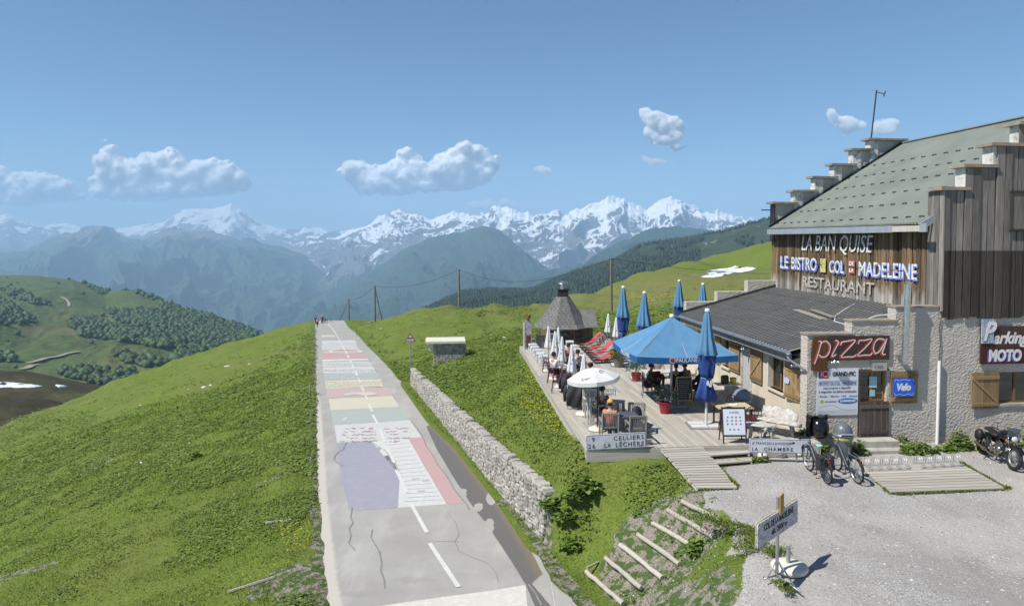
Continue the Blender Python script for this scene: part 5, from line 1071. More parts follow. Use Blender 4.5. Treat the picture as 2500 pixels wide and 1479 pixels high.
# poster
o, p, W_, H_ = board_sign('beer_poster', 'large white poster with black and blue writing between the parapet corner and the door', 'poster', 1994, 899, 2095, 1013, pm('poster_white', (.66, .68, .72), (.63, .65, .69), sc=1, rough=.4, spec=.5), -.02, .012)
M_navy = pm('navy_print', (.03, .05, .28)); M_crim = pm('crimson_print', (.36, .03, .06)); M_lime = pm('lime_print', (.62, .7, .08)); M_azur = pm('blue_print', (.03, .16, .52))
def T(s_, m_, x0, x1, z0, z1, par=o, **k): return fit(text(s_, .1, m_, 'lettering', par, **k), x0*W_, x1*W_, z0*H_, z1*H_, k.get('y', -.017) if False else -.017)
mb = MB(); mb.b2((.04*W_, -.016, .79*H_), (.28*W_, -.013, .99*H_)); mb.build('red_square', M_crim, p)
for s_, m_, a in (('ICI', M_wp, (.09, .27, .82, .95)), ('GRAND::PIC', M_ink, (.37, .93, .83, .93)), ('BISTROT DU COL :: MADELEINE', M_navy, (.06, .95, .655, .72)), ('vous propose \u00e0 d\u00e9guster', M_ink, (.15, .82, .55, .61)), ('\u00e0 emporter ses bi\u00e8res artisanales', M_ink, (.05, .96, .465, .535)),
                  ('\u2022 Blonde   \u2022 Blanche   \u2022 IPA   \u2022 Rousse', M_ink, (.04, .98, .39, .425)), ('une exclusion', M_ink, (.2, .47, .28, .32))):
    t_ = text(s_, .1, m_, 'lettering', p, ext=.001, shear=.2 if m_ is M_ink and s_[0] not in 'G' else 0, off=.004 if s_ == 'GRAND::PIC' else 0); fit(t_, a[0]*W_, a[1]*W_, a[2]*H_, a[3]*H_, -.0175)
mb = MB(); mb.poly([(.75*W_+.24*W_*math.cos(t), .30*H_+.062*H_*math.sin(t)) for t in np.linspace(0, 2*math.pi, 24)[:-1]], (-.0155, -.012), ax='y'); e_ = mb.build('blue_oval', M_azur, p); fit(text('LA BANQUISE', .1, M_wp, 'lettering', p, ext=.001, shear=.2, off=.008), .56*W_, .94*W_, .272*H_, .328*H_, -.0185)
mb = MB(); mb.poly([(.12*W_+.05*W_*math.cos(t), .30*H_+.045*H_*math.sin(t)) for t in np.linspace(0, 2*math.pi, 16)[:-1]], (-.0155, -.012), ax='y'); mb.build('lime_dot', M_lime, p)
fit(text('+1', .1, M_ink, 'lettering', p, ext=.001), .09*W_, .15*W_, .285*H_, .315*H_, -.0185)
hill_ = smooth_([(.05*W_, .17*H_), (.25*W_, .21*H_), (.42*W_, .21*H_), (.55*W_, .15*H_), (.7*W_, .11*H_), (.96*W_, .12*H_)]); S_ = [hill_]
for k in range(22): x = (.04+k*.042)*W_; zt2 = np.interp(x+.05*W_, [q[0] for q in hill_], [q[1] for q in hill_])-.01; S_.append([(x, .03*H_), (min(x+.06*W_, .98*W_), min(zt2, .03*H_+.12))])
strokes(S_, .008, pm('grey_print', (.3, .31, .33)), p, -.0165, 'mountain_sketch')
strokes([[(.04*W_, .64*H_), (.97*W_, .64*H_), (.97*W_, .735*H_), (.04*W_, .735*H_), (.04*W_, .64*H_)]], .008, M_navy, p, -.0165, 'name_frame')
# velo
o, p, W_, H_ = board_sign('cycle_sign', 'blue enamel sign reading Velo on the closed shutter', 'sign', 2181, 923, 2233, 967, pm('blue_enamel', (.015, .10, .62), (.02, .13, .68), rough=.35), -.12, .02)
fit(text('Velo', .1, M_wp, 'lettering', p, shear=.25, off=.006), .17*W_, .83*W_, .3*H_, .72*H_, -.024)
S_ = [smooth_([(.06*W_, .8*H_), (.1*W_, .93*H_), (.3*W_, .88*H_), (.5*W_, .94*H_), (.7*W_, .88*H_), (.9*W_, .93*H_), (.94*W_, .8*H_)]), smooth_([(.06*W_, .2*H_), (.1*W_, .07*H_), (.3*W_, .12*H_), (.5*W_, .06*H_), (.7*W_, .12*H_), (.9*W_, .07*H_), (.94*W_, .2*H_)])]; strokes(S_, .014, M_wp, p, -.024, 'scrollwork')
# parking moto
o, p, W_, H_ = board_sign('parking_sign', 'dark brown boards reading Parking Moto above the window', 'sign', 2394, 796, 2560, 887, M_burnt, -.03, .04)
q = rectv(2394, 849, 2560, 887, -.09); mb = MB(); mb.b2((0, -.065, 0), (W_, -.04, .44*H_)); p2 = mb.build('board', wood('maroon_wood', (.06, .02, .02), (.09, .035, .03)), o)
q = rectv(2397, 779, 2428, 838, -.1); z_ = q[2]-(rectv(2394, 796, 2560, 887, -.07)[2]); mb = MB()
for k in range(9): mb.tube([(.02+k*.048, -.06, z_), (.02+k*.048, -.06, z_+q[3]-q[2])], .022, n=8, r=k % 2)
pc_ = mb.build('corrugated_sheet', pm('blue_grey_sheet', (.2, .27, .36), (.4, .46, .53), sc=5), o, smooth=True, sharp=50)
kx = W_/(2560-2394)
fit(text('arking', .1, M_wp, 'lettering', p, shear=.35, off=.003), (2424-2394)*kx, (2512-2394)*kx, .43*H_, .86*H_, -.044)
fit(text('P', .1, M_wp, 'lettering', pc_, shear=.35, off=.002), (2398-2394)*kx, (2430-2394)*kx, .62*H_, 1.13*H_, -.088)
fit(text('MOTO', .1, pm('violet_paint', (.12, .10, .4)), 'lettering', p2, off=.005, shear=.1), (2409-2394)*kx, (2489-2394)*kx, .035*H_, .37*H_, -.068); fit(text('MOTO', .1, M_wp, 'lettering', p2, off=.005, shear=.1), (2412-2394)*kx, (2493-2394)*kx, .06*H_, .39*H_, -.074)
# ---------------------------------------------------------------- terrace deck, ramp, plank platform, stair logs
M_deck = wood('deck_board', (.33, .31, .27), (.44, .42, .375), rv=.10, gsc=1); M_deck.node_tree.nodes
def dwood(name, ax, c1=(.325, .30, .26), c2=(.44, .41, .355)):
    m, nt, b, L = newmat(name); st_ = (9, .5, 9) if ax == 'y' else (.5, 9, 9); n = noise(nt, L, coords(nt, L, st_), 1.7, 6, .65, .3)
    c = mix(nt, L, ramp(nt, n, [(.35, 0), (.65, 1)], L), c1, c2); c = mix(nt, L, ramp(nt, noise(nt, L, coords(nt, L), .6, 5, .6), [(.4, 0), (.7, .5)], L), c, (.40, .36, .29))
    a = N(nt, 'Attribute', attribute_name='rnd'); h = N(nt, 'HueSaturation'); L(math_(nt, L, 'MULTIPLY_ADD', a.outputs['Fac'], .3, .85), h.inputs['Value']); L(c, h.inputs['Color']); L(h.outputs[0], b.inputs['Base Color']); b.inputs['Roughness'].default_value = .85; b.inputs['Specular IOR Level'].default_value = .2
    bn = N(nt, 'Bump'); bn.inputs['Strength'].default_value = .3; bn.inputs['Distance'].default_value = .01; L(n, bn.inputs['Height']); L(bn.outputs[0], b.inputs['Normal']); return m
M_dy, M_dx = dwood('deck_plank_long', 'y'), dwood('deck_plank_cross', 'x')
deck = thing('terrace_deck', 'long grey timber terrace in front of the bistro wall', 'deck', BL(0, 0), TH)
uL = toBL(*PZ(1431, 1092, DZ)[:2])[0]; vN = toBL(*PZ(1700, 1089, DZ)[:2])[1]; vF = 19.2; mb = MB(); u = uL; rnn = random.Random(12)
while u < -.02:
    w_ = .145; v = vN
    while v < vF:
        l_ = min(rnn.uniform(3.0, 4.2), vF-v); mb.box((u+w_/2-.002, v+l_/2, DZ-.014), (w_-.011, l_-.006, .028)); v += l_
    u += w_
mb.build('deck_boards', M_dy, deck); mb = MB(); mb.b2((uL-.03, vN-.03, .0), (uL, vF, DZ-.03)); mb.b2((uL, vN-.03, .02), (0, vN, DZ-.03)); mb.b2((uL-.035, vN-.03, DZ-.18), (uL-.03, vF, DZ-.035))
for k in range(8): mb.box((uL+.1, vN+.2+k*2.6, -.2), (.1, .1, .9))
mb.build('deck_skirt', M_dx, deck); mb = MB(); mb.b2((uL+.02, vN+.02, DZ-.06), (-.05, vF-.1, DZ-.034)); mb.build('deck_joists', M_int, deck)
def planks(name, label, cat, q4, n, th=.04, mat_=None, m2=None, gap=.012, kind=None):
    """planked quad: q4 = near-left, near-right, far-right, far-left in world space; planks run from left to right"""
    c = sum(q4, Vector())/4; o = thing(name, label, cat, c); mb = MB(); rnn = random.Random(n)
    for i in range(n):
        t0, t1 = i/n+.006*rnn.random(), (i+1)/n-gap; P = [q4[0].lerp(q4[3], t0), q4[1].lerp(q4[2], t0), q4[1].lerp(q4[2], t1), q4[0].lerp(q4[3], t1)]
        e = [rnn.uniform(-.02, .02), rnn.uniform(-.02, .02)]; dx = (P[1]-P[0]).normalized(); P = [P[0]+dx*e[0]-c, P[1]+dx*e[1]-c, P[2]+dx*e[1]-c, P[3]+dx*e[0]-c]
        mb.add([p-Vector((0, 0, th)) for p in P]+P, [(3, 2, 1, 0), (4, 5, 6, 7), (0, 1, 5, 4), (1, 2, 6, 5), (2, 3, 7, 6), (3, 0, 4, 7)])
    mb.build('planks', mat_ or M_dx, o); mb = MB()
    for s_ in (.04, .96): a = q4[0].lerp(q4[1], s_)-c; b_ = q4[3].lerp(q4[2], s_)-c; mb.tube([a-Vector((0, 0, th+.04)), b_-Vector((0, 0, th+.04))], .04, n=4)
    mb.build('bearer', M_dx, o); return o
planks('boardwalk', 'planked ramp leading up from the gravel to the terrace', 'ramp', [PZ(1700, 1190, .06), PZ(1798, 1189, .06), PZ(1716, 1089, DZ-.02), PZ(1611, 1093, DZ-.02)], 17)
planks('plank_step', 'lower wooden step right of the ramp', 'step', [PZ(1748, 1131, .12), PZ(1838, 1124, .12), PZ(1832, 1109, .12), PZ(1738, 1114, .12)], 2)
planks('plank_step', 'upper wooden step right of the ramp just under the terrace edge', 'step', [PZ(1732, 1111, .26), PZ(1832, 1104, .26), PZ(1830, 1093, .26), PZ(1722, 1098, .26)], 2)
plat = planks('plank_platform', 'flat plank platform under the cycle racks', 'platform', [PZ(2176, 1200, .07), PZ(2452, 1191, .07), PZ(2345, 1130, .07), PZ(2098, 1140, .07)], 10)
M_log = wood('barkless_log', (.33, .30, .25), (.47, .43, .36), rv=.15)
nm = ['lowest', 'second lowest', 'third lowest', 'middle', 'third highest', 'second highest', 'highest']
for k, (a, b_, z) in enumerate(logs):
    A_, B_ = PZ(*a, z), PZ(*b_, z); c = (A_+B_)/2; mb = MB(); n = 8
    mb.tube([(A_-c).lerp(B_-c, i/n)+Vector((random.uniform(-.012, .012), random.uniform(-.012, .012), random.uniform(-.01, .01))) for i in range(n+1)], [.062+random.uniform(-.006, .008) for i in range(n+1)], n=9)
    o = mb.build('stair_log', M_log, None, smooth=True, sharp=50); o.location = c; tag(o, nm[k]+' log of the earth steps between the road and the car park', 'log step', 'logs of the earth steps')
A_, B_ = PZ(1433, 1385, -1.95), PZ(1461, 1371, -1.95); mb = MB(); mb.tube([A_, B_], .03, n=7); tag(mb.build('wood_stake', M_log), 'short thin stake lying beside the lowest stair log', 'stake')
# ---------------------------------------------------------------- dry-stone wall, concrete hutch, poles
M_stone = pm('limestone', (.25, .235, .205), (.37, .35, .31), sc=3, bump=.8, bsc=9, bd=.03, rv=.3, dirt=(.30, .28, .24), dsc=2.5); M_core = pm('wall_core', (.10, .09, .08))
def stone(mb, c, d, rz, j=.11, r=None):
    P = []; E = Matrix.Rotation(rz, 3, 'Z')
    for k in range(14):
        pass
    V = []
    for sx in (-1, 0, 1):
        for sy in (-1, 0, 1):
            for sz in (-1, 0, 1):
                q = Vector((sx*d[0]/2, sy*d[1]/2, sz*d[2]/2)); n0 = abs(sx)+abs(sy)+abs(sz); q *= {0: 1, 1: 1.06, 2: .97, 3: .84}[n0]
                q = Vector((q.x*(1+random.uniform(-j, j)*.6), q.y*(1+random.uniform(-j, j)), q.z*(1+random.uniform(-j, j)*.6))); V.append(Vector(c)+E@q)
    ix = lambda a, b_, c_: a*9+b_*3+c_; Fc = []
    for a in (0, 1):
        for b_ in (0, 1):
            Fc += [(ix(a, b_, 0), ix(a, b_+1, 0), ix(a+1, b_+1, 0), ix(a+1, b_, 0)), (ix(a, b_, 2), ix(a+1, b_, 2), ix(a+1, b_+1, 2), ix(a, b_+1, 2)), (ix(a, 0, b_), ix(a+1, 0, b_), ix(a+1, 0, b_+1), ix(a, 0, b_+1)),
                   (ix(a, 2, b_), ix(a, 2, b_+1), ix(a+1, 2, b_+1), ix(a+1, 2, b_)), (ix(0, a, b_), ix(0, a, b_+1), ix(0, a+1, b_+1), ix(0, a+1, b_)), (ix(2, a, b_), ix(2, a+1, b_), ix(2, a+1, b_+1), ix(2, a, b_+1))]
    mb.add(V, Fc, r)
random.seed(11); mb = MB(); core = MB(); Y_ = WY0-.05
while Y_ < WY1+.1:
    x0, x1 = float(Xw(Y_)), float(Xw(Y_+.3)); ang = math.atan2(.3, x1-x0); zb_, zt_ = float(zroad(Y_))-.1, float(wtop(Y_))+.04
    hh = zt_-zb_; n = max(3, int(hh/.19)); w_ = random.uniform(.16, .34)*math.sin(ang)
    k = 0; z = zb_
    while z < zt_-.06:
        h_ = random.uniform(.09, .2); ww = random.uniform(.85, 1.15); h_ = min(h_, zt_-z+.03); yc = Y_+w_*(.5+random.uniform(-.25, .25))
        stone(mb, (float(Xw(yc))+.1+.06*(z-zb_)/hh+random.uniform(-.012, .012), yc, z+h_/2), (w_/math.sin(ang)*ww*1.02, .34, h_*1.02), ang, r=random.random()); z += h_*.97
    if random.random() < .9: stone(mb, (float(Xw(Y_+w_/2))+.17, Y_+w_/2, zt_+random.uniform(-.03, .06)), (w_/math.sin(ang)*1.05, .36, random.uniform(.12, .2)), ang+random.uniform(-.2, .2), r=.6+.4*random.random())
    Y_ += w_*.97
ys = np.linspace(WY0, WY1, 24)
for a, b_ in zip(ys[:-1], ys[1:]):
    P = []
    for y in (a, b_): x = float(Xw(y)); P += [(x+.12, y, float(zroad(y))-.3), (x+.5, y, float(zroad(y))-.3), (x+.5, y, float(wtop(y))-.03), (x+.16, y, float(wtop(y))-.03)]
    core.add(P, [(0, 3, 7, 4), (3, 2, 6, 7), (1, 5, 6, 2), (0, 1, 2, 3), (4, 7, 6, 5)])
# rough end near the steps
for k in range(16): t = k/15; stone(mb, (float(Xw(WY0))+.2+random.uniform(-.1, .45), WY0-random.uniform(-.05, .25), -2.4+1.5*t*random.uniform(.6, 1)), (.34, .3, .24), random.uniform(0, 3), r=random.random()*.6)
wt = thing('stone_wall', 'long pale dry-stone retaining wall beside the painted road', 'wall', (float(Xw(WY0)), WY0, 0))
for b_, nm_, mt_ in ((mb, 'stones', M_stone), (core, 'wall_core', M_core)): o = b_.build(nm_, mt_, wt); o.data.transform(Matrix.Translation(-wt.location))
# concrete hutch
a = PD(1048, 876, 48); zg_ = a.z-.4; p0, p1 = PD(1058, 848, 46.6), PD(1137, 840, 47.4); o = thing('utility_hutch', 'low stone-faced hutch with a cream concrete lid in the meadow', 'hutch', (p0.x, p0.y, zg_), .1)
W_ = p1.x-p0.x; zt_ = PD(1100, 836, 47).z-zg_; mb = MB(); mb.b2((0, 0, 0), (W_, 1.6, zt_)); mb.build('body', pm('cream_render', (.58, .56, .49), bump=.2), o); mb = MB(); zz = .02
while zz < zt_-.05:
    x = 0
    while x < W_-.05: l_ = random.uniform(.12, .3); stone(mb, (x+l_/2, -.03, zz+.06), (min(l_, W_-x), .12, .12), 0, r=random.random()); x += l_
    zz += .115
mb.build('stone_facing', pm('grey_stone', (.27, .255, .235), (.36, .34, .31), sc=6, rv=.3, bump=.5), o); mb = MB(); mb.box((W_/2-.25, .75, zt_+.09), (W_+.55, 2.1, .15), r=.5); mb.b2((-.3, -.02, zt_-.5), (-.0, .06, zt_+.02)); mb.build('lid', pm('cream_concrete', (.66, .63, .52), (.58, .56, .47), bump=.2), o)
# utility poles and wires
M_pole = pm('pole_wood', (.15, .12, .09), (.22, .18, .13), sc=2); tops = []
for k, (px, yt, yb, Y, lb) in enumerate(((1492, 631, 775, 100, 'tall wooden pole right of the grill cabin roof'), (1120.5, 658, 760, 143, 'wooden pole standing alone on the meadow crest'), (915, 698, 785, 178, 'wooden pole with a slanting strut near the road crest'), (851.5, 731, 800, 240, 'small wooden pole just beyond the end of the road'))):
    t_, b_ = PD(px, yt, Y), PD(px+.8, yb, Y); o = thing('utility_pole', lb, 'pole', b_, 0, 'wooden poles of the overhead line'); mb = MB(); h_ = t_-b_; mb.tube([(0, 0, 0), h_*.5, h_], [.16+.0004*Y, .14+.0004*Y, .11+.0004*Y], n=8); mb.build('mast', M_pole, o, smooth=True, sharp=50); tops.append(t_)
    if k == 2: s_ = PD(933, 785, Y)-b_; mb = MB(); mb.tube([s_, h_*.97], [.17, .13], n=8); mb.tube([h_*.55, s_.lerp(h_, .55)], .06, n=6); mb.build('strut', M_pole, o)
    mb = MB(); mb.box(h_*.985+Vector((.18, 0, 0)), (.35, .1, .12)); mb.build('bracket', M_black, o)
tops.append(PD(822, 790, 300)); tops.insert(0, PD(1905, 668, 140))
lbl = ['wire from the tall pole towards the bistro', 'sagging wire between the tall pole and the crest pole', 'sagging wire between the crest pole and the strutted pole', 'wire between the strutted pole and the small pole', 'wire dropping beyond the small pole into the valley']
for k, (a, b_) in enumerate(zip(tops[:-1], tops[1:])):
    mb = MB(); L_ = (b_-a).length; sag = (.6, 2.9, 1.6, 1.2, .8)[k]; r_ = .00022*min(a.y, b_.y)+.008; mb.tube([a.lerp(b_, t)-Vector((0, 0, sag*4*t*(1-t))) for t in np.linspace(0, 1, 18)], r_, n=4); tag(mb.build('overhead_wire', M_black), lbl[k], 'wire', 'wires of the overhead line')
# small white chalet far off, bits of the road side

# ---------------------------------------------------------------- grill cabin
M_shing = pm('grey_shingle', (.13, .125, .12), (.18, .175, .165), sc=4, rough=.9, bump=.4, bsc=30); M_cabin = wood('cabin_log', (.13, .095, .07), (.22, .165, .12)); M_shd = pm('dark_shingle_tab', (.035, .035, .037))
hc = PD(1374, 700, 42.6); hc.z = .3; cab = thing('grill_cabin', 'octagonal wooden grill cabin with a conical shingle roof at the end of the terrace', 'cabin', hc, .05)
def oc(r, z, k, ph=math.pi/8): t = ph+k*math.pi/4; return (r*math.cos(t), r*math.sin(t), z)
mb = MB(); zw = 1.15
for k in range(8):
    a, b_ = Vector(oc(1.35, 0, k)), Vector(oc(1.35, 0, k+1))
    for j in range(9): c = (a+b_)/2; ang = math.atan2((b_-a).y, (b_-a).x); mb.tube([a+Vector((0, 0, .065+j*.13)), b_+Vector((0, 0, .065+j*.13))], .068, n=8)
    mb.box(a+Vector((0, 0, zw/2)), (.13, .13, zw), (0, 0, math.pi/8+k*math.pi/4))
mb.build('log_wall', M_cabin, cab); prof = [(1.84, 1.02), (1.62, 1.22), (1.15, 1.78), (.78, 2.32), (.42, 2.82)]; mb = MB(); tb = MB()
for k in range(8):
    for (r0, z0), (r1, z1) in zip(prof[:-1], prof[1:]): mb.add([oc(r0, z0, k), oc(r0, z0, k+1), oc(r1, z1, k+1), oc(r1, z1, k)], [(0, 1, 2, 3)], r=.5)
    mb.add([oc(1.84, 1.02, k), oc(1.84, 1.02, k+1), oc(1.84, .97, k+1), oc(1.84, .97, k)], [(0, 1, 2, 3)], r=.5); mb.add([oc(1.84, .97, k), oc(1.84, .97, k+1), oc(1.2, 1.1, k+1), oc(1.2, 1.1, k)], [(0, 1, 2, 3)], r=.5)
    zlist = np.arange(1.14, 2.75, .125)
    for j, z in enumerate(zlist):
        r_ = np.interp(z, [p[1] for p in prof], [p[0] for p in prof]); a, b_ = Vector(oc(r_, z, k)), Vector(oc(r_, z, k+1)); L_ = (b_-a).length; n = max(1, int(L_/.24)); dn = (b_-a).normalized(); out = Vector((dn.y, -dn.x, 0)); nz_ = (out+Vector((0, 0, .75))).normalized(); up = dn.cross(nz_)*-1
        if up.z < 0: up = -up
        for i in range(n):
            c = a.lerp(b_, (i+.5+(.0 if j % 2 else .0)+(.25 if j % 2 else -.25)*0)/n+(.25/n if j % 2 else -.25/n))+nz_*.012
            tb.add([c+dn*(.06*math.cos(t))+up*(.045*math.sin(t)) for t in np.linspace(0, math.pi, 6)], [(0, 1, 2, 3, 4, 5)])
rf_ = mb.build('roof', M_shing, cab); tb.build('shingle_tab', M_shd, rf_); mb = MB(); mb.box((0, 0, 3.0), (.62, .62, .48)); mb.box((0, 0, 3.25), (.7, .7, .05)); mb.build('smoke_box', pm('black_green_metal', (.03, .035, .03)), cab)
mb = MB(); mb.tube([(0, 0, 3.25), (0, 0, 3.6)], .17, n=12); mb.lathe([(.34, 3.6), (.3, 3.66), (.05, 3.76), (.0, 3.77)], 12); mb.build('chimney', M_steel, cab, smooth=True, sharp=35)
mb = MB(); a, b_ = Vector(oc(1.38, 0, 5)), Vector(oc(1.38, 0, 6)); c = (a+b_)/2; wp_ = window(cab, .72, .42, 1, 1, M_cabin); wp_.location = (c.x-.36, c.y-.09, .55)
mb = MB(); mb.tube([(.1, -.01, .03), (.36, -.01, .38), (.62, -.01, .03)], .014, n=5); mb.build('glazing_bar', M_cabin, wp_)
mb = MB(); mb.b2((.95, -.75, 0), (1.75, .35, 1.15)); mb.poly([(-.95, 1.15), (.55, 1.15), (-.2, 1.95)], (1.62, 1.75), ax='x'); po = mb.build('porch', M_cabin, cab); mb = MB()
for s_ in (-1, 1): mb.add([(.6, -.2, 2.0), (1.95, -.2, 2.0), (1.95, -.2+s_*.95, 1.05), (.6, -.2+s_*.95, 1.05), (.6, -.2, 1.95), (1.95, -.2, 1.95), (1.95, -.2+s_*.95, 1.0), (.6, -.2+s_*.95, 1.0)], [(0, 1, 2, 3), (4, 7, 6, 5), (0, 4, 5, 1), (1, 5, 6, 2), (2, 6, 7, 3)])
mb.build('roof', M_shing, po)
# ---------------------------------------------------------------- road signs
M_sgn = pm('old_white_sign', (.60, .62, .67), (.54, .56, .61), sc=1.5, rough=.4, dirt=(.45, .45, .44), dsc=3, spec=.5); M_galv = pm('galvanised', (.33, .34, .35), (.42, .43, .44), rough=.45, metal=.6); M_let = pm('sign_black', (.03, .03, .04))
def rrect(w_, h_, r_=.04, n=5):
    P = []
    for cx_, cz_, a0 in ((w_-r_, r_, -math.pi/2), (w_-r_, h_-r_, 0), (r_, h_-r_, math.pi/2), (r_, r_, math.pi)):
        for t in np.linspace(0, math.pi/2, n): P.append((cx_+r_*math.cos(a0+t), cz_+r_*math.sin(a0+t)))
    return P
def rsign(name, label, loc, rz, w_, h_, lines, frame=M_let, tilt=0, mat_=None):
    o = thing(name, label, 'road sign', loc, rz); mb = MB(); mb.poly(rrect(w_, h_), (-.02, .02), ax='y'); p = mb.build('panel', mat_ or M_sgn, o); p.rotation_euler.y = tilt
    P = rrect(w_-.03, h_-.03, .03); P = [(a+.015, b_+.015) for a, b_ in P]; strokes([P+[P[0]]], .012, frame, p, -.0215, 'border')
    for s_, a in lines: fit(text(s_, .1, M_let, 'lettering', p, ext=.001, sp=1.25, off=.001), a[0]*w_, a[1]*w_, a[2]*h_, a[3]*h_, -.023)
    return o, p
def basis(px, py, Y): return PD(px, py, Y)
a, b_ = PD(1432, 1099, 20.38), PD(1577, 1091, 20.5); h_ = PD(1432, 1062, 20.38).z-a.z
o, p = rsign('road_sign', 'pale sign reading Celliers and La L\u00e9ch\u00e8re at the corner of the terrace', a, math.atan2(b_.y-a.y, b_.x-a.x), (b_-a).length, h_, [('9', (.095, .14, .55, .84)), ('26', (.025, .145, .12, .41)), ('CELLIERS', (.455, .965, .57, .85)), ('LA', (.30, .41, .13, .41)), ('L\u00c9CH\u00c8RE', (.49, .965, .13, .50))], tilt=-math.atan2(b_.z-a.z, (b_-a).length))
mb = MB(); mb.tube([(.85, .05, -.5), (.85, .05, .15)], .03, n=8); mb.tube([(.35, .05, -.5), (.35, .05, .15)], .03, n=8); mb.build('post', M_galv, o)
mb = MB(); mb.poly([(1.62+.07*math.cos(t), .05+.03*math.sin(t)) for t in np.linspace(0, math.pi, 10)], (-.0235, -.0215), ax='y'); mb.build('sticker', M_crim, p)
a, b_ = PD(1829, 1104, 20.45), PD(1979, 1107, 20.35); h_ = PD(1829, 1070, 20.45).z-a.z
o, p = rsign('road_sign', 'pale sign reading St Fran\u00e7ois-Longchamp and La Chambre behind the bicycles', a, math.atan2(b_.y-a.y, b_.x-a.x), (b_-a).length, h_, [('S', (.045, .075, .60, .76)), ('T', (.08, .093, .72, .80)), ('FRAN\u00c7OIS-LONGCHAMP', (.11, .71, .565, .78)), ('LA', (.045, .14, .14, .40)), ('CHAMBRE', (.235, .71, .14, .40)), ('1', (.85, .9, .14, .40))], tilt=.0)
mb = MB(); mb.tube([(.4, .06, -.25), (.4, .06, .2)], .03, n=8); mb.tube([(1.4, .06, -.25), (1.4, .06, .2)], .03, n=8); mb.build('post', M_galv, o); mb = MB(); mb.poly([(1.28+.035*math.cos(t), .31+.035*math.sin(t)) for t in np.linspace(0, 2*math.pi, 12)[:-1]], (-.0235, -.0215), ax='y'); mb.build('sticker', M_let, p)
bs = PZ(1902, 1410, 0); L0, L1 = PZ(1853, 1311, 1.12), PZ(1950, 1247, 1.12); w_ = (L1-L0).length; rz = math.atan2(L1.y-L0.y, L1.x-L0.x)
o = thing('road_sign', 'sticker-covered Col de la Madeleine sign on a tripod in the car park', 'road sign', bs, rz); M_stk = newmat('sticker_layer')
m, nt, b, L = M_stk; v = coords(nt, L, (1, 1, 1.5)); vo = N(nt, 'TexVoronoi'); vo.inputs['Scale'].default_value = 17; vo.distance = 'CHEBYCHEV'; L(v, vo.inputs['Vector']); hs_ = N(nt, 'HueSaturation', i_Saturation=.22); L(vo.outputs['Color'], hs_.inputs['Color'])
c = mix(nt, L, ramp(nt, vo.outputs['Distance'], [(.2, 0), (.45, .5)], L), hs_.outputs[0], (.5, .5, .55)); c = mix(nt, L, .5, c, (.42, .42, .46)); c = mix(nt, L, ramp(nt, noise(nt, L, v, 26, 4, .8), [(.4, .85), (.52, 0)], L), c, (.07, .05, .07)); L(c, b.inputs['Base Color']); b.inputs['Roughness'].default_value = .5; M_stk = m
Lo = Matrix.Rotation(-rz, 3, 'Z')@(L0-bs); z0 = 1.12-.23; hh = .46
mb = MB(); P = rrect(w_, hh); mb.poly([(q[0]+Lo.x, q[1]+z0) for q in P], (-.025, .01), ax='y'); p = mb.build('panel', M_stk, o); mb = MB(); mb.poly([(q[0]*1.02+Lo.x-.015, q[1]*1.06+z0-.012) for q in P], (.0101, .022), ax='y'); mb.build('yellow_back', pm('yellow_edge', (.62, .52, .2)), o)
fit(text('COL DE LA MADELEINE', .1, M_let, 'lettering', p, ext=.001, off=.004), Lo.x+.14*w_, Lo.x+.88*w_, z0+.56*hh, z0+.84*hh, -.027); fit(text('alt. 2000 m', .1, M_let, 'lettering', p, ext=.001, off=.003), Lo.x+.33*w_, Lo.x+.72*w_, z0+.2*hh, z0+.45*hh, -.027)
mb = MB(); mb.tube([(0, .045, 0), (0, .045, 1.58)], .032, n=10); mb.build('post', M_galv, o, smooth=True, sharp=40); mb = MB()
for q in ((1865, 1412), (1955, 1445), (1915, 1392)): e = Matrix.Rotation(-rz, 3, 'Z')@(PZ(q[0], q[1], .03)-bs); mb.tube([(0, .045, .04), e], .016, n=6); mb.tube([(0, .045, .36), e*.8], .013, n=6)
mb.build('tripod_leg', M_galv, o, smooth=True); mb = MB(); mb.b2((-.12, -.04, 1.3), (.12, -.02, 1.66)); q = mb.build('small_panel', pm('orange_wood', (.42, .25, .07), (.34, .2, .06)), o); q.rotation_euler.z = .15
# cow warning sign
a = PD(1002, 896, 48.5); a.z -= .1; o = thing('warning_sign', 'triangular red and white cattle warning sign on a thin post', 'road sign', a); zt_ = PD(1002, 812, 48.5).z-a.z; zb_ = PD(1002, 834, 48.5).z-a.z; w_ = .42; mb = MB(); mb.tube([(0, .03, 0), (0, .03, zt_-.1)], .035, n=8); mb.build('post', M_galv, o)
mb = MB(); mb.poly([(-w_, zb_), (w_, zb_), (0, zt_)], (-.02, .02), ax='y'); p = mb.build('panel', pm('faded_red', (.34, .12, .10)), o); mb = MB(); c = zb_+(zt_-zb_)*.34; mb.poly([(-w_*.72, c-(zt_-zb_)*.24), (w_*.72, c-(zt_-zb_)*.24), (0, c+(zt_-zb_)*.44)], (-.025, -.021), ax='y'); mb.build('white_field', pm('faded_white', (.52, .5, .55)), p)
cow = [(-.17, .10), (-.16, -.02), (-.145, -.02), (-.14, .05), (.04, .05), (.045, -.02), (.06, -.02), (.07, .06), (.10, .08), (.13, .06), (.17, .06), (.18, .09), (.14, .13), (.13, .15), (.10, .14), (.05, .135), (-.13, .14), (-.16, .13)]; mb = MB(); mb.poly([(x, c-.06+z_) for x, z_ in cow], (-.03, -.0255), ax='y'); mb.build('cow_pictogram', M_let, p)
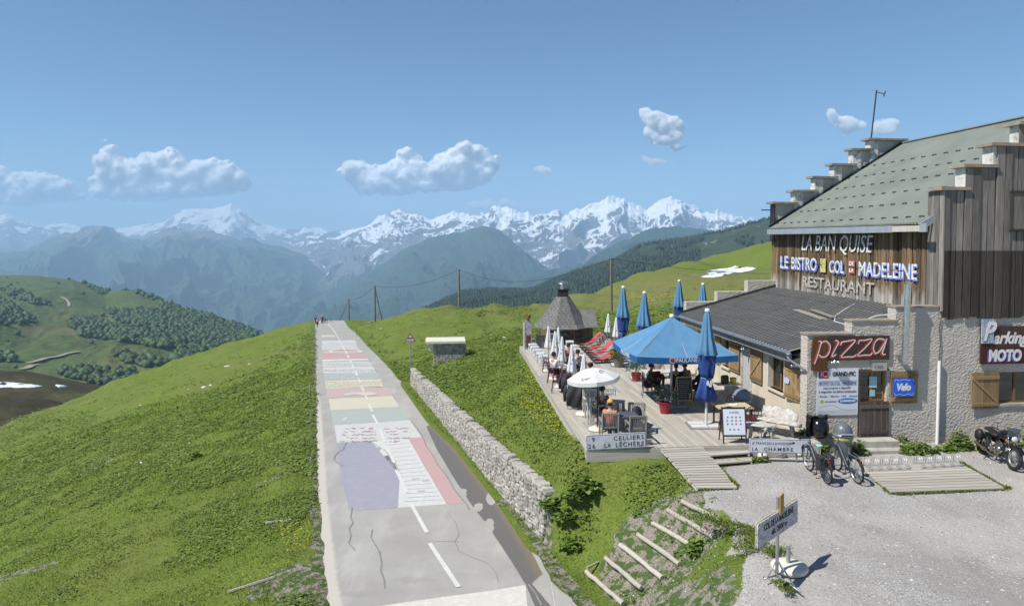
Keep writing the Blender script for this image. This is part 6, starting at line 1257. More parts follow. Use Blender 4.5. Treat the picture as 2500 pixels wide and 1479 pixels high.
# parasol foot of stone with a pipe
c = PZ(1928, 1384, .05); c.z = 0; o = thing('parasol_foot', 'round pale concrete parasol foot with a steel pipe in the car park', 'parasol foot', c); mb = MB(); mb.lathe([(.05, 0), (.33, .0), (.36, .05), (.34, .10), (.25, .135), (.0, .15)], 28, sx=1.0, wob=lambda t, z: 1+.02*math.sin(3*t)); mb.build('concrete_disc', pm('pale_concrete', (.66, .62, .52), (.6, .56, .47), sc=14, bump=.4, bsc=40, bd=.01), o, smooth=True, sharp=60); mb = MB(); mb.tube([(-.03, 0, .1), (-.03, 0, .47)], .04, n=12); mb.build('pipe', M_galv, o, smooth=True, sharp=40)
# litter bin, black cooker, racks
c = PZ(2057, 1113, 0); o = thing('litter_bin', 'grey litter bin with a domed lid and yellow liner beside the entrance steps', 'litter bin', c); M_bin = pm('grey_plastic', (.10, .115, .13), (.13, .145, .16), rough=.4, spec=.5)
mb = MB(); mb.lathe([(.0, 0), (.22, .0), (.225, .02), (.27, .52), (.27, .55)], 24); mb.build('body', M_bin, o, smooth=True, sharp=40); mb = MB(); mb.lathe([(.275, .50), (.29, .56), (.285, .62), (.27, .625)], 24); mb.build('liner', pm('yellow_green_bag', (.38, .40, .16), (.3, .33, .12), sc=8, bump=.4), o, smooth=True)
mb = MB(); mb.lathe([(.295, .62), (.31, .66), (.29, .70), (.27, .72), (.255, .84), (.2, .95), (.1, 1.01), (.0, 1.02)], 24); li = mb.build('lid', M_bin, o, smooth=True, sharp=35); mb = MB(); mb.box((-.02, -.225, .86), (.1, .02, .06), (-.5, 0, 0)); mb.box((0, -.27, .735), (.36, .03, .025)); mb.build('label', pm('pale_label', (.5, .5, .55)), li)
a = rectv(1982, 1016, 2032, 1066, -.5); c = BL((a[0]+a[1])/2, -.32, .42); o = thing('barrel_cooker', 'glossy black covered barrel standing under the white poster', 'barrel', c, TH); M_gb = pm('black_gloss', (.008, .009, .01), rough=.18, spec=.6); mb = MB(); mb.lathe([(.0, 0), (.2, .0), (.27, .1), (.3, .25), (.285, .42), (.2, .56), (.06, .62), (0, .63)], 20); mb.build('barrel', M_gb, o, smooth=True)
mb = MB(); mb.grid(lambda u_, v_: (-.36+.72*u_, .12+.05*math.sin(9*u_), .02+.64*v_+.02*math.sin(14*u_)), 14, 6); mb.grid(lambda u_, v_: (-.36+.72*u_, .12-.2*v_+.0*u_, .66+.025*math.sin(12*u_+5*v_)), 14, 4); mb.grid(lambda u_, v_: (-.36+.02*math.sin(9*v_), .12-.25*u_, .02+.64*v_), 4, 6); mb.build('tarpaulin', M_gb, o, smooth=True)
M_rack = pm('zinc_tube', (.50, .51, .52), (.6, .6, .6), rough=.35, metal=.5)
def rack(x0, x1, y, ye, label):
    a, b_ = PZ(x0, y, .1), PZ(x1, ye, .1); o = thing('cycle_rack', label, 'cycle rack', a, math.atan2(b_.y-a.y, b_.x-a.x), 'cycle racks on the plank platform'); L_ = (b_-a).length; mb = MB()
    mb.tube([(0, -.16, .02), (L_, -.16, .02)], .017, n=6); mb.tube([(0, .16, .02), (L_, .16, .02)], .017, n=6); mb.build('rail', M_rack, o); 
    for k in range(5):
        x = .1+k*(L_-.2)/4; mb = MB()
        for dx in (-.035, .035): mb.tube([(x+dx, -.16, .02), (x+dx, -.1, .2), (x+dx, -.02, .28), (x+dx, .08, .28), (x+dx, .15, .2), (x+dx, .16, .02)], .010, n=6)
        mb.tube([(x-.035, -.12, .14), (x+.035, -.12, .14)], .009, n=5); mb.build('hoop', M_rack, o, smooth=True)
rack(2106, 2214, 1142, 1138, 'left zinc cycle rack, nearest the bicycles'); rack(2236, 2343, 1137, 1131, 'right zinc cycle rack, nearest the motorcycle')
# stones
def rock(px, py, r_, label, z=None, col=None, sq=(1, .8, .5), name='rock', grp=None):
    p = PG(px, py) if z is None else PZ(px, py, z); random.seed(int(px*7+py)); V = Matrix(); mb = MB()
    nz_ = [random.uniform(.8, 1.15) for _ in range(60)]; mb.blob((0, 0, r_*sq[2]*.4), r_, 8, 6, .14, sq=sq); o = mb.build(name, col or M_stone, None); o.location = p; o.rotation_euler.z = random.uniform(0, 3); tag(o, label, 'rock', grp); return o
M_wrock = pm('white_rock', (.62, .60, .55), (.5, .49, .45), sc=3, bump=.5); M_drock = pm('dark_rock', (.14, .13, .13), (.2, .19, .18), sc=5, bump=.5)
rock(1858, 1114, .26, 'large rounded white stone under the left end of the La Chambre sign', .03, M_wrock, (1, .6, .42)); rock(1907, 1113, .18, 'dark stone between two white stones under the La Chambre sign', .03, M_drock, (1, .7, .6)); rock(1948, 1109, .2, 'white stone right of the dark one under the La Chambre sign', .03, M_wrock, (1, .7, .5))
wr = [(498, 947, .55, 'on the mid slope left of the road'), (514, 941, .35, 'just right of the largest slope rock'), (555, 896, .6, 'high on the slope, left one of the upper pair'), (610, 890, .4, 'high on the slope, right one of the upper pair'), (347, 1131, .3, 'in the middle of the meadow'), (357, 1094, .22, 'above the middle meadow rock'), (462, 1083, .22, 'right of the meadow middle'), (232, 1118, .25, 'beside the leafy patch'), (22, 1120, .3, 'near the left edge of the meadow'), (128, 1058, .3, 'under the brown stream'), (342, 990, .25, 'alone in the upper meadow'), (930, 803, .4, 'right of the road crest'), (1232, 826, .5, 'left of the carved post'), (460, 952, .2, 'left of the largest slope rock'), (435, 1040, .2, 'below the largest slope rock')]
for x, y, r_, lb in wr: rock(x, y, r_*.55, 'white rock '+lb, None, M_wrock, (1, .7, .35), grp='white rocks scattered on the meadow')
def board_on(p, q, w_, label, name='loose_board'):
    a, b_ = PG(*p), PG(*q); c = (a+b_)/2; mb = MB(); d_ = b_-a; mb.box((0, 0, .06), (d_.length, w_, .05), tw=.03); o = mb.build(name, M_plank); o.location = c; o.rotation_euler = d_.to_track_quat('X', 'Z').to_euler(); tag(o, label, 'board', 'loose boards in the grass')
board_on((650, 1281), (712, 1273), .08, 'grey board lying in the leafy plants left of the road'); board_on((558, 1449), (672, 1415), .05, 'thin crooked stake lying by the gravel patch in the left corner'); board_on((722, 948), (764, 936), .1, 'pale rail lying beside the road, upper one'); board_on((738, 978), (758, 971), .13, 'short pale rail beside the road, lower one'); board_on((748, 1036), (762, 1028), .13, 'short pale rail by the road edge below the rails'); board_on((890, 792), (908, 785), .2, 'white board lying on the meadow right of the road crest')
for k, (x, y0, y1, lb) in enumerate(((755.5, 965, 938, 'thin stake through the upper rail by the road'), (757, 1027, 1008, 'thin short stake by the road edge'), (757, 1133, 1116, 'lowest thin stake along the left road edge'), (759, 854, 846, 'tiny far stake along the left road edge'), (807.5, 786, 778, 'tiny dark stake at the road crest'))):
    a = PG(x, y0); h_ = (y0-y1)/F*a.y; mb = MB(); mb.tube([(0, 0, 0), (.03, 0, h_)], .02+.0002*a.y, n=5); o = mb.build('stake', M_plank if k < 4 else M_black); o.location = a; tag(o, lb, 'stake', 'thin stakes along the road')
# ---------------------------------------------------------------- parasols
def cloth(name, c1, c2, rough=.75, sub=.0, bump=.0):
    m = pm(name, c1, c2, sc=2, rough=rough, spec=.25, bump=bump, bsc=3, bd=.05)
    if sub:
        nt = m.node_tree; b = nt.nodes['Principled BSDF']; tr = N(nt, 'BsdfTranslucent'); tr.inputs[0].default_value = (*c1, 1); ms = N(nt, 'MixShader'); ms.inputs[0].default_value = sub
        nt.links.new(b.outputs[0], ms.inputs[1]); nt.links.new(tr.outputs[0], ms.inputs[2]); nt.links.new(ms.outputs[0], nt.nodes['Material Output'].inputs[0])
    return m
M_blue = cloth('blue_canvas', (.10, .235, .38), (.085, .21, .35), bump=.5); M_navyc = cloth('dark_blue_canvas', (.03, .07, .24), (.02, .05, .18)); M_wcl = cloth('white_canvas', (.76, .76, .75), (.72, .72, .71), sub=.25); M_bluev = cloth('blue_valance', (.02, .11, .28), (.02, .10, .25)); M_wpole = pm('white_pole', (.62, .62, .6), rough=.4)
def bigpar(label, P, h=3.95, scale=1, foot=True):
    o = thing('closed_parasol', label, 'parasol', P, 0, 'tall closed blue parasols'); mb = MB(); mb.tube([(0, 0, .05), (0, 0, .95)], .045, n=10); mb.tube([(0, 0, .95), (0, 0, h-.1)], .038, n=10); mb.build('pole', M_wpole, o, smooth=True, sharp=40)
    w1 = lambda t, z: 1+.16*math.cos(8*t+z*1.2)+.05*math.sin(3*t+2*z); mb = MB(); mb.lathe([(.05, 3.84), (.10, 3.7), (.15, 3.3), (.20, 2.95), (.27, 2.62), (.31, 2.42), (.3, 2.38), (.2, 2.42)], 64, wob=w1, c=(0, 0, 0)); mb.build('canopy', M_blue, o, smooth=True)
    w2 = lambda t, z: 1+.2*math.cos(5*t+z*2.1)+.12*math.sin(7*t-3*z); mb = MB(); mb.lathe([(.22, 2.46), (.26, 2.3), (.23, 2.05), (.2, 1.8), (.17, 1.62)], 64, c=(.02, 0, 0), wob=w2); mb.lathe([(.16, 1.62), (.2, 1.45), (.25, 1.2), (.30, 1.0), (.24, .86), (.1, .9)], 64, c=(-.02, 0, 0), wob=w2); mb.build('wrapped_canvas', M_navyc, o, smooth=True)
    mb = MB(); mb.torus((0, 0, 1.62), .175, .018, 'z', 20, 6); mb.build('strap', cloth('pale_blue_strap', (.15, .33, .5), (.12, .3, .45)), o, smooth=True); mb = MB(); mb.lathe([(.0, 3.93), (.07, 3.92), (.085, 3.86), (.08, 3.8), (0, 3.8)], 14); mb.build('finial', pm('white_plastic', (.8, .8, .78), rough=.4), o, smooth=True)
    if foot:
        mb = MB(); mb.b2((-.62, -.42, .0), (.62, .42, .035)); f_ = mb.build('foot_frame', M_galv, o); mb = MB()
        for sx in (-1, 1):
            for sy in (-1, 1): mb.b2((sx*.03, sy*.03, .036), (sx*.53, sy*.36, .075))
        mb.build('paving_slab', pm('pale_slab', (.6, .6, .58), (.54, .54, .53)), f_)
    return o
def onDeck(px, Y): return Vector(((px-CX)/F*Y, Y, DZ))
p_ = PZ(1724, 1040, DZ); near = bigpar('nearest closed blue parasol in front of the bistro windows', p_); mb = MB(); mb.add([(-.1, -.27, 1.36), (.1, -.27, 1.36), (.1, -.25, 1.56), (-.1, -.25, 1.56)], [(0, 1, 2, 3)])
fit(text('AI', .1, pm('white_print', (.75, .75, .75)), 'lettering', near, ext=.01, off=.006), -.11, .1, 1.36, 1.58, -.24)
bigpar('closed blue parasol right of the two small white parasols', onDeck(1522, 34.1)); bigpar('closed blue parasol just left of the open blue canopy peak', onDeck(1574, 30.6))
bigpar('dark closed blue parasol by the far corner of the lean-to roof', Vector(((1659-CX)/F*39.4, 39.4, DZ))); bigpar('closed blue parasol half hidden behind the stepped far parapet', Vector(((1717-CX)/F*36.4, 36.4, DZ)))
# open blue canopy
A_ = PZ(1555, 886, 2.33); B_ = PZ(1807, 884, 2.33); ca_ = (A_+B_)/2; vdir = Vector((-UY, UX, 0)); sd = (B_-A_).length; cen = ca_+vdir*(sd*.52); cen.z = DZ; o = thing('open_canopy', 'large open blue parasol lettered in white on its valance', 'parasol', cen, TH); h_ = sd/2; z1 = 2.33-DZ+.22; z0 = z1-.22; za = 3.72-DZ
mb = MB(); C4 = [(-h_, -h_), (h_, -h_), (h_, h_), (-h_, h_)]
def rp(i, s_, t_):                                    # rib plane with slack canvas
    a, b_ = C4[i], C4[(i+1) % 4]; x = a[0]+(b_[0]-a[0])*s_; y = a[1]+(b_[1]-a[1])*s_; sagz = -.10*math.sin(math.pi*s_)*t_*(1)-.05*math.sin(math.pi*t_)+.012*math.sin(s_*22+t_*5)*t_*(1-t_)*2; return (x*t_, y*t_, za+(z1-za)*t_+sagz*.7)
for i in range(4): mb.grid(lambda s_, t_, i=i: rp(i, s_, t_), 20, 14)
cp = mb.build('canopy', M_blue, o, smooth=True, sharp=18); mb = MB()
for i in range(4):
    a, b_ = C4[i], C4[(i+1) % 4]; nx_, ny_ = (a[0]+b_[0])/2/h_, (a[1]+b_[1])/2/h_
    mb.grid(lambda s_, t_: (a[0]+(b_[0]-a[0])*s_+nx_*.01*math.sin(s_*40)*t_, a[1]+(b_[1]-a[1])*s_+ny_*.01*math.sin(s_*40)*t_, z1-.07*math.sin(math.pi*s_)-.225*t_), 30, 3)
va = mb.build('valance', M_bluev, cp, smooth=True, sharp=30); xk = lambda px: ((PZ(px, 884, 2.4)-cen).dot(Vector((UX, UY, 0)))); yv = -h_-.022
fit(text('PAULANER', .1, pm('white_letter', (.8, .8, .78)), 'lettering', va, ext=.002, off=.006), xk(1659), xk(1721), z0+.0, z0+.15, yv)
mb = MB(); cx_ = xk(1649); mb.poly([(cx_+.115*math.cos(t), z0+.075+.115*math.sin(t)) for t in np.linspace(0, 2*math.pi, 22)[:-1]], (yv-.002, yv+.004), ax='y'); em = mb.build('emblem', pm('pale_emblem', (.42, .42, .5)), va); mb = MB(); mb.poly([(cx_+.075*math.cos(t), z0+.075+.075*math.sin(t)) for t in np.linspace(0, 2*math.pi, 18)[:-1]], (yv-.006, yv-.0025), ax='y'); mb.poly([(cx_-.03, z0+.03), (cx_+.03, z0+.03), (cx_+.03, z0+.1), (cx_, z0+.13), (cx_-.03, z0+.1)], (yv-.009, yv-.0065), ax='y'); mb.build('emblem_centre', M_crim, em)
tl_ = fit(text('PAULANER', .1, pm('white_letter', (.8, .8, .78)), 'lettering', va, ext=.002, off=.006), 0, 1.25, 0, .16, 0); tl_.rotation_euler = (math.pi/2, 0, -math.pi/2); tl_.location = (-h_-.025, .35, z0)
mb = MB(); mb.tube([(0, 0, 0), (0, 0, za-.05)], .045, n=12); mb.build('pole', M_wpole, o, smooth=True, sharp=40); mb = MB(); mb.lathe([(0, za+.1), (.07, za+.09), (.09, za+.03), (.08, za-.05), (0, za-.05)], 14); mb.build('finial', pm('white_knob', (.8, .8, .78)), o, smooth=True); mb = MB()
for i in range(4): a = Vector((*C4[i], z1-.02)); mb.tube([(0, 0, za-.1), a*.5+Vector((0, 0, (za-.06)*.5)), a], .018, n=6); m_ = Vector(((C4[i][0]+C4[(i+1) % 4][0])/2, (C4[i][1]+C4[(i+1) % 4][1])/2, z1-.08)); mb.tube([(0, 0, za-.1), m_], .014, n=6)
mb.build('rib', M_galv, o); mb = MB(); mb.b2((-.45, -.45, 0), (.45, .45, .07)); mb.build('foot', M_conc, o)
# white parasols
def wpar(label, P, h=2.16, rz=0):
    o = thing('closed_parasol', label, 'parasol', P, rz, 'slim closed white parasols'); mb = MB(); mb.tube([(0, 0, .05), (0, 0, h-.03)], .02, n=8); mb.build('pole', M_galv, o, smooth=True); mb = MB()
    mb.lathe([(.0, h), (.03, h-.02), (.06, h-.2), (.12, h-.62), (.175, h-.98), (.185, h-1.06), (.13, h-1.05)], 48, wob=lambda t, z: 1+.17*math.cos(6*t+1)+.04*math.sin(11*t)); cn = mb.build('canopy', M_wcl, o, smooth=True)
    mb = MB()
    for k, z in enumerate((.45, .6, .78)): mb.torus((.0, -.112-.05*(z-.45)*3, h-z-.1), .025, .008, 'y', 12, 5) if k == 1 else mb.box((.03, -.115-.06*(z-.45), h-z-.12), (.012, .02, .12), (.1, .25, 0))
    mb.build('print', M_let, cn); mb = MB(); mb.lathe([(.0, 0), (.26, .0), (.29, .04), (.27, .08), (.2, .10), (0, .11)], 20); mb.build('foot', pm('cream_disc', (.62, .58, .48)) if 'M_cd' not in globals() else M_cd, o, smooth=True, sharp=50); return o
M_cd = pm('cream_disc', (.62, .58, .48), (.55, .52, .44), sc=8)
wps = [((1339, 907), 'farthest of the slim white parasols along the terrace edge'), ((1355, 926), 'second of the slim white parasols along the terrace edge'), ((1372, 946), 'middle slim white parasol beside the seated guests'), ((1396, 978), 'slim white parasol beside the hanging dark jackets'), ((1425, 1013), 'slim closed white parasol just behind the open one')]
for (x, y), lb in wps: wpar(lb, PZ(x, y, DZ), rz=random.uniform(-.4, .4))
wpar('left slim white parasol behind the deck chairs', onDeck(1486, 38)); wpar('right slim white parasol behind the deck chairs', onDeck(1505.5, 36.2)); wpar('slim white parasol in the gap behind the second edge parasol', PZ(1363, 912, DZ))
P = PZ(1458, 1050, DZ); o = thing('open_parasol', 'open white parasol shading the nearest two guests', 'parasol', P, .0); mb = MB(); mb.tube([(0, 0, .05), (0, 0, 1.2), (.03, 0, 2.0)], .02, n=8); mb.build('pole', pm('dark_pole', (.05, .05, .05)), o, smooth=True)
mb = MB(); Rr = .86; n = 8
def wp2(a, b_):
    t = a*2*math.pi; q = (t % (math.pi/4))/(math.pi/4); r_ = Rr*b_*(math.cos(math.pi/8)/math.cos((q-.5)*math.pi/4)); return (r_*math.cos(t), r_*math.sin(t), 2.03-.30*b_**1.7-.02*math.sin(math.pi*q)*b_)
mb.grid(wp2, 48, 8); mb.grid(lambda a, b_: (lambda p: (p[0]*1.0, p[1]*1.0, p[2]-.13*b_))(wp2(a, 1)), 48, 2); cn = mb.build('canopy', M_wcl, o, smooth=True, sharp=25); cn.location = (.05, .08, 0); cn.rotation_euler = (.0, -.10, 0)
mb = MB(); mb.torus((.0, 0, 0), .07, .012, 'z', 18, 5); q = mb.build('print', M_let, cn); q.location = (.25, -.3, 1.945); q.rotation_euler = (.35, .3, 0)
q = fit(text('Lorina', .1, M_let, 'lettering', cn, ext=.002, shear=.3), 0, .5, 0, .1, 0); q.location = (-.45, -.62, 1.80); q.rotation_euler = (.75, 0, 0)
mb = MB(); mb.lathe([(.0, 0), (.26, .0), (.29, .04), (.27, .08), (.2, .10), (0, .11)], 20); mb.build('foot', M_cd, o, smooth=True, sharp=50)
# ---------------------------------------------------------------- furniture
M_wpl = pm('white_plastic_seat', (.74, .74, .72), rough=.4); M_teak = wood('grey_teak', (.19, .175, .15), (.29, .27, .235), rv=.15); M_mar = pm('dark_red_metal', (.09, .015, .02), (.12, .02, .025), rough=.4); M_wteak = wood('pale_teak', (.36, .345, .32), (.47, .45, .42), rv=.15)
def stool(label, P, grp):
    o = thing('stool', label, 'stool', P, random.uniform(-.3, .3), grp); mb = MB(); mb.box((0, 0, .47), (.42, .34, .05)); mb.box((0, 0, .43), (.44, .36, .03)); mb.build('seat', M_wpl, o)
    for sx in (-1, 1):
        for sy in (-1, 1): mb = MB(); mb.tube([(sx*.17, sy*.13, .43), (sx*.2, sy*.16, 0)], .022, n=6); mb.build('leg', M_wpl, o)
    mb = MB(); mb.tube([(-.185, -.145, .2), (.185, -.145, .2), (.185, .145, .2), (-.185, .145, .2), (-.185, -.145, .2)], .014, n=5); mb.build('stretcher', M_wpl, o); return o
for k, (x, y) in enumerate(((1327, 892), (1319, 884), (1312, 876), (1306, 868), (1301, 861))): stool(('nearest', 'second nearest', 'middle', 'second farthest', 'farthest')[k]+' white stool of the row along the terrace edge', PZ(x, y, DZ), 'white stools along the terrace edge')
for k, (x, y) in enumerate(((1391, 853), (1399, 864), (1406, 874), (1413, 890))): stool(('farthest', 'second farthest', 'second nearest', 'nearest')[k]+' white stool of the row left of the deck chairs', PZ(x, y, DZ), 'white stools beside the deck chairs')
def deckchair(label, P, red, rz):
    o = thing('deck_chair', label, 'deck chair', P, rz, 'deck chairs in a row'); mt_ = M_dred if red else M_dgry; mb = MB(); pr_ = [(-.75, .34), (-.5, .24), (-.15, .2), (.15, .3), (.5, .62), (.75, .86)]
    for i in range(5): mb.add([(pr_[i][0], -.26, pr_[i][1]), (pr_[i][0], .26, pr_[i][1]), (pr_[i+1][0], .26, pr_[i+1][1]), (pr_[i+1][0], -.26, pr_[i+1][1])]+[(pr_[i][0], -.26, pr_[i][1]-.02), (pr_[i][0], .26, pr_[i][1]-.02), (pr_[i+1][0], .26, pr_[i+1][1]-.02), (pr_[i+1][0], -.26, pr_[i+1][1]-.02)], [(0, 1, 2, 3), (7, 6, 5, 4), (0, 3, 7, 4), (1, 5, 6, 2)])
    mb.build('sling', mt_, o, smooth=True, sharp=60); mb = MB()
    for s_ in (-.28, .28): mb.tube([(-.78, s_, .35), (.35, s_, .0)], .013, n=6); mb.tube([(-.5, s_, 0), (.2, s_, .32), (.77, s_, .88)], .013, n=6); mb.tube([(-.3, s_, .45), (.35, s_, .5)], .012, n=5)
    for x, z in ((-.78, .35), (.35, 0), (-.5, 0), (.77, .88)): mb.tube([(x, -.28, z), (x, .28, z)], .013, n=6)
    mb.build('frame', M_black, o); return o
M_dred = cloth('red_sling', (.50, .07, .075), (.44, .06, .065)); M_dgry = cloth('grey_sling', (.25, .255, .24), (.21, .215, .2)); nm = ['red deck chair at the far end of the row', 'grey deck chair behind the second red one', 'second red deck chair from the cabin', 'grey deck chair in the middle of the row', 'third red deck chair from the cabin', 'grey deck chair beside the nearest red one', 'red deck chair nearest the brown plant pot']
for k in range(7):
    t = k/6; deckchair(nm[k], PZ(1437+38*t, 848+37*t, DZ), k % 2 == 0, .25+random.uniform(-.05, .05))
def slatchair(label, P, rz, mt_, grp):
    o = thing('slatted_chair', label, 'chair', P, rz, grp); mb = MB()
    for k in range(6): mb.b2((-.24, -.22+k*.075, .42), (.24, -.165+k*.075, .44))
    mb.build('seat', mt_, o); mb = MB()
    for k in range(8): mb.box((-.2+k*.057, .262, .68), (.032, .016, .40), (-.12, 0, 0))
    mb.box((0, .285, .885), (.52, .035, .07), (-.12, 0, 0)); mb.box((0, .235, .475), (.5, .03, .05), (-.12, 0, 0)); mb.build('backrest', mt_, o)
    for sx in (-1, 1):
        mb = MB(); mb.b2((sx*.25-.025, -.25, 0), (sx*.25+.025, -.2, .64)); mb.build('leg', mt_, o); mb = MB(); mb.tube([(sx*.25, .23, 0), (sx*.25, .23, .45), (sx*.25, .29, .9)], .03, n=4); mb.build('leg', mt_, o)
        mb = MB(); mb.b2((sx*.25-.03, -.27, .64), (sx*.25+.03, .26, .67)); mb.build('armrest', mt_, o)
    return o
def dtable(label, P, rz, sx, sy, mt_, legm=None, slat=True, h=.74, name='terrace_table'):
    o = thing(name, label, 'table', P, rz); mb = MB(); n = 7
    if slat:
        for k in range(n): mb.b2((-sx/2, -sy/2+k*sy/n, h-.03), (sx/2, -sy/2+(k+1)*sy/n-.012, h))
    else: mb.b2((-sx/2, -sy/2, h-.035), (sx/2, sy/2, h))
    mb.build('tabletop', mt_, o)
    for ax in (-1, 1):
        for ay in (-1, 1): mb = MB(); mb.b2((ax*(sx/2-.07)-.025, ay*(sy/2-.07)-.025, 0), (ax*(sx/2-.07)+.025, ay*(sy/2-.07)+.025, h-.035)); mb.build('leg', legm or mt_, o)
    return o
def redchair(label, P, rz, grp):
    o = thing('bistro_chair', label, 'chair', P, rz, grp); mb = MB(); mb.lathe([(0, .43), (.2, .43), (.22, .445), (.2, .46), (0, .46)], 16); mb.build('seat', M_mar, o)
    for sx in (-1, 1): mb = MB(); mb.tube([(sx*.15, -.15, .44), (sx*.2, -.2, 0)], .014, n=6); mb.build('leg', M_mar, o); mb = MB(); mb.tube([(sx*.15, .15, .44), (sx*.19, .22, 0)], .014, n=6); mb.build('leg', M_mar, o)
    mb = MB(); mb.tube([(-.17, .12, .45), (-.2, .2, .7), (-.13, .24, .85), (0, .25, .88), (.13, .24, .85), (.2, .2, .7), (.17, .12, .45)], .015, n=6); mb.tube([(-.2, .2, .68), (-.22, 0, .66), (-.19, -.1, .64)], .012, n=5); mb.tube([(.2, .2, .68), (.22, 0, .66), (.19, -.1, .64)], .012, n=5)
    for k in range(3): mb.tube([(-.08+k*.08, .14, .45), (-.08+k*.08, .24, .85)], .01, n=5)
    mb.build('backrest', M_mar, o); return o
M_purp = wood('violet_grey_slat', (.075, .065, .10), (.12, .11, .16), rv=.2); M_wtop = pm('white_tabletop', (.62, .61, .60), rough=.4); M_cream = pm('beige_tabletop', (.56, .48, .28), (.5, .43, .26), rough=.45)
T1 = PZ(1524, 1011, DZ+.74); T1.z = DZ; dtable('dark violet slatted table in front of the person in the orange cap', T1, TH, .82, .72, M_purp)
slatchair('grey slatted chair under the person in the orange cap', Vector((T1.x-.52, T1.y-.32, DZ)), -2.6-.5, M_teak, 'grey slatted chairs'); C1 = Vector((T1.x-.46, T1.y-.2, DZ))
slatchair('empty grey slatted chair with its back to the Celliers sign', Vector((T1.x+.25, T1.y-.62, DZ)), math.pi+.1, M_teak, 'grey slatted chairs')
slatchair('grey slatted chair behind the violet table', Vector((T1.x-.05, T1.y+.72, DZ)), .15, M_teak, 'grey slatted chairs'); slatchair('grey slatted chair carrying the dark backpack', Vector((T1.x+.48, T1.y+.55, DZ)), -.2, M_teak, 'grey slatted chairs')
T2 = PZ(1480, 973, DZ+.74); T2.z = DZ; dtable('pale table behind the man in the cap', T2, TH, 1.15, .7, M_wteak)
slatchair('left pale slatted chair behind the pale table', Vector((T2.x-.45, T2.y+.5, DZ)), .05, M_wteak, 'pale slatted chairs'); slatchair('right pale slatted chair behind the pale table', Vector((T2.x+.15, T2.y+.52, DZ)), -.05, M_wteak, 'pale slatted chairs'); slatchair('pale slatted chair carrying the man in the cap', Vector((T2.x-.42, T2.y-.75, DZ)), .1, M_wteak, 'pale slatted chairs')
C2 = Vector((T2.x-.42, T2.y-.75, DZ))
T3 = PZ(1420, 938, DZ+.74); T3.z = DZ; dtable('pale table hidden under the open white parasol', T3, TH, .9, .7, M_wteak); slatchair('pale slatted chair with a dark jacket, left one', Vector((T3.x-.35, T3.y-.6, DZ)), math.pi, M_wteak, 'pale slatted chairs'); slatchair('pale slatted chair with a dark jacket, right one', Vector((T3.x+.3, T3.y-.55, DZ)), math.pi, M_wteak, 'pale slatted chairs')
tb_ = [(1384, 893, 'white bistro table between the two guests in white shirts'), (1397, 915, 'white bistro table left of the leaning guests'), (1368, 871, 'white bistro table behind the middle white parasol')]
TT = []
for k, (x, y, lb) in enumerate(tb_):
    q = PZ(x, y, DZ+.72); q.z = DZ; TT.append(q); dtable(lb, q, TH, .8, .65, M_wtop, M_mar, False, .72)
    for j, (dx, dy, rz) in enumerate(((-.62, .0, math.pi/2), (.62, .05, -math.pi/2), (-.15, -.6, math.pi))):
        redchair('dark red chair '+('left of', 'right of', 'in front of')[j]+' the '+lb.replace('white bistro table', 'table'), Vector((q.x+dx, q.y+dy, DZ)), rz, 'dark red bistro chairs')
q = PZ(1788, 989, DZ+.74); q.z = DZ; dtable('beige table in front of the bistro window', q, TH-.05, 1.15, .8, M_cream, M_mar, False); TBG = q
for dx, dy, rz, lb in ((-.35, -.5, math.pi, 'dark red chair in front of the beige table, left one'), (.42, -.5, math.pi, 'dark red chair in front of the beige table, right one'), (.25, .62, 0, 'dark red chair behind the beige table')): redchair(lb, Vector((q.x+dx, q.y+dy, DZ)), rz, 'dark red bistro chairs')
mb = MB(); mb.add([(-.16, -.05, .0), (.05, -.11, .0), (.14, .0, .035), (.02, .09, .0), (-.08, .04, .03)], [(0, 1, 2, 3, 4)]); mb.add([(.0, -.04, .01), (.1, -.12, .01), (.15, -.03, .05)], [(0, 1, 2)]); o = mb.build('napkin', M_wcl); o.location = (q.x+.02, q.y+.05, DZ+.745); tag(o, 'crumpled white napkin on the beige table', 'napkin')
# kettle grill dome, folding table, coffee machine, bucket
c = PZ(1812, 965, 1.2); c.z = DZ; o = thing('kettle_grill', 'round grey kettle grill beside the bistro wall', 'grill', c); mb = MB(); mb.lathe([(0, 1.05), (.12, 1.03), (.24, .95), (.31, .82), (.34, .76)], 24); mb.lathe([(.34, .76), (.36, .74), (.34, .72)], 24); mb.build('lid', pm('blue_grey_enamel', (.2, .23, .27), (.17, .2, .24), rough=.35, spec=.5), o, smooth=True, sharp=50)
mb = MB(); mb.lathe([(.33, .72), (.28, .58), (.14, .5), (0, .48)], 24); mb.build('bowl', M_bin, o, smooth=True)
for k in range(3): mb = MB(); t = k*2.09; mb.tube([(.2*math.cos(t), .2*math.sin(t), .55), (.3*math.cos(t), .3*math.sin(t), 0)], .015, n=6); mb.build('leg', M_galv, o)
q = PZ(1777, 936, DZ+.74); q.z = DZ; o = thing('folding_table', 'small white folding table against the shaded wall', 'table', q, TH); mb = MB(); mb.b2((-.48, -.25, .71), (.48, .25, .74)); mb.build('tabletop', M_wpl, o); mb = MB()
for s_ in (-.2, .2): mb.tube([(-.38, s_, 0), (.12, s_, .71)], .014, n=6); mb.tube([(.38, s_, 0), (-.12, s_, .71)], .014, n=6)
mb.build('trestle', M_galv, o); mb = MB(); mb.box((-.12, 0, .14), (.24, .22, .28)); mb.box((-.12, -.06, .3), (.2, .12, .06)); o = mb.build('coffee_machine', M_black); o.location = (q.x, q.y, DZ+.74); tag(o, 'black coffee machine on the white folding table', 'coffee machine')
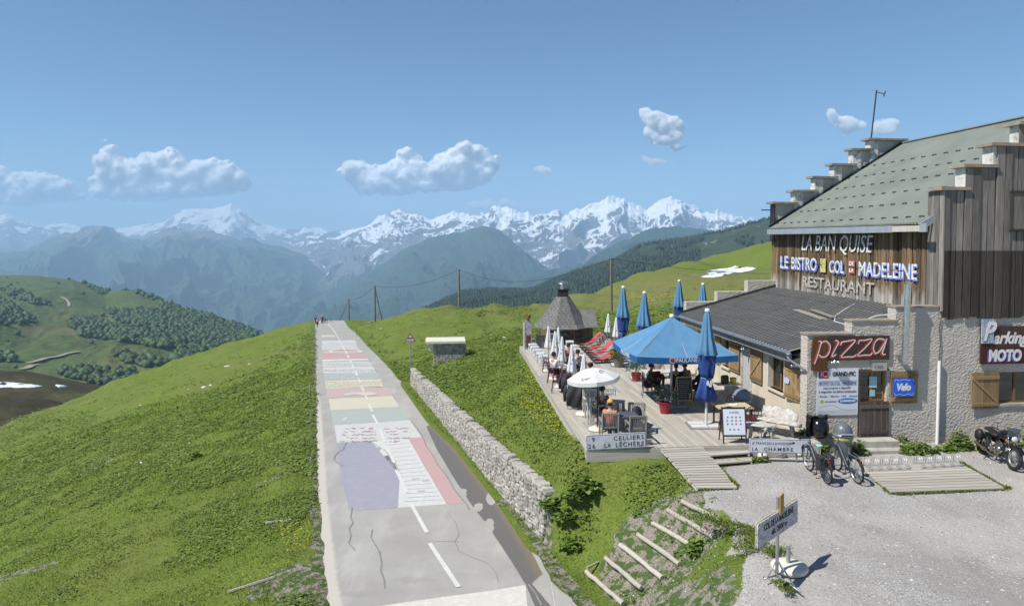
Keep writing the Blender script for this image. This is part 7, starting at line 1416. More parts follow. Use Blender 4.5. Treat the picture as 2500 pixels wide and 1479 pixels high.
mb = MB(); mb.lathe([(0, 0), (.1, 0), (.13, .22), (.115, .22), (.09, .03), (0, .03)], 18); o = mb.build('bucket', pm('yellow_plastic', (.62, .58, .04), rough=.4), smooth=True, sharp=40); o.location = (q.x+.2, q.y, DZ+.742); tag(o, 'small yellow bucket on the white folding table', 'bucket')
# chalk board and menu board
def aframe(label, P, rz, w_, h_, mt_, face, back, name):
    o = thing(name, label, 'sandwich board', P, rz); tl = .14
    fr = MB()
    for x in (-w_/2+.025, w_/2-.025): fr.tube([(x, -.2, 0), (x, -.2+.2*1.0, h_)], .024, n=4)
    for z in (.22*h_, h_-.03): fr.box((0, -.2+.2*z/h_, z), (w_-.05, .035, .05))
    fr.build('front_frame', mt_, o); fb = MB()
    for x in (-w_/2+.02, w_/2-.02): fb.tube([(x, .25, 0), (x, .02, h_)], .02, n=4)
    fb.build('back_frame', mt_, o); mb = MB(); P_ = []
    sl = .2/h_
    for z in (.24*h_, h_-.06): P_ += [(-w_/2+.04, -.2+sl*z-.012, z), (w_/2-.04, -.2+sl*z-.012, z)]
    mb.add(P_+[(p[0], p[1]+.02, p[2]) for p in P_], [(0, 1, 3, 2), (4, 6, 7, 5), (0, 4, 5, 1), (2, 3, 7, 6), (0, 2, 6, 4), (1, 5, 7, 3)]); f_ = mb.build('face', face, o)
    mb = MB(); mb.add([(-w_/2+.04, .2, .24*h_), (w_/2-.04, .2, .24*h_), (w_/2-.04, .045, h_-.06), (-w_/2+.04, .045, h_-.06)], [(0, 1, 2, 3)]); mb.build('back_board', back, o)
    return o, f_, sl
M_pine = wood('pine_frame', (.40, .26, .10), (.52, .36, .16), rv=.1); M_chalk = pm('blackboard', (.025, .025, .027), (.04, .04, .042)); M_chl = pm('chalk', (.5, .5, .5))
o, f_, sl = aframe('wooden framed chalkboard menu under the open blue canopy', PZ(1669, 990, DZ), TH+.05, .60, 1.10, M_pine, M_chalk, M_chalk, 'chalkboard'); S_ = []; rnn = random.Random(2)
mb = MB()
for k in range(9):
    z = .95-k*.075; x = -.22
    while x < .14: l_ = rnn.uniform(.03, .09); mb.box((x+l_/2, -.2+sl*z-.018, z), (l_, .003, .018)); x += l_+.025
mb.build('chalk_writing', M_chl, f_); mb = MB(); mb.lathe([(0, 0), (.03, 0), (.035, .12), (.04, .2)], 10, (.17, -.2+sl*.35-.05, .3)); mb.build('drawn_glass', pm('yellow_chalk', (.5, .45, .05)), f_)
a, b_ = PZ(1769, 1081, DZ), PZ(1820, 1085, DZ); o, f_, sl = aframe('white printed menu board in a black frame at the front of the terrace', (a+b_)/2+Vector((0, .2, 0)), TH-.08, .74, 1.08, M_black, pm('white_menu', (.68, .70, .77), (.66, .68, .75), rough=.35), pm('ochre_board', (.42, .3, .1)), 'menu_board')
mb = MB(); rnn = random.Random(6)
for r_, z in enumerate((.78, .68, .58, .42)):
    for k in range(4 if r_ < 3 else 3): x = -.2+k*.13+(.06 if r_ == 3 else 0)+rnn.uniform(-.01, .01); mb.box((x, -.2+sl*z-.016, z), (.045, .003, .05), (0, 0, 0)); mb.box((x, -.2+sl*z-.016, z-.04), (.06, .003, .008))
mb.build('menu_picture', pm('grey_brown_print', (.2, .17, .17), (.35, .2, .2), sc=20), f_); q = fit(text('Lorina', .1, M_let, 'lettering', f_, ext=.001, shear=.3), -.14, .14, .91, .97, -.2+sl*.9-.02)
# backpack and jackets
mb = MB(); mb.lathe([(0, 0), (.15, .0), (.17, .1), (.16, .3), (.1, .42), (0, .44)], 14, sy=.7, wob=lambda t, z: 1+.06*math.sin(3*t+9*z)); mb.tube([(-.05, -.1, .38), (0, -.16, .48), (.06, -.1, .38)], .012, n=5); o = mb.build('backpack', pm('black_nylon', (.02, .02, .03), (.03, .03, .04)), smooth=True); o.location = (T1.x+.48, T1.y+.5, DZ+.44); tag(o, 'dark backpack standing on a grey slatted chair', 'backpack')
def jacket(label, P, rz):
    mb = MB(); mb.grid(lambda a, b_: (-.27+.54*a, -.04-.09*math.sin(math.pi*b_)+.03*math.sin(9*a+6*b_), .95-.85*b_+.04*math.cos(6*a)*(b_)), 12, 12); mb.grid(lambda a, b_: (-.27+.54*a, .06+.07*math.sin(math.pi*b_)+.02*math.sin(7*a), .95-.4*b_), 12, 6); mb.tube([(-.27, 0, .9), (-.36, -.05, .6), (-.34, -.08, .3)], [.07, .065, .05], n=8); mb.tube([(.27, 0, .9), (.36, -.05, .6), (.35, -.08, .28)], [.07, .065, .05], n=8); mb.grid(lambda a, b_: (-.27+.54*a, -.04+.1*b_, .95+.0*a), 12, 2)
    o = mb.build('jacket', pm('black_cloth', (.018, .018, .02), (.035, .035, .04), bump=.3, bsc=8), smooth=True); o.location = P; o.rotation_euler.z = rz; tag(o, label, 'jacket', 'dark jackets hung over chairs')
jacket('dark jacket hung over a chair, right one of the pair', Vector((T3.x+.3, T3.y-.85, DZ)), .1); jacket('dark jacket hung over a chair, left one of the pair', Vector((T3.x-.35, T3.y-.9, DZ)), -.3); jacket('black jacket over a chair left of the other two', PZ(1388, 968, DZ), -.4)
mb = MB(); mb.grid(lambda a, b_: (-.25+.5*a, -.05-.05*math.sin(math.pi*b_), .95-.6*b_), 8, 8); mb.grid(lambda a, b_: (-.25+.5*a, .08, .95-.4*b_), 8, 6); mb.grid(lambda a, b_: (-.25+.5*a, -.05+.13*b_, .95), 8, 2); o = mb.build('jacket', pm('red_jacket', (.33, .02, .025), (.26, .015, .02)), smooth=True); rj = PZ(1598, 965, DZ); o.location = rj; o.rotation_euler.z = .5; tag(o, 'red jacket hung over a chair under the blue canopy', 'jacket')
redchair('dark red chair carrying the red jacket', rj+Vector((.05, .2, 0)), math.pi+.5, 'dark red bistro chairs')
# dining table under the canopy
q = PZ(1625, 905, DZ+.74); q.z = DZ; dtable('long white table under the open blue canopy', q, TH, 1.9, .8, M_wtop, M_mar, False); TB = q
# blue low table, log counter, carved post near the cabin
q = PZ(1300, 849, DZ); dtable('small blue table at the far end of the terrace', q, .2, .7, .5, pm('blue_paint', (.03, .09, .33)), M_wteak, False, .45)
q = PZ(1331, 850, DZ); o = thing('log_counter', 'small log bar with a plank top left of the cabin', 'counter', q, .1); mb = MB(); mb.b2((-.55, -.15, .78), (.55, .2, .83)); mb.build('counter_top', M_teak, o); mb = MB()
for k in range(12): mb.tube([(-.5+k*.09, 0, 0), (-.5+k*.09, 0, .78)], .045, n=7)
mb.build('log_front', M_teak, o); mb = MB(); mb.b2((-.35, -.1, .83), (.05, .1, 1.1)); mb.build('crate', M_shut, o)
q = PZ(1289, 852, DZ); o = thing('carved_post', 'weathered carved wooden totem post with a dark figure on top', 'totem', q); mb = MB(); mb.b2((-.2, -.06, .0), (.2, .06, .75)); mb.poly([(-.2, .75), (.2, .75), (.2, 1.45), (.1, 1.62), (-.12, 1.7), (-.2, 1.5)], (-.06, .06), ax='y'); mb.build('plank_body', pm('mauve_grey_wood', (.3, .27, .29), (.38, .35, .37), sc=6, dirt=(.07, .05, .1), dsc=7), o)
mb = MB(); mb.b2((-.1, -.075, .12), (.14, -.061, .78)); mb.build('red_panel', pm('dark_red_wood', (.12, .04, .02)), o); mb = MB(); mb.b2((-.27, -.08, 0), (-.19, .0, 1.5)); mb.build('white_stake', M_wp, o); mb = MB(); mb.blob((0, 0, 1.8), .15, 8, 7, .25); mb.blob((-.1, 0, 1.95), .08, 6, 5, .2); mb.blob((.1, 0, 1.93), .08, 6, 5, .2); mb.build('carved_head', pm('dark_carving', (.06, .04, .03), (.2, .14, .03), sc=8), o)
# driftwood bench and table
M_drift = pm('bleached_driftwood', (.58, .55, .49), (.38, .35, .31), sc=4, st=(1, 3, 3), bump=.8, bsc=9, bd=.03, dirt=(.3, .28, .25), dsc=5)
def slab(P, w_, th, wob=.03, n=16, up=(0, 0, 1)):
    mb = MB(); P = [Vector(p) for p in P]; V = []
    for i in range(n+1):
        t = i/n; c = P[0].lerp(P[1], t); w2 = w_*(1+random.uniform(-.18, .18))*(.55+.9*math.sin(math.pi*min(.98, max(.02, t))))**.6; d = (P[1]-P[0]).normalized(); u_ = Vector(up); s_ = d.cross(u_).normalized()
        for k in range(10): a = 2*math.pi*k/10; V.append(c+s_*(w2/2*math.cos(a)*(1+random.uniform(-.08, .08)))+u_*(th/2*math.sin(a)*(1+random.uniform(-.2, .2)))+u_*random.uniform(-wob, wob)*.2)
    mb.add(V, [(i*10+k, i*10+(k+1) % 10, (i+1)*10+(k+1) % 10, (i+1)*10+k) for i in range(n) for k in range(10)]+[tuple(range(10))[::-1], tuple(n*10+k for k in range(10))]); return mb
random.seed(5); a, b_ = PZ(1851, 1019, DZ+.46), PZ(1955, 1038, DZ+.46); c = (a+b_)/2; c.z = DZ; o = thing('driftwood_bench', 'bleached driftwood bench with a high slab back against the bistro wall', 'bench', c); dv_ = (b_-a)/2; slab([-dv_+Vector((0, 0, .46)), dv_+Vector((0, 0, .46))], .42, .13).build('seat', M_drift, o, smooth=True)
slab([-dv_*.72+Vector((.05, .28, .68)), dv_*.9+Vector((.05, .22, .60))], .42, .16, up=(0, -.96, .28)).build('backrest', M_drift, o, smooth=True)
for x, y in ((-.45, -.08), (-.3, .15), (.35, -.12), (.5, .12)): mb = MB(); mb.tube([(x*.9, y*.8+x*-.0, .42), (x*1.1, y*1.4, 0)], [.05, .042], n=7); mb.build('leg', M_drift, o, smooth=True)
a = PZ(1857, 1036, DZ+.5); a.z = DZ; o = thing('driftwood_table', 'small knobbly driftwood table in front of the bench', 'table', a, -.3); slab([(-.45, 0, .5), (.45, .0, .5)], .42, .08).build('tabletop', M_drift, o, smooth=True)
for x, y in ((-.3, -.12), (-.25, .14), (.3, -.1), (.28, .13), (.0, -.12)): mb = MB(); mb.tube([(x*.9, y, .48), (x*1.15, y*1.3, 0)], [.045, .035], n=7); mb.build('leg', M_drift, o, smooth=True)
mb = MB(); mb.b2((-.1, -.06, 0), (.06, .07, .015)); o = mb.build('napkin', M_wp); o.location = a+Vector((-.02, 0, .545)); tag(o, 'folded white napkin on the driftwood table', 'napkin')
# pots with plants
def pot(label, P, r_, h_, mt_, plant, sc_=1):
    o = thing('potted_plant', label, 'plant pot', P); mb = MB(); mb.lathe([(0, 0), (r_*.72, 0), (r_, h_*.88), (r_*1.08, h_*.9), (r_*1.08, h_), (r_*.95, h_), (r_*.9, h_*.85), (0, h_*.85)], 20); mb.build('pot', mt_, o, smooth=True, sharp=35); mb = MB(); rnn = random.Random(int(P.x*100))
    for k in range(420 if plant == 0 else 300):
        t, ph, q = rnn.uniform(0, 6.28), math.acos(rnn.uniform(-.5, 1)), rnn.random()**.5; d = Vector((math.sin(ph)*math.cos(t), math.sin(ph)*math.sin(t), math.cos(ph))); R_ = (.42 if plant == 0 else .4)*sc_; c = Vector((0, 0, h_+.22*sc_))+Vector((d.x*R_, d.y*R_, d.z*R_*(.95 if plant else .8)))*q
        s_ = d.cross(Vector((rnn.uniform(-1, 1), rnn.uniform(-1, 1), rnn.uniform(-1, 1)))).normalized(); l_ = (.11 if plant == 0 else .14)*sc_*rnn.uniform(.6, 1.2); w_ = .022 if plant == 0 else .05
        d2 = (d+Vector((rnn.uniform(-.5, .5), rnn.uniform(-.5, .5), rnn.uniform(-.3, .5)))).normalized(); mb.add([c-s_*w_, c+d2*l_*.5-s_*w_*1.2, c+d2*l_, c+d2*l_*.5+s_*w_*1.2], [(0, 1, 2, 3)])
    mb.build('foliage', [M_fir, M_lau][plant], o); mb = MB(); mb.tube([(0, 0, h_*.8), (0, 0, h_+.3*sc_)], .03, n=6); mb.build('stem', M_pole, o)
M_fir = leafmat('blue_green_needles', (.05, .08, .06), (.10, .14, .11)); M_lau = leafmat('yellow_green_leaves', (.10, .14, .02), (.22, .2, .04)); M_rpot = pm('red_pot', (.30, .03, .04), (.25, .025, .035), rough=.5); M_bpot = pm('brown_pot', (.15, .12, .10), (.19, .155, .13), rough=.6)
pot('dwarf fir in a red pot in front of the chalkboard', PZ(1624, 1008, DZ), .24, .42, M_rpot, 0, 1.0); pot('dwarf fir in a red pot at the left corner of the blue canopy', PZ(1553, 930, DZ), .22, .36, M_rpot, 0); pot('laurel with yellow-green leaves in a brown pot by the deck chairs', PZ(1510, 896, DZ), .26, .42, M_bpot, 1); pot('dark green plant in a pot behind the last deck chair', PZ(1480, 862, DZ), .22, .36, M_bpot, 0, 1.3)
# ---------------------------------------------------------------- people
def skinmesh(J, E, name, mat, parent, root, sub=1, add=None):
    ks = list({k for e in E for k in e}); ix = {k: i for i, k in enumerate(ks)}
    me = bpy.data.meshes.new(name); me.from_pydata([J[k][0] for k in ks], [(ix[a], ix[b_]) for a, b_ in E], [])
    o = bpy.data.objects.new(name, me); C.objects.link(o); o.modifiers.new('s', 'SKIN')
    for k in ks: sv_ = me.skin_vertices[0].data[ix[k]]; r_ = J[k][1]; sv_.radius = (r_, r_) if isinstance(r_, (int, float)) else r_; sv_.use_root = (k == root)
    m_ = o.modifiers.new('u', 'SUBSURF'); m_.levels = sub; m_.render_levels = sub; bpy.context.view_layer.update()
    me2 = bpy.data.meshes.new_from_object(o.evaluated_get(bpy.context.evaluated_depsgraph_get())); bpy.data.objects.remove(o); me2.name = name; me2.materials.clear(); me2.materials.append(mat); me2.shade_smooth(); q = link(name, me2, parent); return q
M_skin = pm('skin', (.45, .27, .19), (.40, .23, .16), sc=6, rough=.55); MC = {}
def clothm(c):
    if c not in MC: MC[c] = pm('cloth', c, tuple(x*.8 for x in c), sc=9, rough=.85, bump=.3, bsc=25, bd=.008)
    return MC[c]
def person(label, P, rz, shirt=(.5, .5, .5), trousers=(.03, .03, .04), hair=(.03, .02, .015), pose='sit', cap=None, sleeve=.5, arms=None, lean=.0, grp=None, shorts=False, shoes=(.05, .05, .05), sc=1.0, hairlong=False):
    o = thing('person', label, 'person', P, rz, grp); o.scale = (sc,)*3; S = pose == 'sit'; J = {}; pz = .53 if S else .93; f = lean
    def s(k, p, r_): J[k] = (p, r_)
    s('pel', (0, 0, pz), (.15, .12)); s('sp', (0, -.03-f*.4, pz+.2), (.135, .105)); s('ch', (0, -.02-f*.9, pz+.41), (.155, .11)); s('nk', (0, -.02-f*1.1, pz+.56), .055); s('jw', (0, -.035-f*1.2, pz+.64), (.062, .068)); s('hd', (0, -.03-f*1.25, pz+.73), (.078, .098)); s('cr', (0, -.015-f*1.25, pz+.81), (.062, .078))
    for q, n in ((-1, 'l'), (1, 'r')):
        if S: s('hp'+n, (q*.095, -.02, pz), .09); s('kn'+n, (q*.13, -.44, pz+.0), .062); s('an'+n, (q*.12, -.42, .1), .042); s('to'+n, (q*.13, -.58, .045), .036)
        else:
            w_ = .18*q if pose == 'walk' else .0; s('hp'+n, (q*.095, 0, pz-.03), .09); s('kn'+n, (q*.1, -w_*.7-.02, .5), .062); s('an'+n, (q*.1, w_ and -w_+.0, .1), .042); s('to'+n, (q*.11, -w_-.14, .045), .036)
        A = (arms or {}).get(n) or ([(q*.26, -.16, pz+.22), (q*.13, -.36, pz+.22)] if S else [(q*.26, -.02, pz+.2), (q*.24, -.16, pz-.0)])
        s('sh'+n, (q*.19, -.02-f*.9, pz+.47), .062); s('el'+n, A[0], .042); s('wr'+n, A[1], .03)
        w, e = Vector(A[1]), Vector(A[0]); d = (w-e).normalized(); side = d.cross(Vector((0, 0, 1))); side = side.normalized() if side.length > .1 else Vector((1, 0, 0)); s('ha'+n, tuple(w+d*.07), (.036, .022))
        for k, (off, ln) in enumerate(((-.026, .075), (-.009, .088), (.009, .082), (.026, .065))): b_ = w+d*.10+side*off; s('fa%d' % k+n, tuple(b_), .010); s('fb%d' % k+n, tuple(b_+d*ln*.7+Vector((0, 0, -.03))), .008)
        s('th'+n, tuple(w+d*.05+side*(-.045*q)), .012); s('ti'+n, tuple(w+d*.09+side*(-.06*q)), .009)
    E = [('pel', 'sp'), ('sp', 'ch'), ('ch', 'nk'), ('nk', 'jw'), ('jw', 'hd'), ('hd', 'cr')]
    for n in 'lr':
        E += [('pel', 'hp'+n), ('hp'+n, 'kn'+n), ('kn'+n, 'an'+n), ('an'+n, 'to'+n), ('ch', 'sh'+n), ('sh'+n, 'el'+n), ('el'+n, 'wr'+n), ('wr'+n, 'ha'+n), ('ha'+n, 'th'+n), ('th'+n, 'ti'+n)]+[e for k in range(4) for e in (('ha'+n, 'fa%d' % k+n), ('fa%d' % k+n, 'fb%d' % k+n))]
    skinmesh(J, E, 'body', M_skin, o, 'pel')
    g = lambda r_, a: tuple(x+a for x in r_) if isinstance(r_, tuple) else r_+a
    K = {k: (J[k][0], g(J[k][1], .016)) for k in ('pel', 'sp', 'ch', 'shl', 'shr', 'ell', 'elr', 'wrl', 'wrr')}; K['ch'] = (J['ch'][0], g(J['ch'][1], .012)); K['nk'] = (tuple(Vector(J['ch'][0]).lerp(Vector(J['nk'][0]), .6)), .075); E2 = [('pel', 'sp'), ('sp', 'ch'), ('ch', 'nk')]
    for n in 'lr':
        E2 += [('ch', 'sh'+n)]
        if sleeve < .9: K['sl'+n] = (tuple(Vector(J['sh'+n][0]).lerp(Vector(J['el'+n][0]), max(sleeve, .3))), .066); E2 += [('sh'+n, 'sl'+n)]
        else: E2 += [('sh'+n, 'el'+n), ('el'+n, 'wr'+n)]
    skinmesh(K, E2, 'shirt', clothm(shirt), o, 'pel'); K = {'pel': (tuple(Vector(J['pel'][0])-Vector((0, 0, .02))), g(J['pel'][1], .012))}; E3 = []
    for n in 'lr':
        K['hp'+n] = (J['hp'+n][0], .102); K['kn'+n] = (J['kn'+n][0], .076); E3 += [('pel', 'hp'+n), ('hp'+n, 'kn'+n)]
        if not shorts: K['an'+n] = (J['an'+n][0], .056); E3 += [('kn'+n, 'an'+n)]
    skinmesh(K, E3, 'trousers', clothm(trousers), o, 'pel'); sh_ = clothm(shoes)
    for n in 'lr': a, b_ = Vector(J['an'+n][0]), Vector(J['to'+n][0]); mb = MB(); mb.tube([a+Vector((0, .04, -.05)), a+Vector((0, -.02, -.045)), b_, b_+Vector((0, -.03, 0))], [.045, .052, .045, .03], n=8); mb.build('shoe', sh_, o, smooth=True)
    hx, hy, hz = J['hd'][0]; mb = MB(); mb.tube([(hx, hy-.085, hz+.0), (hx, hy-.112, hz-.02)], [.012, .016], n=5); mb.build('nose', M_skin, o, smooth=True); mb = MB()
    for q in (-1, 1): mb.blob((q*.033, hy-.085, hz+.022), .012, 6, 4, 0)
    mb.build('eye', clothm((.02, .02, .02)), o); mb = MB()
    mb.lathe([(.098, -.045 if not hairlong else -.2), (.104, .02), (.1, .07), (.07, .115), (0, .13)], 14, (hx, hy+.022, hz+.0), sx=.86, sy=1.0); mb.build('hair', clothm(hair), o, smooth=True)
    if cap:
        mb = MB(); mb.lathe([(.112, .035), (.115, .06), (.1, .11), (.06, .145), (0, .155)], 14, (hx, hy+.01, hz), sx=.88); mb.poly([(hx-.07, hy-.08), (hx+.07, hy-.08), (hx+.05, hy-.17), (hx-.05, hy-.17)], (hz+.04, hz+.052)); mb.build('cap', clothm(cap), o, smooth=True, sharp=40)
    return o
def D(x, y): return Vector((x, y, DZ-.03))
CR = {'l': [(-.26, -.14, .75), (.05, -.27, .78)], 'r': [(.26, -.14, .75), (-.05, -.29, .80)]}
G = 'guests seated on the terrace'
slatchair('pale slatted chair under the man with folded arms', Vector((2.98, 23.0, DZ)), .35, M_wteak, 'pale slatted chairs')
person('man in a grey and black t-shirt and dark cap with folded arms, facing the camera', D(2.98, 22.95), .35, (.07, .075, .075), (.12, .11, .10), pose='sit', cap=(.012, .012, .015), arms=CR, grp=G)
person('person in a salmon top and orange and white cap seen from behind', D(T1.x-.50, 21.22), 2.75, (.62, .20, .15), (.09, .09, .14), pose='sit', cap=(.72, .36, .06), grp=G, sc=.95)
def seat_p(label, x, y, rz, chair=True, **k):
    o = person(label, D(x, y), rz, grp=G, **k)
    if chair: redchair('dark red chair under the '+' '.join(label.replace(',', '').split()[:11]), Vector((x, y, DZ)), rz, 'dark red bistro chairs')
    return o
seat_p('guest in a white shirt, left of the slim parasols', 1.80, 30.0, 2.3, shirt=(.70, .70, .68), sleeve=1); seat_p('guest in a white shirt, near the deck chairs', 2.92, 30.7, -2.4, shirt=(.72, .72, .71), sleeve=1)
seat_p('dark-haired guest in a dark red top, farthest', 2.65, 32.6, .3, shirt=(.16, .03, .03)); seat_p('bareheaded guest in beige behind the open white parasol', 3.12, 27.4, -1.4, shirt=(.45, .38, .32), sleeve=1); seat_p('guest in a pale pink shirt leaning on the table', 2.35, 27.0, 1.5, shirt=(.6, .48, .45), lean=.12)
seat_p('guest in a green shirt under the canopy', 5.35, 27.3, 1.5, shirt=(.02, .06, .035), sleeve=1, lean=.1); seat_p('guest in a black t-shirt under the canopy', 6.45, 27.2, 2.9, shirt=(.012, .012, .014)); seat_p('guest in a grey shirt leaning in under the canopy', 6.98, 27.3, -2.5, shirt=(.22, .22, .23), lean=.15, sleeve=1); seat_p('guest in dark clothes at the right end of the canopy table', 7.25, 26.6, -2.2, shirt=(.02, .02, .028), sleeve=1)
seat_p('guest facing us behind the canopy table', 6.15, 29.3, .1, shirt=(.3, .24, .22))
# bicycles
M_rub = pm('rubber', (.018, .018, .018), rough=.8); M_fr = pm('dark_grey_frame', (.035, .04, .05), (.045, .05, .06), rough=.35, spec=.5); M_alu = pm('aluminium', (.45, .45, .46), rough=.35, metal=.7)
def wheel(par, c, R_, t_, nsp, name='wheel', mag=False):
    o = thing(name, None, None, c); o.parent = par; o.location = c
    for k in ('label', 'category', 'group'):
        if k in o: del o[k]
    mb = MB(); mb.torus((0, 0, 0), R_-t_, t_, 'x', 36, 8); tyre = mb.build('wheel', M_rub, par, smooth=True); tyre.location = c; bpy.data.objects.remove(o); mb = MB(); mb.torus((0, 0, 0), R_-2.1*t_, t_*.45, 'x', 36, 6); mb.tube([(-.04, 0, 0), (.04, 0, 0)], .025 if not mag else .07, n=10); mb.build('rim', M_alu, tyre, smooth=True, sharp=40); mb = MB()
    for k in range(nsp): a = 2*math.pi*k/nsp; b_ = a+.35*(1 if k % 2 else -1); mb.tube([(.03*(1 if k % 2 else -1), .03*math.cos(b_), .03*math.sin(b_)), (0, (R_-2.2*t_)*math.cos(a), (R_-2.2*t_)*math.sin(a))], .0028 if not mag else .006, n=3)
    mb.build('spoke', M_alu, tyre); return tyre
def bicycle(label, P, rz, lean=.08, bag=True, sad=(.03, .03, .03), frm=None):
    o = thing('bicycle', label, 'bicycle', P, rz, 'bicycles parked by the entrance steps' if frm is None else None); o.rotation_euler = (0, lean, rz); fm = frm or M_fr
    if frm is not None and 'group' in o: del o['group']
    wheel(o, (0, .53, .36), .36, .026, 28); wheel(o, (0, -.55, .36), .36, .026, 28); mb = MB()
    hd_, bb, st_ = Vector((0, -.34, .82)), Vector((0, .08, .30)), Vector((0, .20, .72)); mb.tube([hd_+Vector((0, .02, -.02)), bb], [.045, .055], n=10); mb.tube([hd_, Vector((0, .17, .62))], .025, n=8); mb.tube([bb, st_], .022, n=8)
    for s_ in (-.05, .05): mb.tube([bb+Vector((s_*.8, 0, 0)), (s_, .53, .36)], .013, n=6); mb.tube([(s_*.5, .18, .62), (s_, .53, .36)], .011, n=6)
    mb.blob((0, .07, .30), .085, 10, 6, 0, sq=(.7, 1, 1)); mb.build('frame', fm, o, smooth=True, sharp=50); mb = MB()
    for s_ in (-.05, .05): mb.tube([(s_, -.38, .70), (s_, -.42, .6), (s_, -.55, .36)], .014, n=6)
    mb.tube([(-.05, -.38, .70), (.05, -.38, .70)], .02, n=6); mb.tube([(0, -.37, .70), (0, -.31, .92)], .022, n=8); mb.build('fork', fm, o, smooth=True); mb = MB(); mb.tube([(0, -.31, .9), (0, -.34, 1.0)], .018, n=6); mb.tube([(-.32, -.22, 1.06), (-.2, -.33, 1.03), (0, -.35, 1.0), (.2, -.33, 1.03), (.32, -.22, 1.06)], .013, n=6); hb = mb.build('handlebar', M_black, o, smooth=True)
    mb = MB()
    for s_ in (-1, 1): mb.tube([(s_*.2, -.33, 1.03), (s_*.34, -.2, 1.065)], .019, n=6); mb.tube([(s_*.2, -.36, 1.02), (s_*.28, -.36, .98)], .007, n=4)
    mb.build('grip', M_rub, hb); mb = MB(); mb.tube([st_, (0, .23, .93)], .014, n=6); mb.build('seat_post', M_alu, o); mb = MB(); mb.tube([(0, .06, .96), (0, .18, .965), (0, .30, .975), (0, .34, .97)], [.025, .05, .085, .06], n=10, flat=.45); mb.build('saddle', clothm(sad), o, smooth=True)
    mb = MB()
    for a, b_ in ((-.45, .25), ): pass
    for cy_ in (.53, -.55): mb.add([(s_*.03, cy_+.40*math.cos(t), .36+.40*math.sin(t)) for t in np.linspace(.25, 2.7, 12) for s_ in (-1, 1)], [(2*i, 2*i+1, 2*i+3, 2*i+2) for i in range(11)])
    mb.build('mudguard', M_black, o); mb = MB(); mb.tube([(-.06, .3, .78), (-.06, .75, .76), (.06, .75, .76), (.06, .3, .78)], .008, n=5)
    for s_ in (-.06, .06): mb.tube([(s_, .7, .76), (s_, .54, .38)], .007, n=4)
    mb.build('luggage_rack', M_alu, o); mb = MB(); mb.box((0, .80, .68), (.05, .03, .04)); mb.build('tail_light', clothm((.3, .01, .01)), o); mb = MB(); mb.box((0, -.42, .86), (.06, .06, .05)); mb.build('head_light', M_alu, o)
    mb = MB(); mb.torus((.06, .08, .30), .085, .006, 'x', 20, 4); mb.tube([(.07, .08, .3), (.09, .14, .15)], .01, n=5); mb.tube([(-.07, .08, .3), (-.09, .02, .45)], .01, n=5); mb.box((.13, .14, .15), (.09, .07, .02)); mb.box((-.13, .02, .45), (.09, .07, .02)); mb.build('crankset', M_black, o); mb = MB(); mb.tube([(-.05, .25, .3), (-.22, .33, .0)], .01, n=5); mb.build('kickstand', M_black, o)
    if bag:
        for s_ in (-1, 1): mb = MB(); mb.box((s_*.13, .52, .58), (.13, .30, .34), tw=.08); mb.box((s_*.13, .52, .76), (.15, .32, .04), tw=.05); q = mb.build('pannier', pm('black_pannier', (.018, .018, .02), (.04, .04, .045), sc=6, bump=.3), o)
    return o
a, b_ = PZ(1976, 1149, 0), PZ(2019, 1181, 0); bicycle('black electric bicycle with panniers and a mint saddle cover, left one', Vector(((a.x+b_.x)/2, (a.y+b_.y)/2, .0)), math.atan2(-(a.x-b_.x), (a.y-b_.y))+math.pi, .1, True, (.30, .62, .52))
a, b_ = PZ(2043, 1148, 0), PZ(2093, 1180, 0); bicycle('dark electric bicycle without bags, right one', Vector(((a.x+b_.x)/2, (a.y+b_.y)/2, .0)), math.atan2(-(a.x-b_.x), (a.y-b_.y))+math.pi, .09, False)
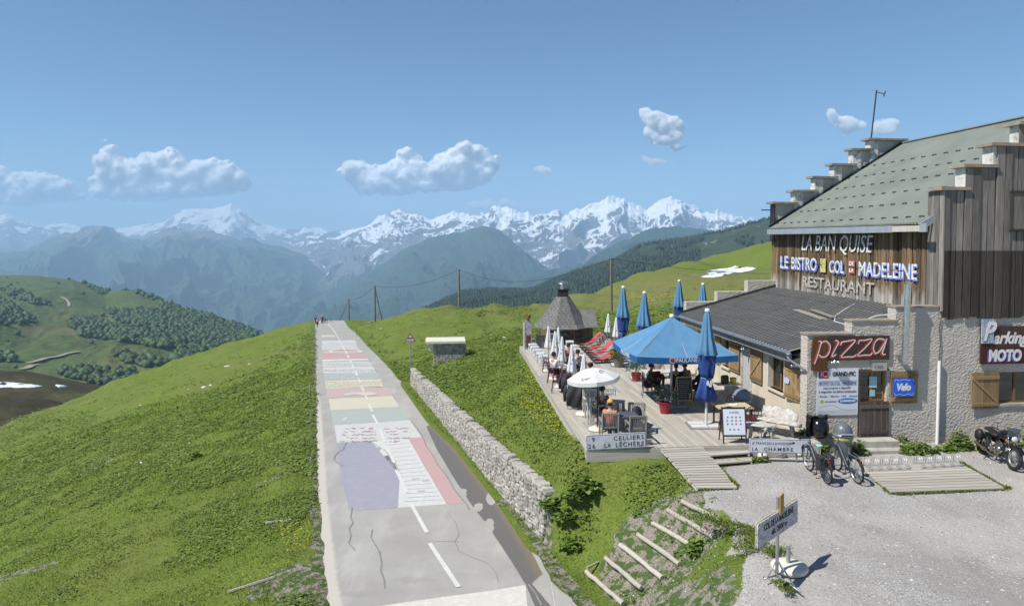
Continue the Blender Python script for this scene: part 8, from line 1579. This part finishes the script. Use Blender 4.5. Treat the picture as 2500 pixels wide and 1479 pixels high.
# motorcycle
M_gloss = pm('black_paint', (.01, .01, .012), rough=.15, spec=.7); M_leath = pm('black_leather', (.02, .02, .02), rough=.5, bump=.3, bsc=30); M_brush = pm('chrome', (.6, .59, .56), rough=.15, metal=1); M_exh = pm('tarnished_exhaust', (.42, .34, .24), rough=.3, metal=.9)
def motorcycle(label, P, rz, lean=.1):
    o = thing('motorcycle', label, 'motorcycle', P, rz, 'motorcycles parked along the front wall'); o.rotation_euler = (0, lean, rz)
    wheel(o, (0, .74, .33), .33, .068, 20, mag=True); wheel(o, (0, -.76, .34), .34, .055, 20, mag=True); mb = MB()
    mb.tube([(0, -.5, .82), (0, -.28, .55), (0, -.2, .25), (0, .25, .22), (0, .4, .45), (0, .55, .7), (0, .0, .72), (0, -.45, .84)], .022, n=7)
    for s_ in (-.11, .11): mb.tube([(s_, .25, .32), (s_, .74, .33)], .022, n=6); mb.tube([(s_, .74, .34), (s_*.9, .55, .68)], .022, n=6)
    mb.build('frame', M_gloss, o, smooth=True); mb = MB(); mb.blob((0, -.02, .40), .19, 12, 8, .05, sq=(.85, 1.15, .8)); mb.tube([(0, -.02, .45), (0, -.16, .68)], [.13, .10], n=10)
    for k in range(5): mb.box((0, -.075-.022*k, .52+.032*k), (.27, .17, .012), (.2, 0, 0))
    for s_ in (-1, 1): mb.tube([(s_*.12, .05, .38), (s_*.19, .05, .38)], .09, n=14); mb.tube([(s_*.12, -.15, .34), (s_*.18, -.15, .34)], .06, n=12)
    mb.build('engine', M_brush, o, smooth=True, sharp=35); mb = MB()
    mb.tube([(0, -.47, .84), (0, -.38, .86), (0, -.2, .87), (0, -.02, .83), (0, .08, .77)], [.06, .13, .155, .12, .05], n=14, flat=1); mb.build('fuel_tank', M_gloss, o, smooth=True); mb = MB(); mb.tube([(0, .03, .78), (0, .15, .76), (0, .3, .77), (0, .42, .83), (0, .6, .84), (0, .72, .82)], [.07, .14, .16, .12, .12, .07], n=12, flat=.5); mb.build('seat', M_leath, o, smooth=True)
    for s_ in (-1, 1): mb = MB(); mb.tube([(s_*.08, -.14, .6), (s_*.14, -.3, .5), (s_*.16, -.26, .25), (s_*.18, .0, .2), (s_*.19, .3, .26)], .026, n=8); mb.tube([(s_*.19, .3, .26), (s_*.19, .85, .34)], [.045, .05], n=10); mb.build('exhaust', M_exh, o, smooth=True, sharp=50)
    for s_ in (-1, 1): mb = MB(); mb.tube([(s_*.1, -.76, .34), (s_*.1, -.60, .7)], .032, n=8); mb.tube([(s_*.1, -.60, .7), (s_*.1, -.50, .95)], .024, n=8); mb.build('fork', M_brush, o, smooth=True)
    mb = MB(); mb.tube([(-.38, -.2, 1.05), (-.28, -.34, 1.03), (-.1, -.45, .98), (.1, -.45, .98), (.28, -.34, 1.03), (.38, -.2, 1.05)], .014, n=6); h_ = mb.build('handlebar', M_black, o, smooth=True); mb = MB()
    for s_ in (-1, 1): mb.tube([(s_*.28, -.34, 1.03), (s_*.4, -.18, 1.055)], .02, n=6)
    mb.build('grip', M_rub, h_)
    for s_ in (-1, 1): mb = MB(); mb.tube([(s_*.3, -.32, 1.04), (s_*.36, -.36, 1.2)], .007, n=5); mb.lathe([(0, 0), (.05, .0), (.055, .01), (.05, .02), (0, .025)], 14, (s_*.36, -.36, 1.22)); q = mb.build('mirror', M_black, o); 
    mb = MB(); mb.lathe([(0, -.1), (.07, -.08), (.1, 0), (.1, .05)], 16); q = mb.build('headlight', M_gloss, o, smooth=True); q.location = (0, -.62, .86); q.rotation_euler = (math.pi/2, 0, 0); mb = MB(); mb.lathe([(.095, .05), (.06, .07), (0, .078)], 16); mb.build('lens', pm('headlamp_glass', (.6, .62, .65), rough=.08, spec=1), q, smooth=True)
    mb = MB(); mb.grid(lambda a, b_: (.19*math.sin((a-.5)*2.4), -.60-.08*math.cos((a-.5)*2.4)+.12*b_, .93+.24*b_), 10, 4); mb.build('windscreen', pm('tinted_screen', (.10, .12, .14), rough=.1, trans=.6, spec=.6), o, smooth=True)
    mb = MB()
    for (cy_, cz_, R_, t0, t1) in ((-.76, .34, .38, .6, 2.6), (.74, .33, .38, .3, 2.4)): mb.add([(s_*.075, cy_+R_*math.cos(t), cz_+R_*math.sin(t)) for t in np.linspace(t0, t1, 10) for s_ in (-1, 1)], [(2*i, 2*i+1, 2*i+3, 2*i+2) for i in range(9)])
    mb.build('mudguard', M_gloss, o, smooth=True)
    for s_ in (-1, 1): mb = MB(); mb.lathe([(0, -.08), (.15, -.07), (.18, 0), (.15, .07), (0, .08)], 16, sy=.8); q = mb.build('saddlebag', M_leath, o, smooth=True); q.location = (s_*.24, .62, .62); q.rotation_euler = (0, math.pi/2, 0)
    mb = MB()
    for s_ in (-1, 1):
        for y_ in (-.58, .8): mb.blob((s_*.17, y_, .8), .03, 8, 5, 0)
    mb.build('indicator', clothm((.5, .2, .02)), o); mb = MB(); mb.tube([(-.1, .1, .25), (-.28, .16, .0)], .014, n=6); mb.build('kickstand', M_black, o); return o
a, b_ = PZ(2471, 1147, 0), PZ(2397, 1108, 0); c = (a+b_)/2; rz = math.atan2((a.x-b_.x), -(a.y-b_.y))
motorcycle('black retro motorcycle with saddlebags and a small screen', Vector((c.x, c.y, 0)), rz, .12); motorcycle('black motorcycle cut off by the right edge of the picture', Vector((c.x+1.85, c.y+.12, 0)), rz+.1, .1)
# walkers and a cyclist at the road crest
def onroadp(px, Y): x = (px-CX)/F*Y; return Vector((x, Y, max(float(zroad(Y)), gz(x, Y))))
person('walker in a pink top and black shorts on the left edge of the far road', onroadp(773.5, 128), 0, (.72, .33, .26), (.02, .02, .03), pose='walk', cap=(.6, .5, .45), shorts=True, sc=1.0, grp='people on the far road'); person('walker in a blue jacket at the road crest', onroadp(769.5, 139), 3.1, (.02, .04, .22), (.02, .02, .05), pose='walk', sleeve=1, cap=(.02, .03, .2), grp='people on the far road')
P = onroadp(785, 142); person('cyclist in a red jacket standing beside a bicycle at the road crest', P, 2.6, (.5, .04, .03), (.02, .02, .04), pose='stand', sleeve=1, cap=(.7, .6, .55), grp='people on the far road'); bicycle('dark bicycle held by the cyclist in red at the road crest', P+Vector((.45, .2, 0)), 2.6, .05, False, frm=M_gloss)
# ---------------------------------------------------------------- vegetation
rgv = np.random.default_rng(77)
def masks(X, Y):
    u, v = toBL(X, Y); edge = fbm(X*1.3, Y*1.3, 4, 21)-.5
    lx = np.interp(Y, [-40, 8, 12, 13, 14.5, 16, 17, 18.2, 19.2, 20, 20.6, 22], [4.6, 4.4, 4.0, 4.1, 4.75, 5.3, 5.1, 4.9, 5.3, 6.2, 7.2, 7.6])
    bad = (X > Xl(Y)-.03) & (X < Xr(Y)+.02); inw = (Y > WY0-.3) & (Y < WY1); bad |= inw & (X > Xw(Y)-.12) & (X < Xw(Y)+.34)
    bad |= (u > -7.2) & (v > -1.3) & (v < 19.3) & (u < 0); bad |= (u > -.1) & (v > -.6) & (v < 12) & (u < 17); bad |= (X > lx+edge*1.1) & (v < .3)
    bad |= np.hypot(X-cab.location.x, Y-cab.location.y) < 1.6
    return ~bad
def leafcloud(P, size, width, tilt, updir=.4):
    n = len(P); a = rgv.uniform(0, 2*np.pi, n); el = rgv.uniform(tilt[0], tilt[1], n); d = np.stack([np.cos(a)*np.cos(el), np.sin(a)*np.cos(el), np.sin(el)], 1); s = np.stack([-np.sin(a), np.cos(a), rgv.uniform(-.3, .3, n)], 1)
    L_ = size[:, None]; w_ = (size*width)[:, None]; b0 = P; m1 = P+d*L_*.5-s*w_; m2 = P+d*L_*.5+s*w_; t = P+d*L_-np.array([0, 0, 1])*L_*.25
    V = np.stack([b0, m1, t, m2], 1).reshape(-1, 3); Fq = np.arange(4*n).reshape(n, 4); return V, Fq
def screen(n, y0, y1, b0=-.9, b1=.8):
    Y = np.exp(rgv.uniform(math.log(y0), math.log(y1), n)); X = rgv.uniform(b0, b1, n)*Y; k = masks(X, Y); return X[k], Y[k]
M_gr = leafmat('grass_blade', (.14, .19, .03), (.20, .25, .05), .6, 1.4, .5); M_lf = leafmat('broad_leaf', (.16, .225, .038), (.22, .29, .075), .62, 1.4, .45)
X1, Y1 = screen(420000, 13, 60); cl = fbm(X1*.9, Y1*.9, 4, 60); so_ = rgv.random(len(X1)) < .25+1.3*sst(.38, .62, cl); X1, Y1 = X1[so_], Y1[so_]
dst = np.abs(Y1-17.3); st_ = (dst < .9) & (X1 > 2.1) & (X1 < 5.2) & (rgv.random(len(X1)) < .8); st_ |= (X1 > Xr(Y1)) & (Y1 < 16.2) & (rgv.random(len(X1)) < .72) & (X1 < 5); X1, Y1 = X1[~st_], Y1[~st_]
Z1 = ground(X1, Y1)-.01; sz = rgv.uniform(.05, .14, len(X1))*np.clip(Y1/26, .8, 2.2); V, Fq = leafcloud(np.stack([X1, Y1, Z1], 1), sz, .13, (.7, 1.45)); g = npmesh('grass', V, Fq, M_gr, smooth=False, rnd=np.clip(rgv.normal(.5, .25, len(Fq))+.5*(fbm(X1*.35, Y1*.35, 3, 5)-.5), 0, 1)); tag(g, kind='stuff')
# broad-leaved plants
lp = [[(0, 1130), (150, 1090), (300, 1060), (430, 1000), (520, 950), (620, 900), (700, 850), (772, 800), (776, 1000), (780, 1230), (700, 1290), (600, 1350), (520, 1390), (430, 1420), (400, 1370), (440, 1290), (390, 1250), (250, 1230), (120, 1280), (0, 1360)], [(0, 960), (100, 1010), (330, 1010), (250, 1070), (0, 1110)],
      [(850, 790), (880, 800), (960, 870), (1010, 900), (1020, 830), (1050, 880), (1080, 870), (1200, 1000), (1020, 905), (990, 930), (900, 850)], [(1020, 890), (1140, 860), (1290, 850), (1430, 1110), (1620, 1100), (1660, 1180), (1640, 1220), (1520, 1280), (1440, 1300), (1370, 1200), (1290, 1120), (1190, 1040)], [(1130, 740), (1290, 735), (1290, 770), (1130, 765)], [(1280, 790), (1290, 850), (1150, 860), (1180, 820)],
      [(1320, 1290), (1370, 1220), (1440, 1210), (1440, 1300), (1400, 1360), (1340, 1330)], [(1240, 790), (1700, 740), (1700, 790), (1600, 800), (1450, 850), (1290, 800)], [(120, 1440), (180, 1420), (260, 1440), (200, 1479), (120, 1479)], [(660, 1450), (720, 1430), (790, 1440), (790, 1479), (660, 1479)]]
X1, Y1 = screen(700000, 14, 150, -.85, .45); P = np.stack([X1, Y1, ground(X1, Y1)], 1); qx, qy = proj(P); inn = np.zeros(len(X1), bool)
for k, q in enumerate(lp): inn |= inpoly(qx+(vn(X1*.8, Y1*.8, 3)-.5)*40, qy+(vn(X1*.7, Y1*.7, 9)-.5)*26, q)
dn = fbm(X1*.7, Y1*.5, 4, 91); bank = (X1 > Xr(Y1)) & (Y1 < 50)
pr = np.where(inn, sst(.34, .52, dn+.06*bank)*.5, sst(.60, .72, dn)*.2); pr = pr*np.where(Y1 > 60, .6, 1)
pr = np.where((X1 > Xr(Y1)) & (Y1 < 18.9) & ~inn, pr*.25, pr)
k = rgv.random(len(X1)) < pr; P = P[k]; n = len(P); sz = rgv.uniform(.08, .2, n)*np.clip(P[:, 1]/26, .75, 3.2)*np.where(bank[k], .8, .8); P[:, 2] += rgv.uniform(.0, .16, n)*np.clip(P[:, 1]/40, .6, 1.6)
V, Fq = leafcloud(P, sz, .36, (-.1, .6)); lf = npmesh('leafy_weeds', V, Fq, M_lf, smooth=False, rnd=np.clip(rgv.normal(.5, .28, n), 0, 1)); tag(lf, kind='stuff')
# flowers
fp = [([(1290, 880), (1340, 940), (1370, 1010), (1420, 1090), (1330, 1060), (1270, 1000), (1280, 930)], 1500), ([(680, 1290), (760, 1280), (760, 1350), (700, 1360)], 160), ([(1400, 1120), (1500, 1120), (1480, 1170), (1400, 1160)], 60), ([(1640, 1140), (1690, 1170), (1660, 1200), (1620, 1190)], 40), ([(540, 1420), (760, 1330), (740, 1460), (500, 1470)], 60), ([(1540, 715), (1660, 722), (1600, 740), (1500, 735)], 300)]
FX = []
for q, n in fp:
    xs = rgv.uniform(min(a[0] for a in q), max(a[0] for a in q), n); ys = rgv.uniform(min(a[1] for a in q), max(a[1] for a in q), n); k = inpoly(xs, ys, q)
    for x, y in zip(xs[k], ys[k]): p = PG(x, y); FX.append((p.x, p.y, p.z+.10+.1*rgv.random()))
FX = np.array(FX); kk = masks(FX[:, 0], FX[:, 1]); FX = FX[kk]; V, Fq = leafcloud(FX, np.full(len(FX), .05)*np.clip(FX[:, 1]/26, .8, 5), .55, (-.2, .3)); tag(npmesh('yellow_flowers', V, Fq, leafmat('yellow_petal', (.68, .56, .02), (.72, .62, .03), .8, 1.1, .3), smooth=False, rnd=rgv.random(len(Fq))), kind='stuff')
# single plants
M_wp2 = leafmat('weed_leaf', (.12, .20, .03), (.19, .27, .06), .6, 1.4, .42)
def weed(px, py, r_, h_, n, label, z=None, grp='leafy weeds at the foot of the house wall', lsz=.13, flowers=0):
    c = PG(px, py) if z is None else PZ(px, py, z); o = thing('weed_clump', label, 'plant', c, 0, grp); a = rgv.uniform(0, 6.28, n); q = np.sqrt(rgv.random(n)); P = np.stack([np.cos(a)*q*r_[0], np.sin(a)*q*r_[1], (1-q**1.6)*h_*rgv.uniform(.3, 1, n)+.02], 1)
    V, Fq = leafcloud(P, rgv.uniform(.6, 1.25, n)*lsz, .38, (-.2, .8)); npmesh('foliage', V, Fq, M_wp2, o, smooth=False, rnd=rgv.random(n)); mb = MB()
    for k in range(8): t = k*.8; mb.tube([(0, 0, 0), (r_[0]*.6*math.cos(t), r_[1]*.6*math.sin(t), h_*.6)], .008, n=4)
    mb.build('stem', M_wp2, o)
    if flowers:
        a = rgv.uniform(0, 6.28, flowers); q = np.sqrt(rgv.random(flowers)); P = np.stack([np.cos(a)*q*r_[0], np.sin(a)*q*r_[1], (1-q**1.6)*h_+.1], 1); V, Fq = leafcloud(P, np.full(flowers, .05), .5, (-.2, .3)); npmesh('blossom', V, Fq, M_yf, o, smooth=False, rnd=rgv.random(flowers))
M_yf = leafmat('yellow_petal', (.68, .56, .02), (.72, .62, .03), .8, 1.1)
weed(2242, 1106, (.62, .3), .42, 420, 'lush leafy weeds right of the entrance steps', 0); weed(2205, 1082, (.22, .15), .3, 90, 'small weed climbing beside the top entrance step', .15); weed(2345, 1095, (.42, .28), .62, 420, 'tall leafy weeds between the white drainpipe and the motorcycle', 0); weed(2308, 1102, (.35, .18), .2, 120, 'low weeds at the foot of the white drainpipe', 0)
weed(2493, 1090, (.35, .2), .5, 160, 'leafy weeds behind the motorcycles at the right edge', 0); weed(2095, 1108, (.3, .25), .45, 160, 'dark weeds between the litter bin and the steps', 0); weed(2010, 1104, (.3, .15), .2, 90, 'weeds behind the left bicycle', 0); weed(1850, 1128, (.28, .07), .14, 90, 'dandelions by the gravel under the La Chambre sign', 0, flowers=14); weed(1790, 1132, (.45, .07), .10, 90, 'dandelion strip beside the lower wooden step', 0, flowers=9)
weed(1955, 1062, (.12, .1), .22, 40, 'yellow flowering weed under the driftwood bench', DZ, flowers=6)
for k, (x, y, r_, h_, lb) in enumerate(((1402, 1225, .34, .4, 'big-leaved dock plant at the near end of the stone wall'), (1378, 1270, .3, .35, 'big-leaved dock plant lower down beside the wall end'), (1345, 1310, .3, .35, 'lowest big-leaved dock plant beside the road'), (1395, 1345, .25, .25, 'small dock plant between the wall end and the log steps'), (1700, 1342, .22, .22, 'small dock plant among the log steps'), (1430, 1190, .4, .4, 'dock plants on the bank above the wall end'), (480, 1118, .35, .3, 'dark green plant alone in the open meadow left of the road'))): weed(x, y, (r_, r_), h_*.8, int(150*r_/.3), lb, None, 'dock plants on the bank and meadow', .2)
# grass growing round the ramp and the plank platform
EX = []
def edgeg(pts, n, wd, z=0):
    W = [PZ(*p, z) for p in pts]; L_ = [(b_-a).length for a, b_ in zip(W[:-1], W[1:])]; cs = np.cumsum([0]+L_)
    for _ in range(n):
        s = rgv.uniform(0, cs[-1]); i = min(np.searchsorted(cs, s, side='right')-1, len(L_)-1); p = W[i].lerp(W[i+1], (s-cs[i])/L_[i]); w_ = wd*(.35+.65*vn(s*1.7, 0, 5)); EX.append((p.x+rgv.normal(0, w_*.5), p.y+rgv.normal(0, w_*.45), z+.0))
edgeg([(2120, 1150), (2172, 1203), (2200, 1207)], 1500, .13); edgeg([(2200, 1206), (2300, 1203), (2440, 1196)], 1500, .10); edgeg([(2440, 1196), (2462, 1190)], 250, .12); edgeg([(2350, 1132), (2452, 1188)], 260, .05); edgeg([(2345, 1128), (2370, 1145)], 200, .08); edgeg([(1710, 1195), (1802, 1190)], 500, .09); edgeg([(1740, 1130), (1800, 1188)], 900, .13); edgeg([(1745, 1137), (1860, 1130)], 600, .1)
edgeg([(1690, 1255), (1760, 1275), (1830, 1290), (1850, 1330), (1800, 1340)], 2500, .42, -.02); edgeg([(1900, 1335), (1880, 1352), (1920, 1345)], 500, .22); edgeg([(1890, 1420), (1930, 1432), (1915, 1445)], 350, .12)
EX = np.array(EX); EX = EX[masks(EX[:, 0], EX[:, 1]) | (EX[:, 1] < 21.3)]; V, Fq = leafcloud(EX, rgv.uniform(.04, .11, len(EX)), .16, (.5, 1.4)); tag(npmesh('grass', V, Fq, M_gr, smooth=False, rnd=rgv.random(len(Fq))), kind='stuff')
# loose grit and pebbles of the car park and the log steps
Xp = rgv.uniform(2.2, 18, 26000); Yp = np.exp(rgv.uniform(math.log(9), math.log(22), 26000)); u, v = toBL(Xp, Yp); k = (v < -.4) & (Xp < 1.0*Yp) & ~((u > -7.3) & (v > -1.3)) & (Xp > np.interp(Yp, [9, 12, 16, 20], [3.8, 3.5, 2.0, 5.5])); Xp, Yp = Xp[k], Yp[k]; n = len(Xp); r_ = rgv.gamma(1.6, .006, n).clip(.004, .035)
base = np.array([(-1, 0, 0), (0, -1, 0), (1, 0, 0), (0, 1, 0), (0, 0, .8)], float); V = base[None]*r_[:, None, None]*rgv.uniform(.6, 1.3, (n, 5, 1))+np.stack([Xp, Yp, ground(Xp, Yp)], 1)[:, None]; f = np.array([(0, 1, 4), (1, 2, 4), (2, 3, 4), (3, 0, 4)]); FF = f[None]+(np.arange(n)*5)[:, None, None]
pb = npmesh('gravel', V.reshape(-1, 3), FF.reshape(-1, 3), leafmat('grit', (.25, .24, .22), (.42, .40, .37), .6, 1.3), smooth=False, rnd=np.repeat(rgv.random(n), 4)); tag(pb, kind='stuff')
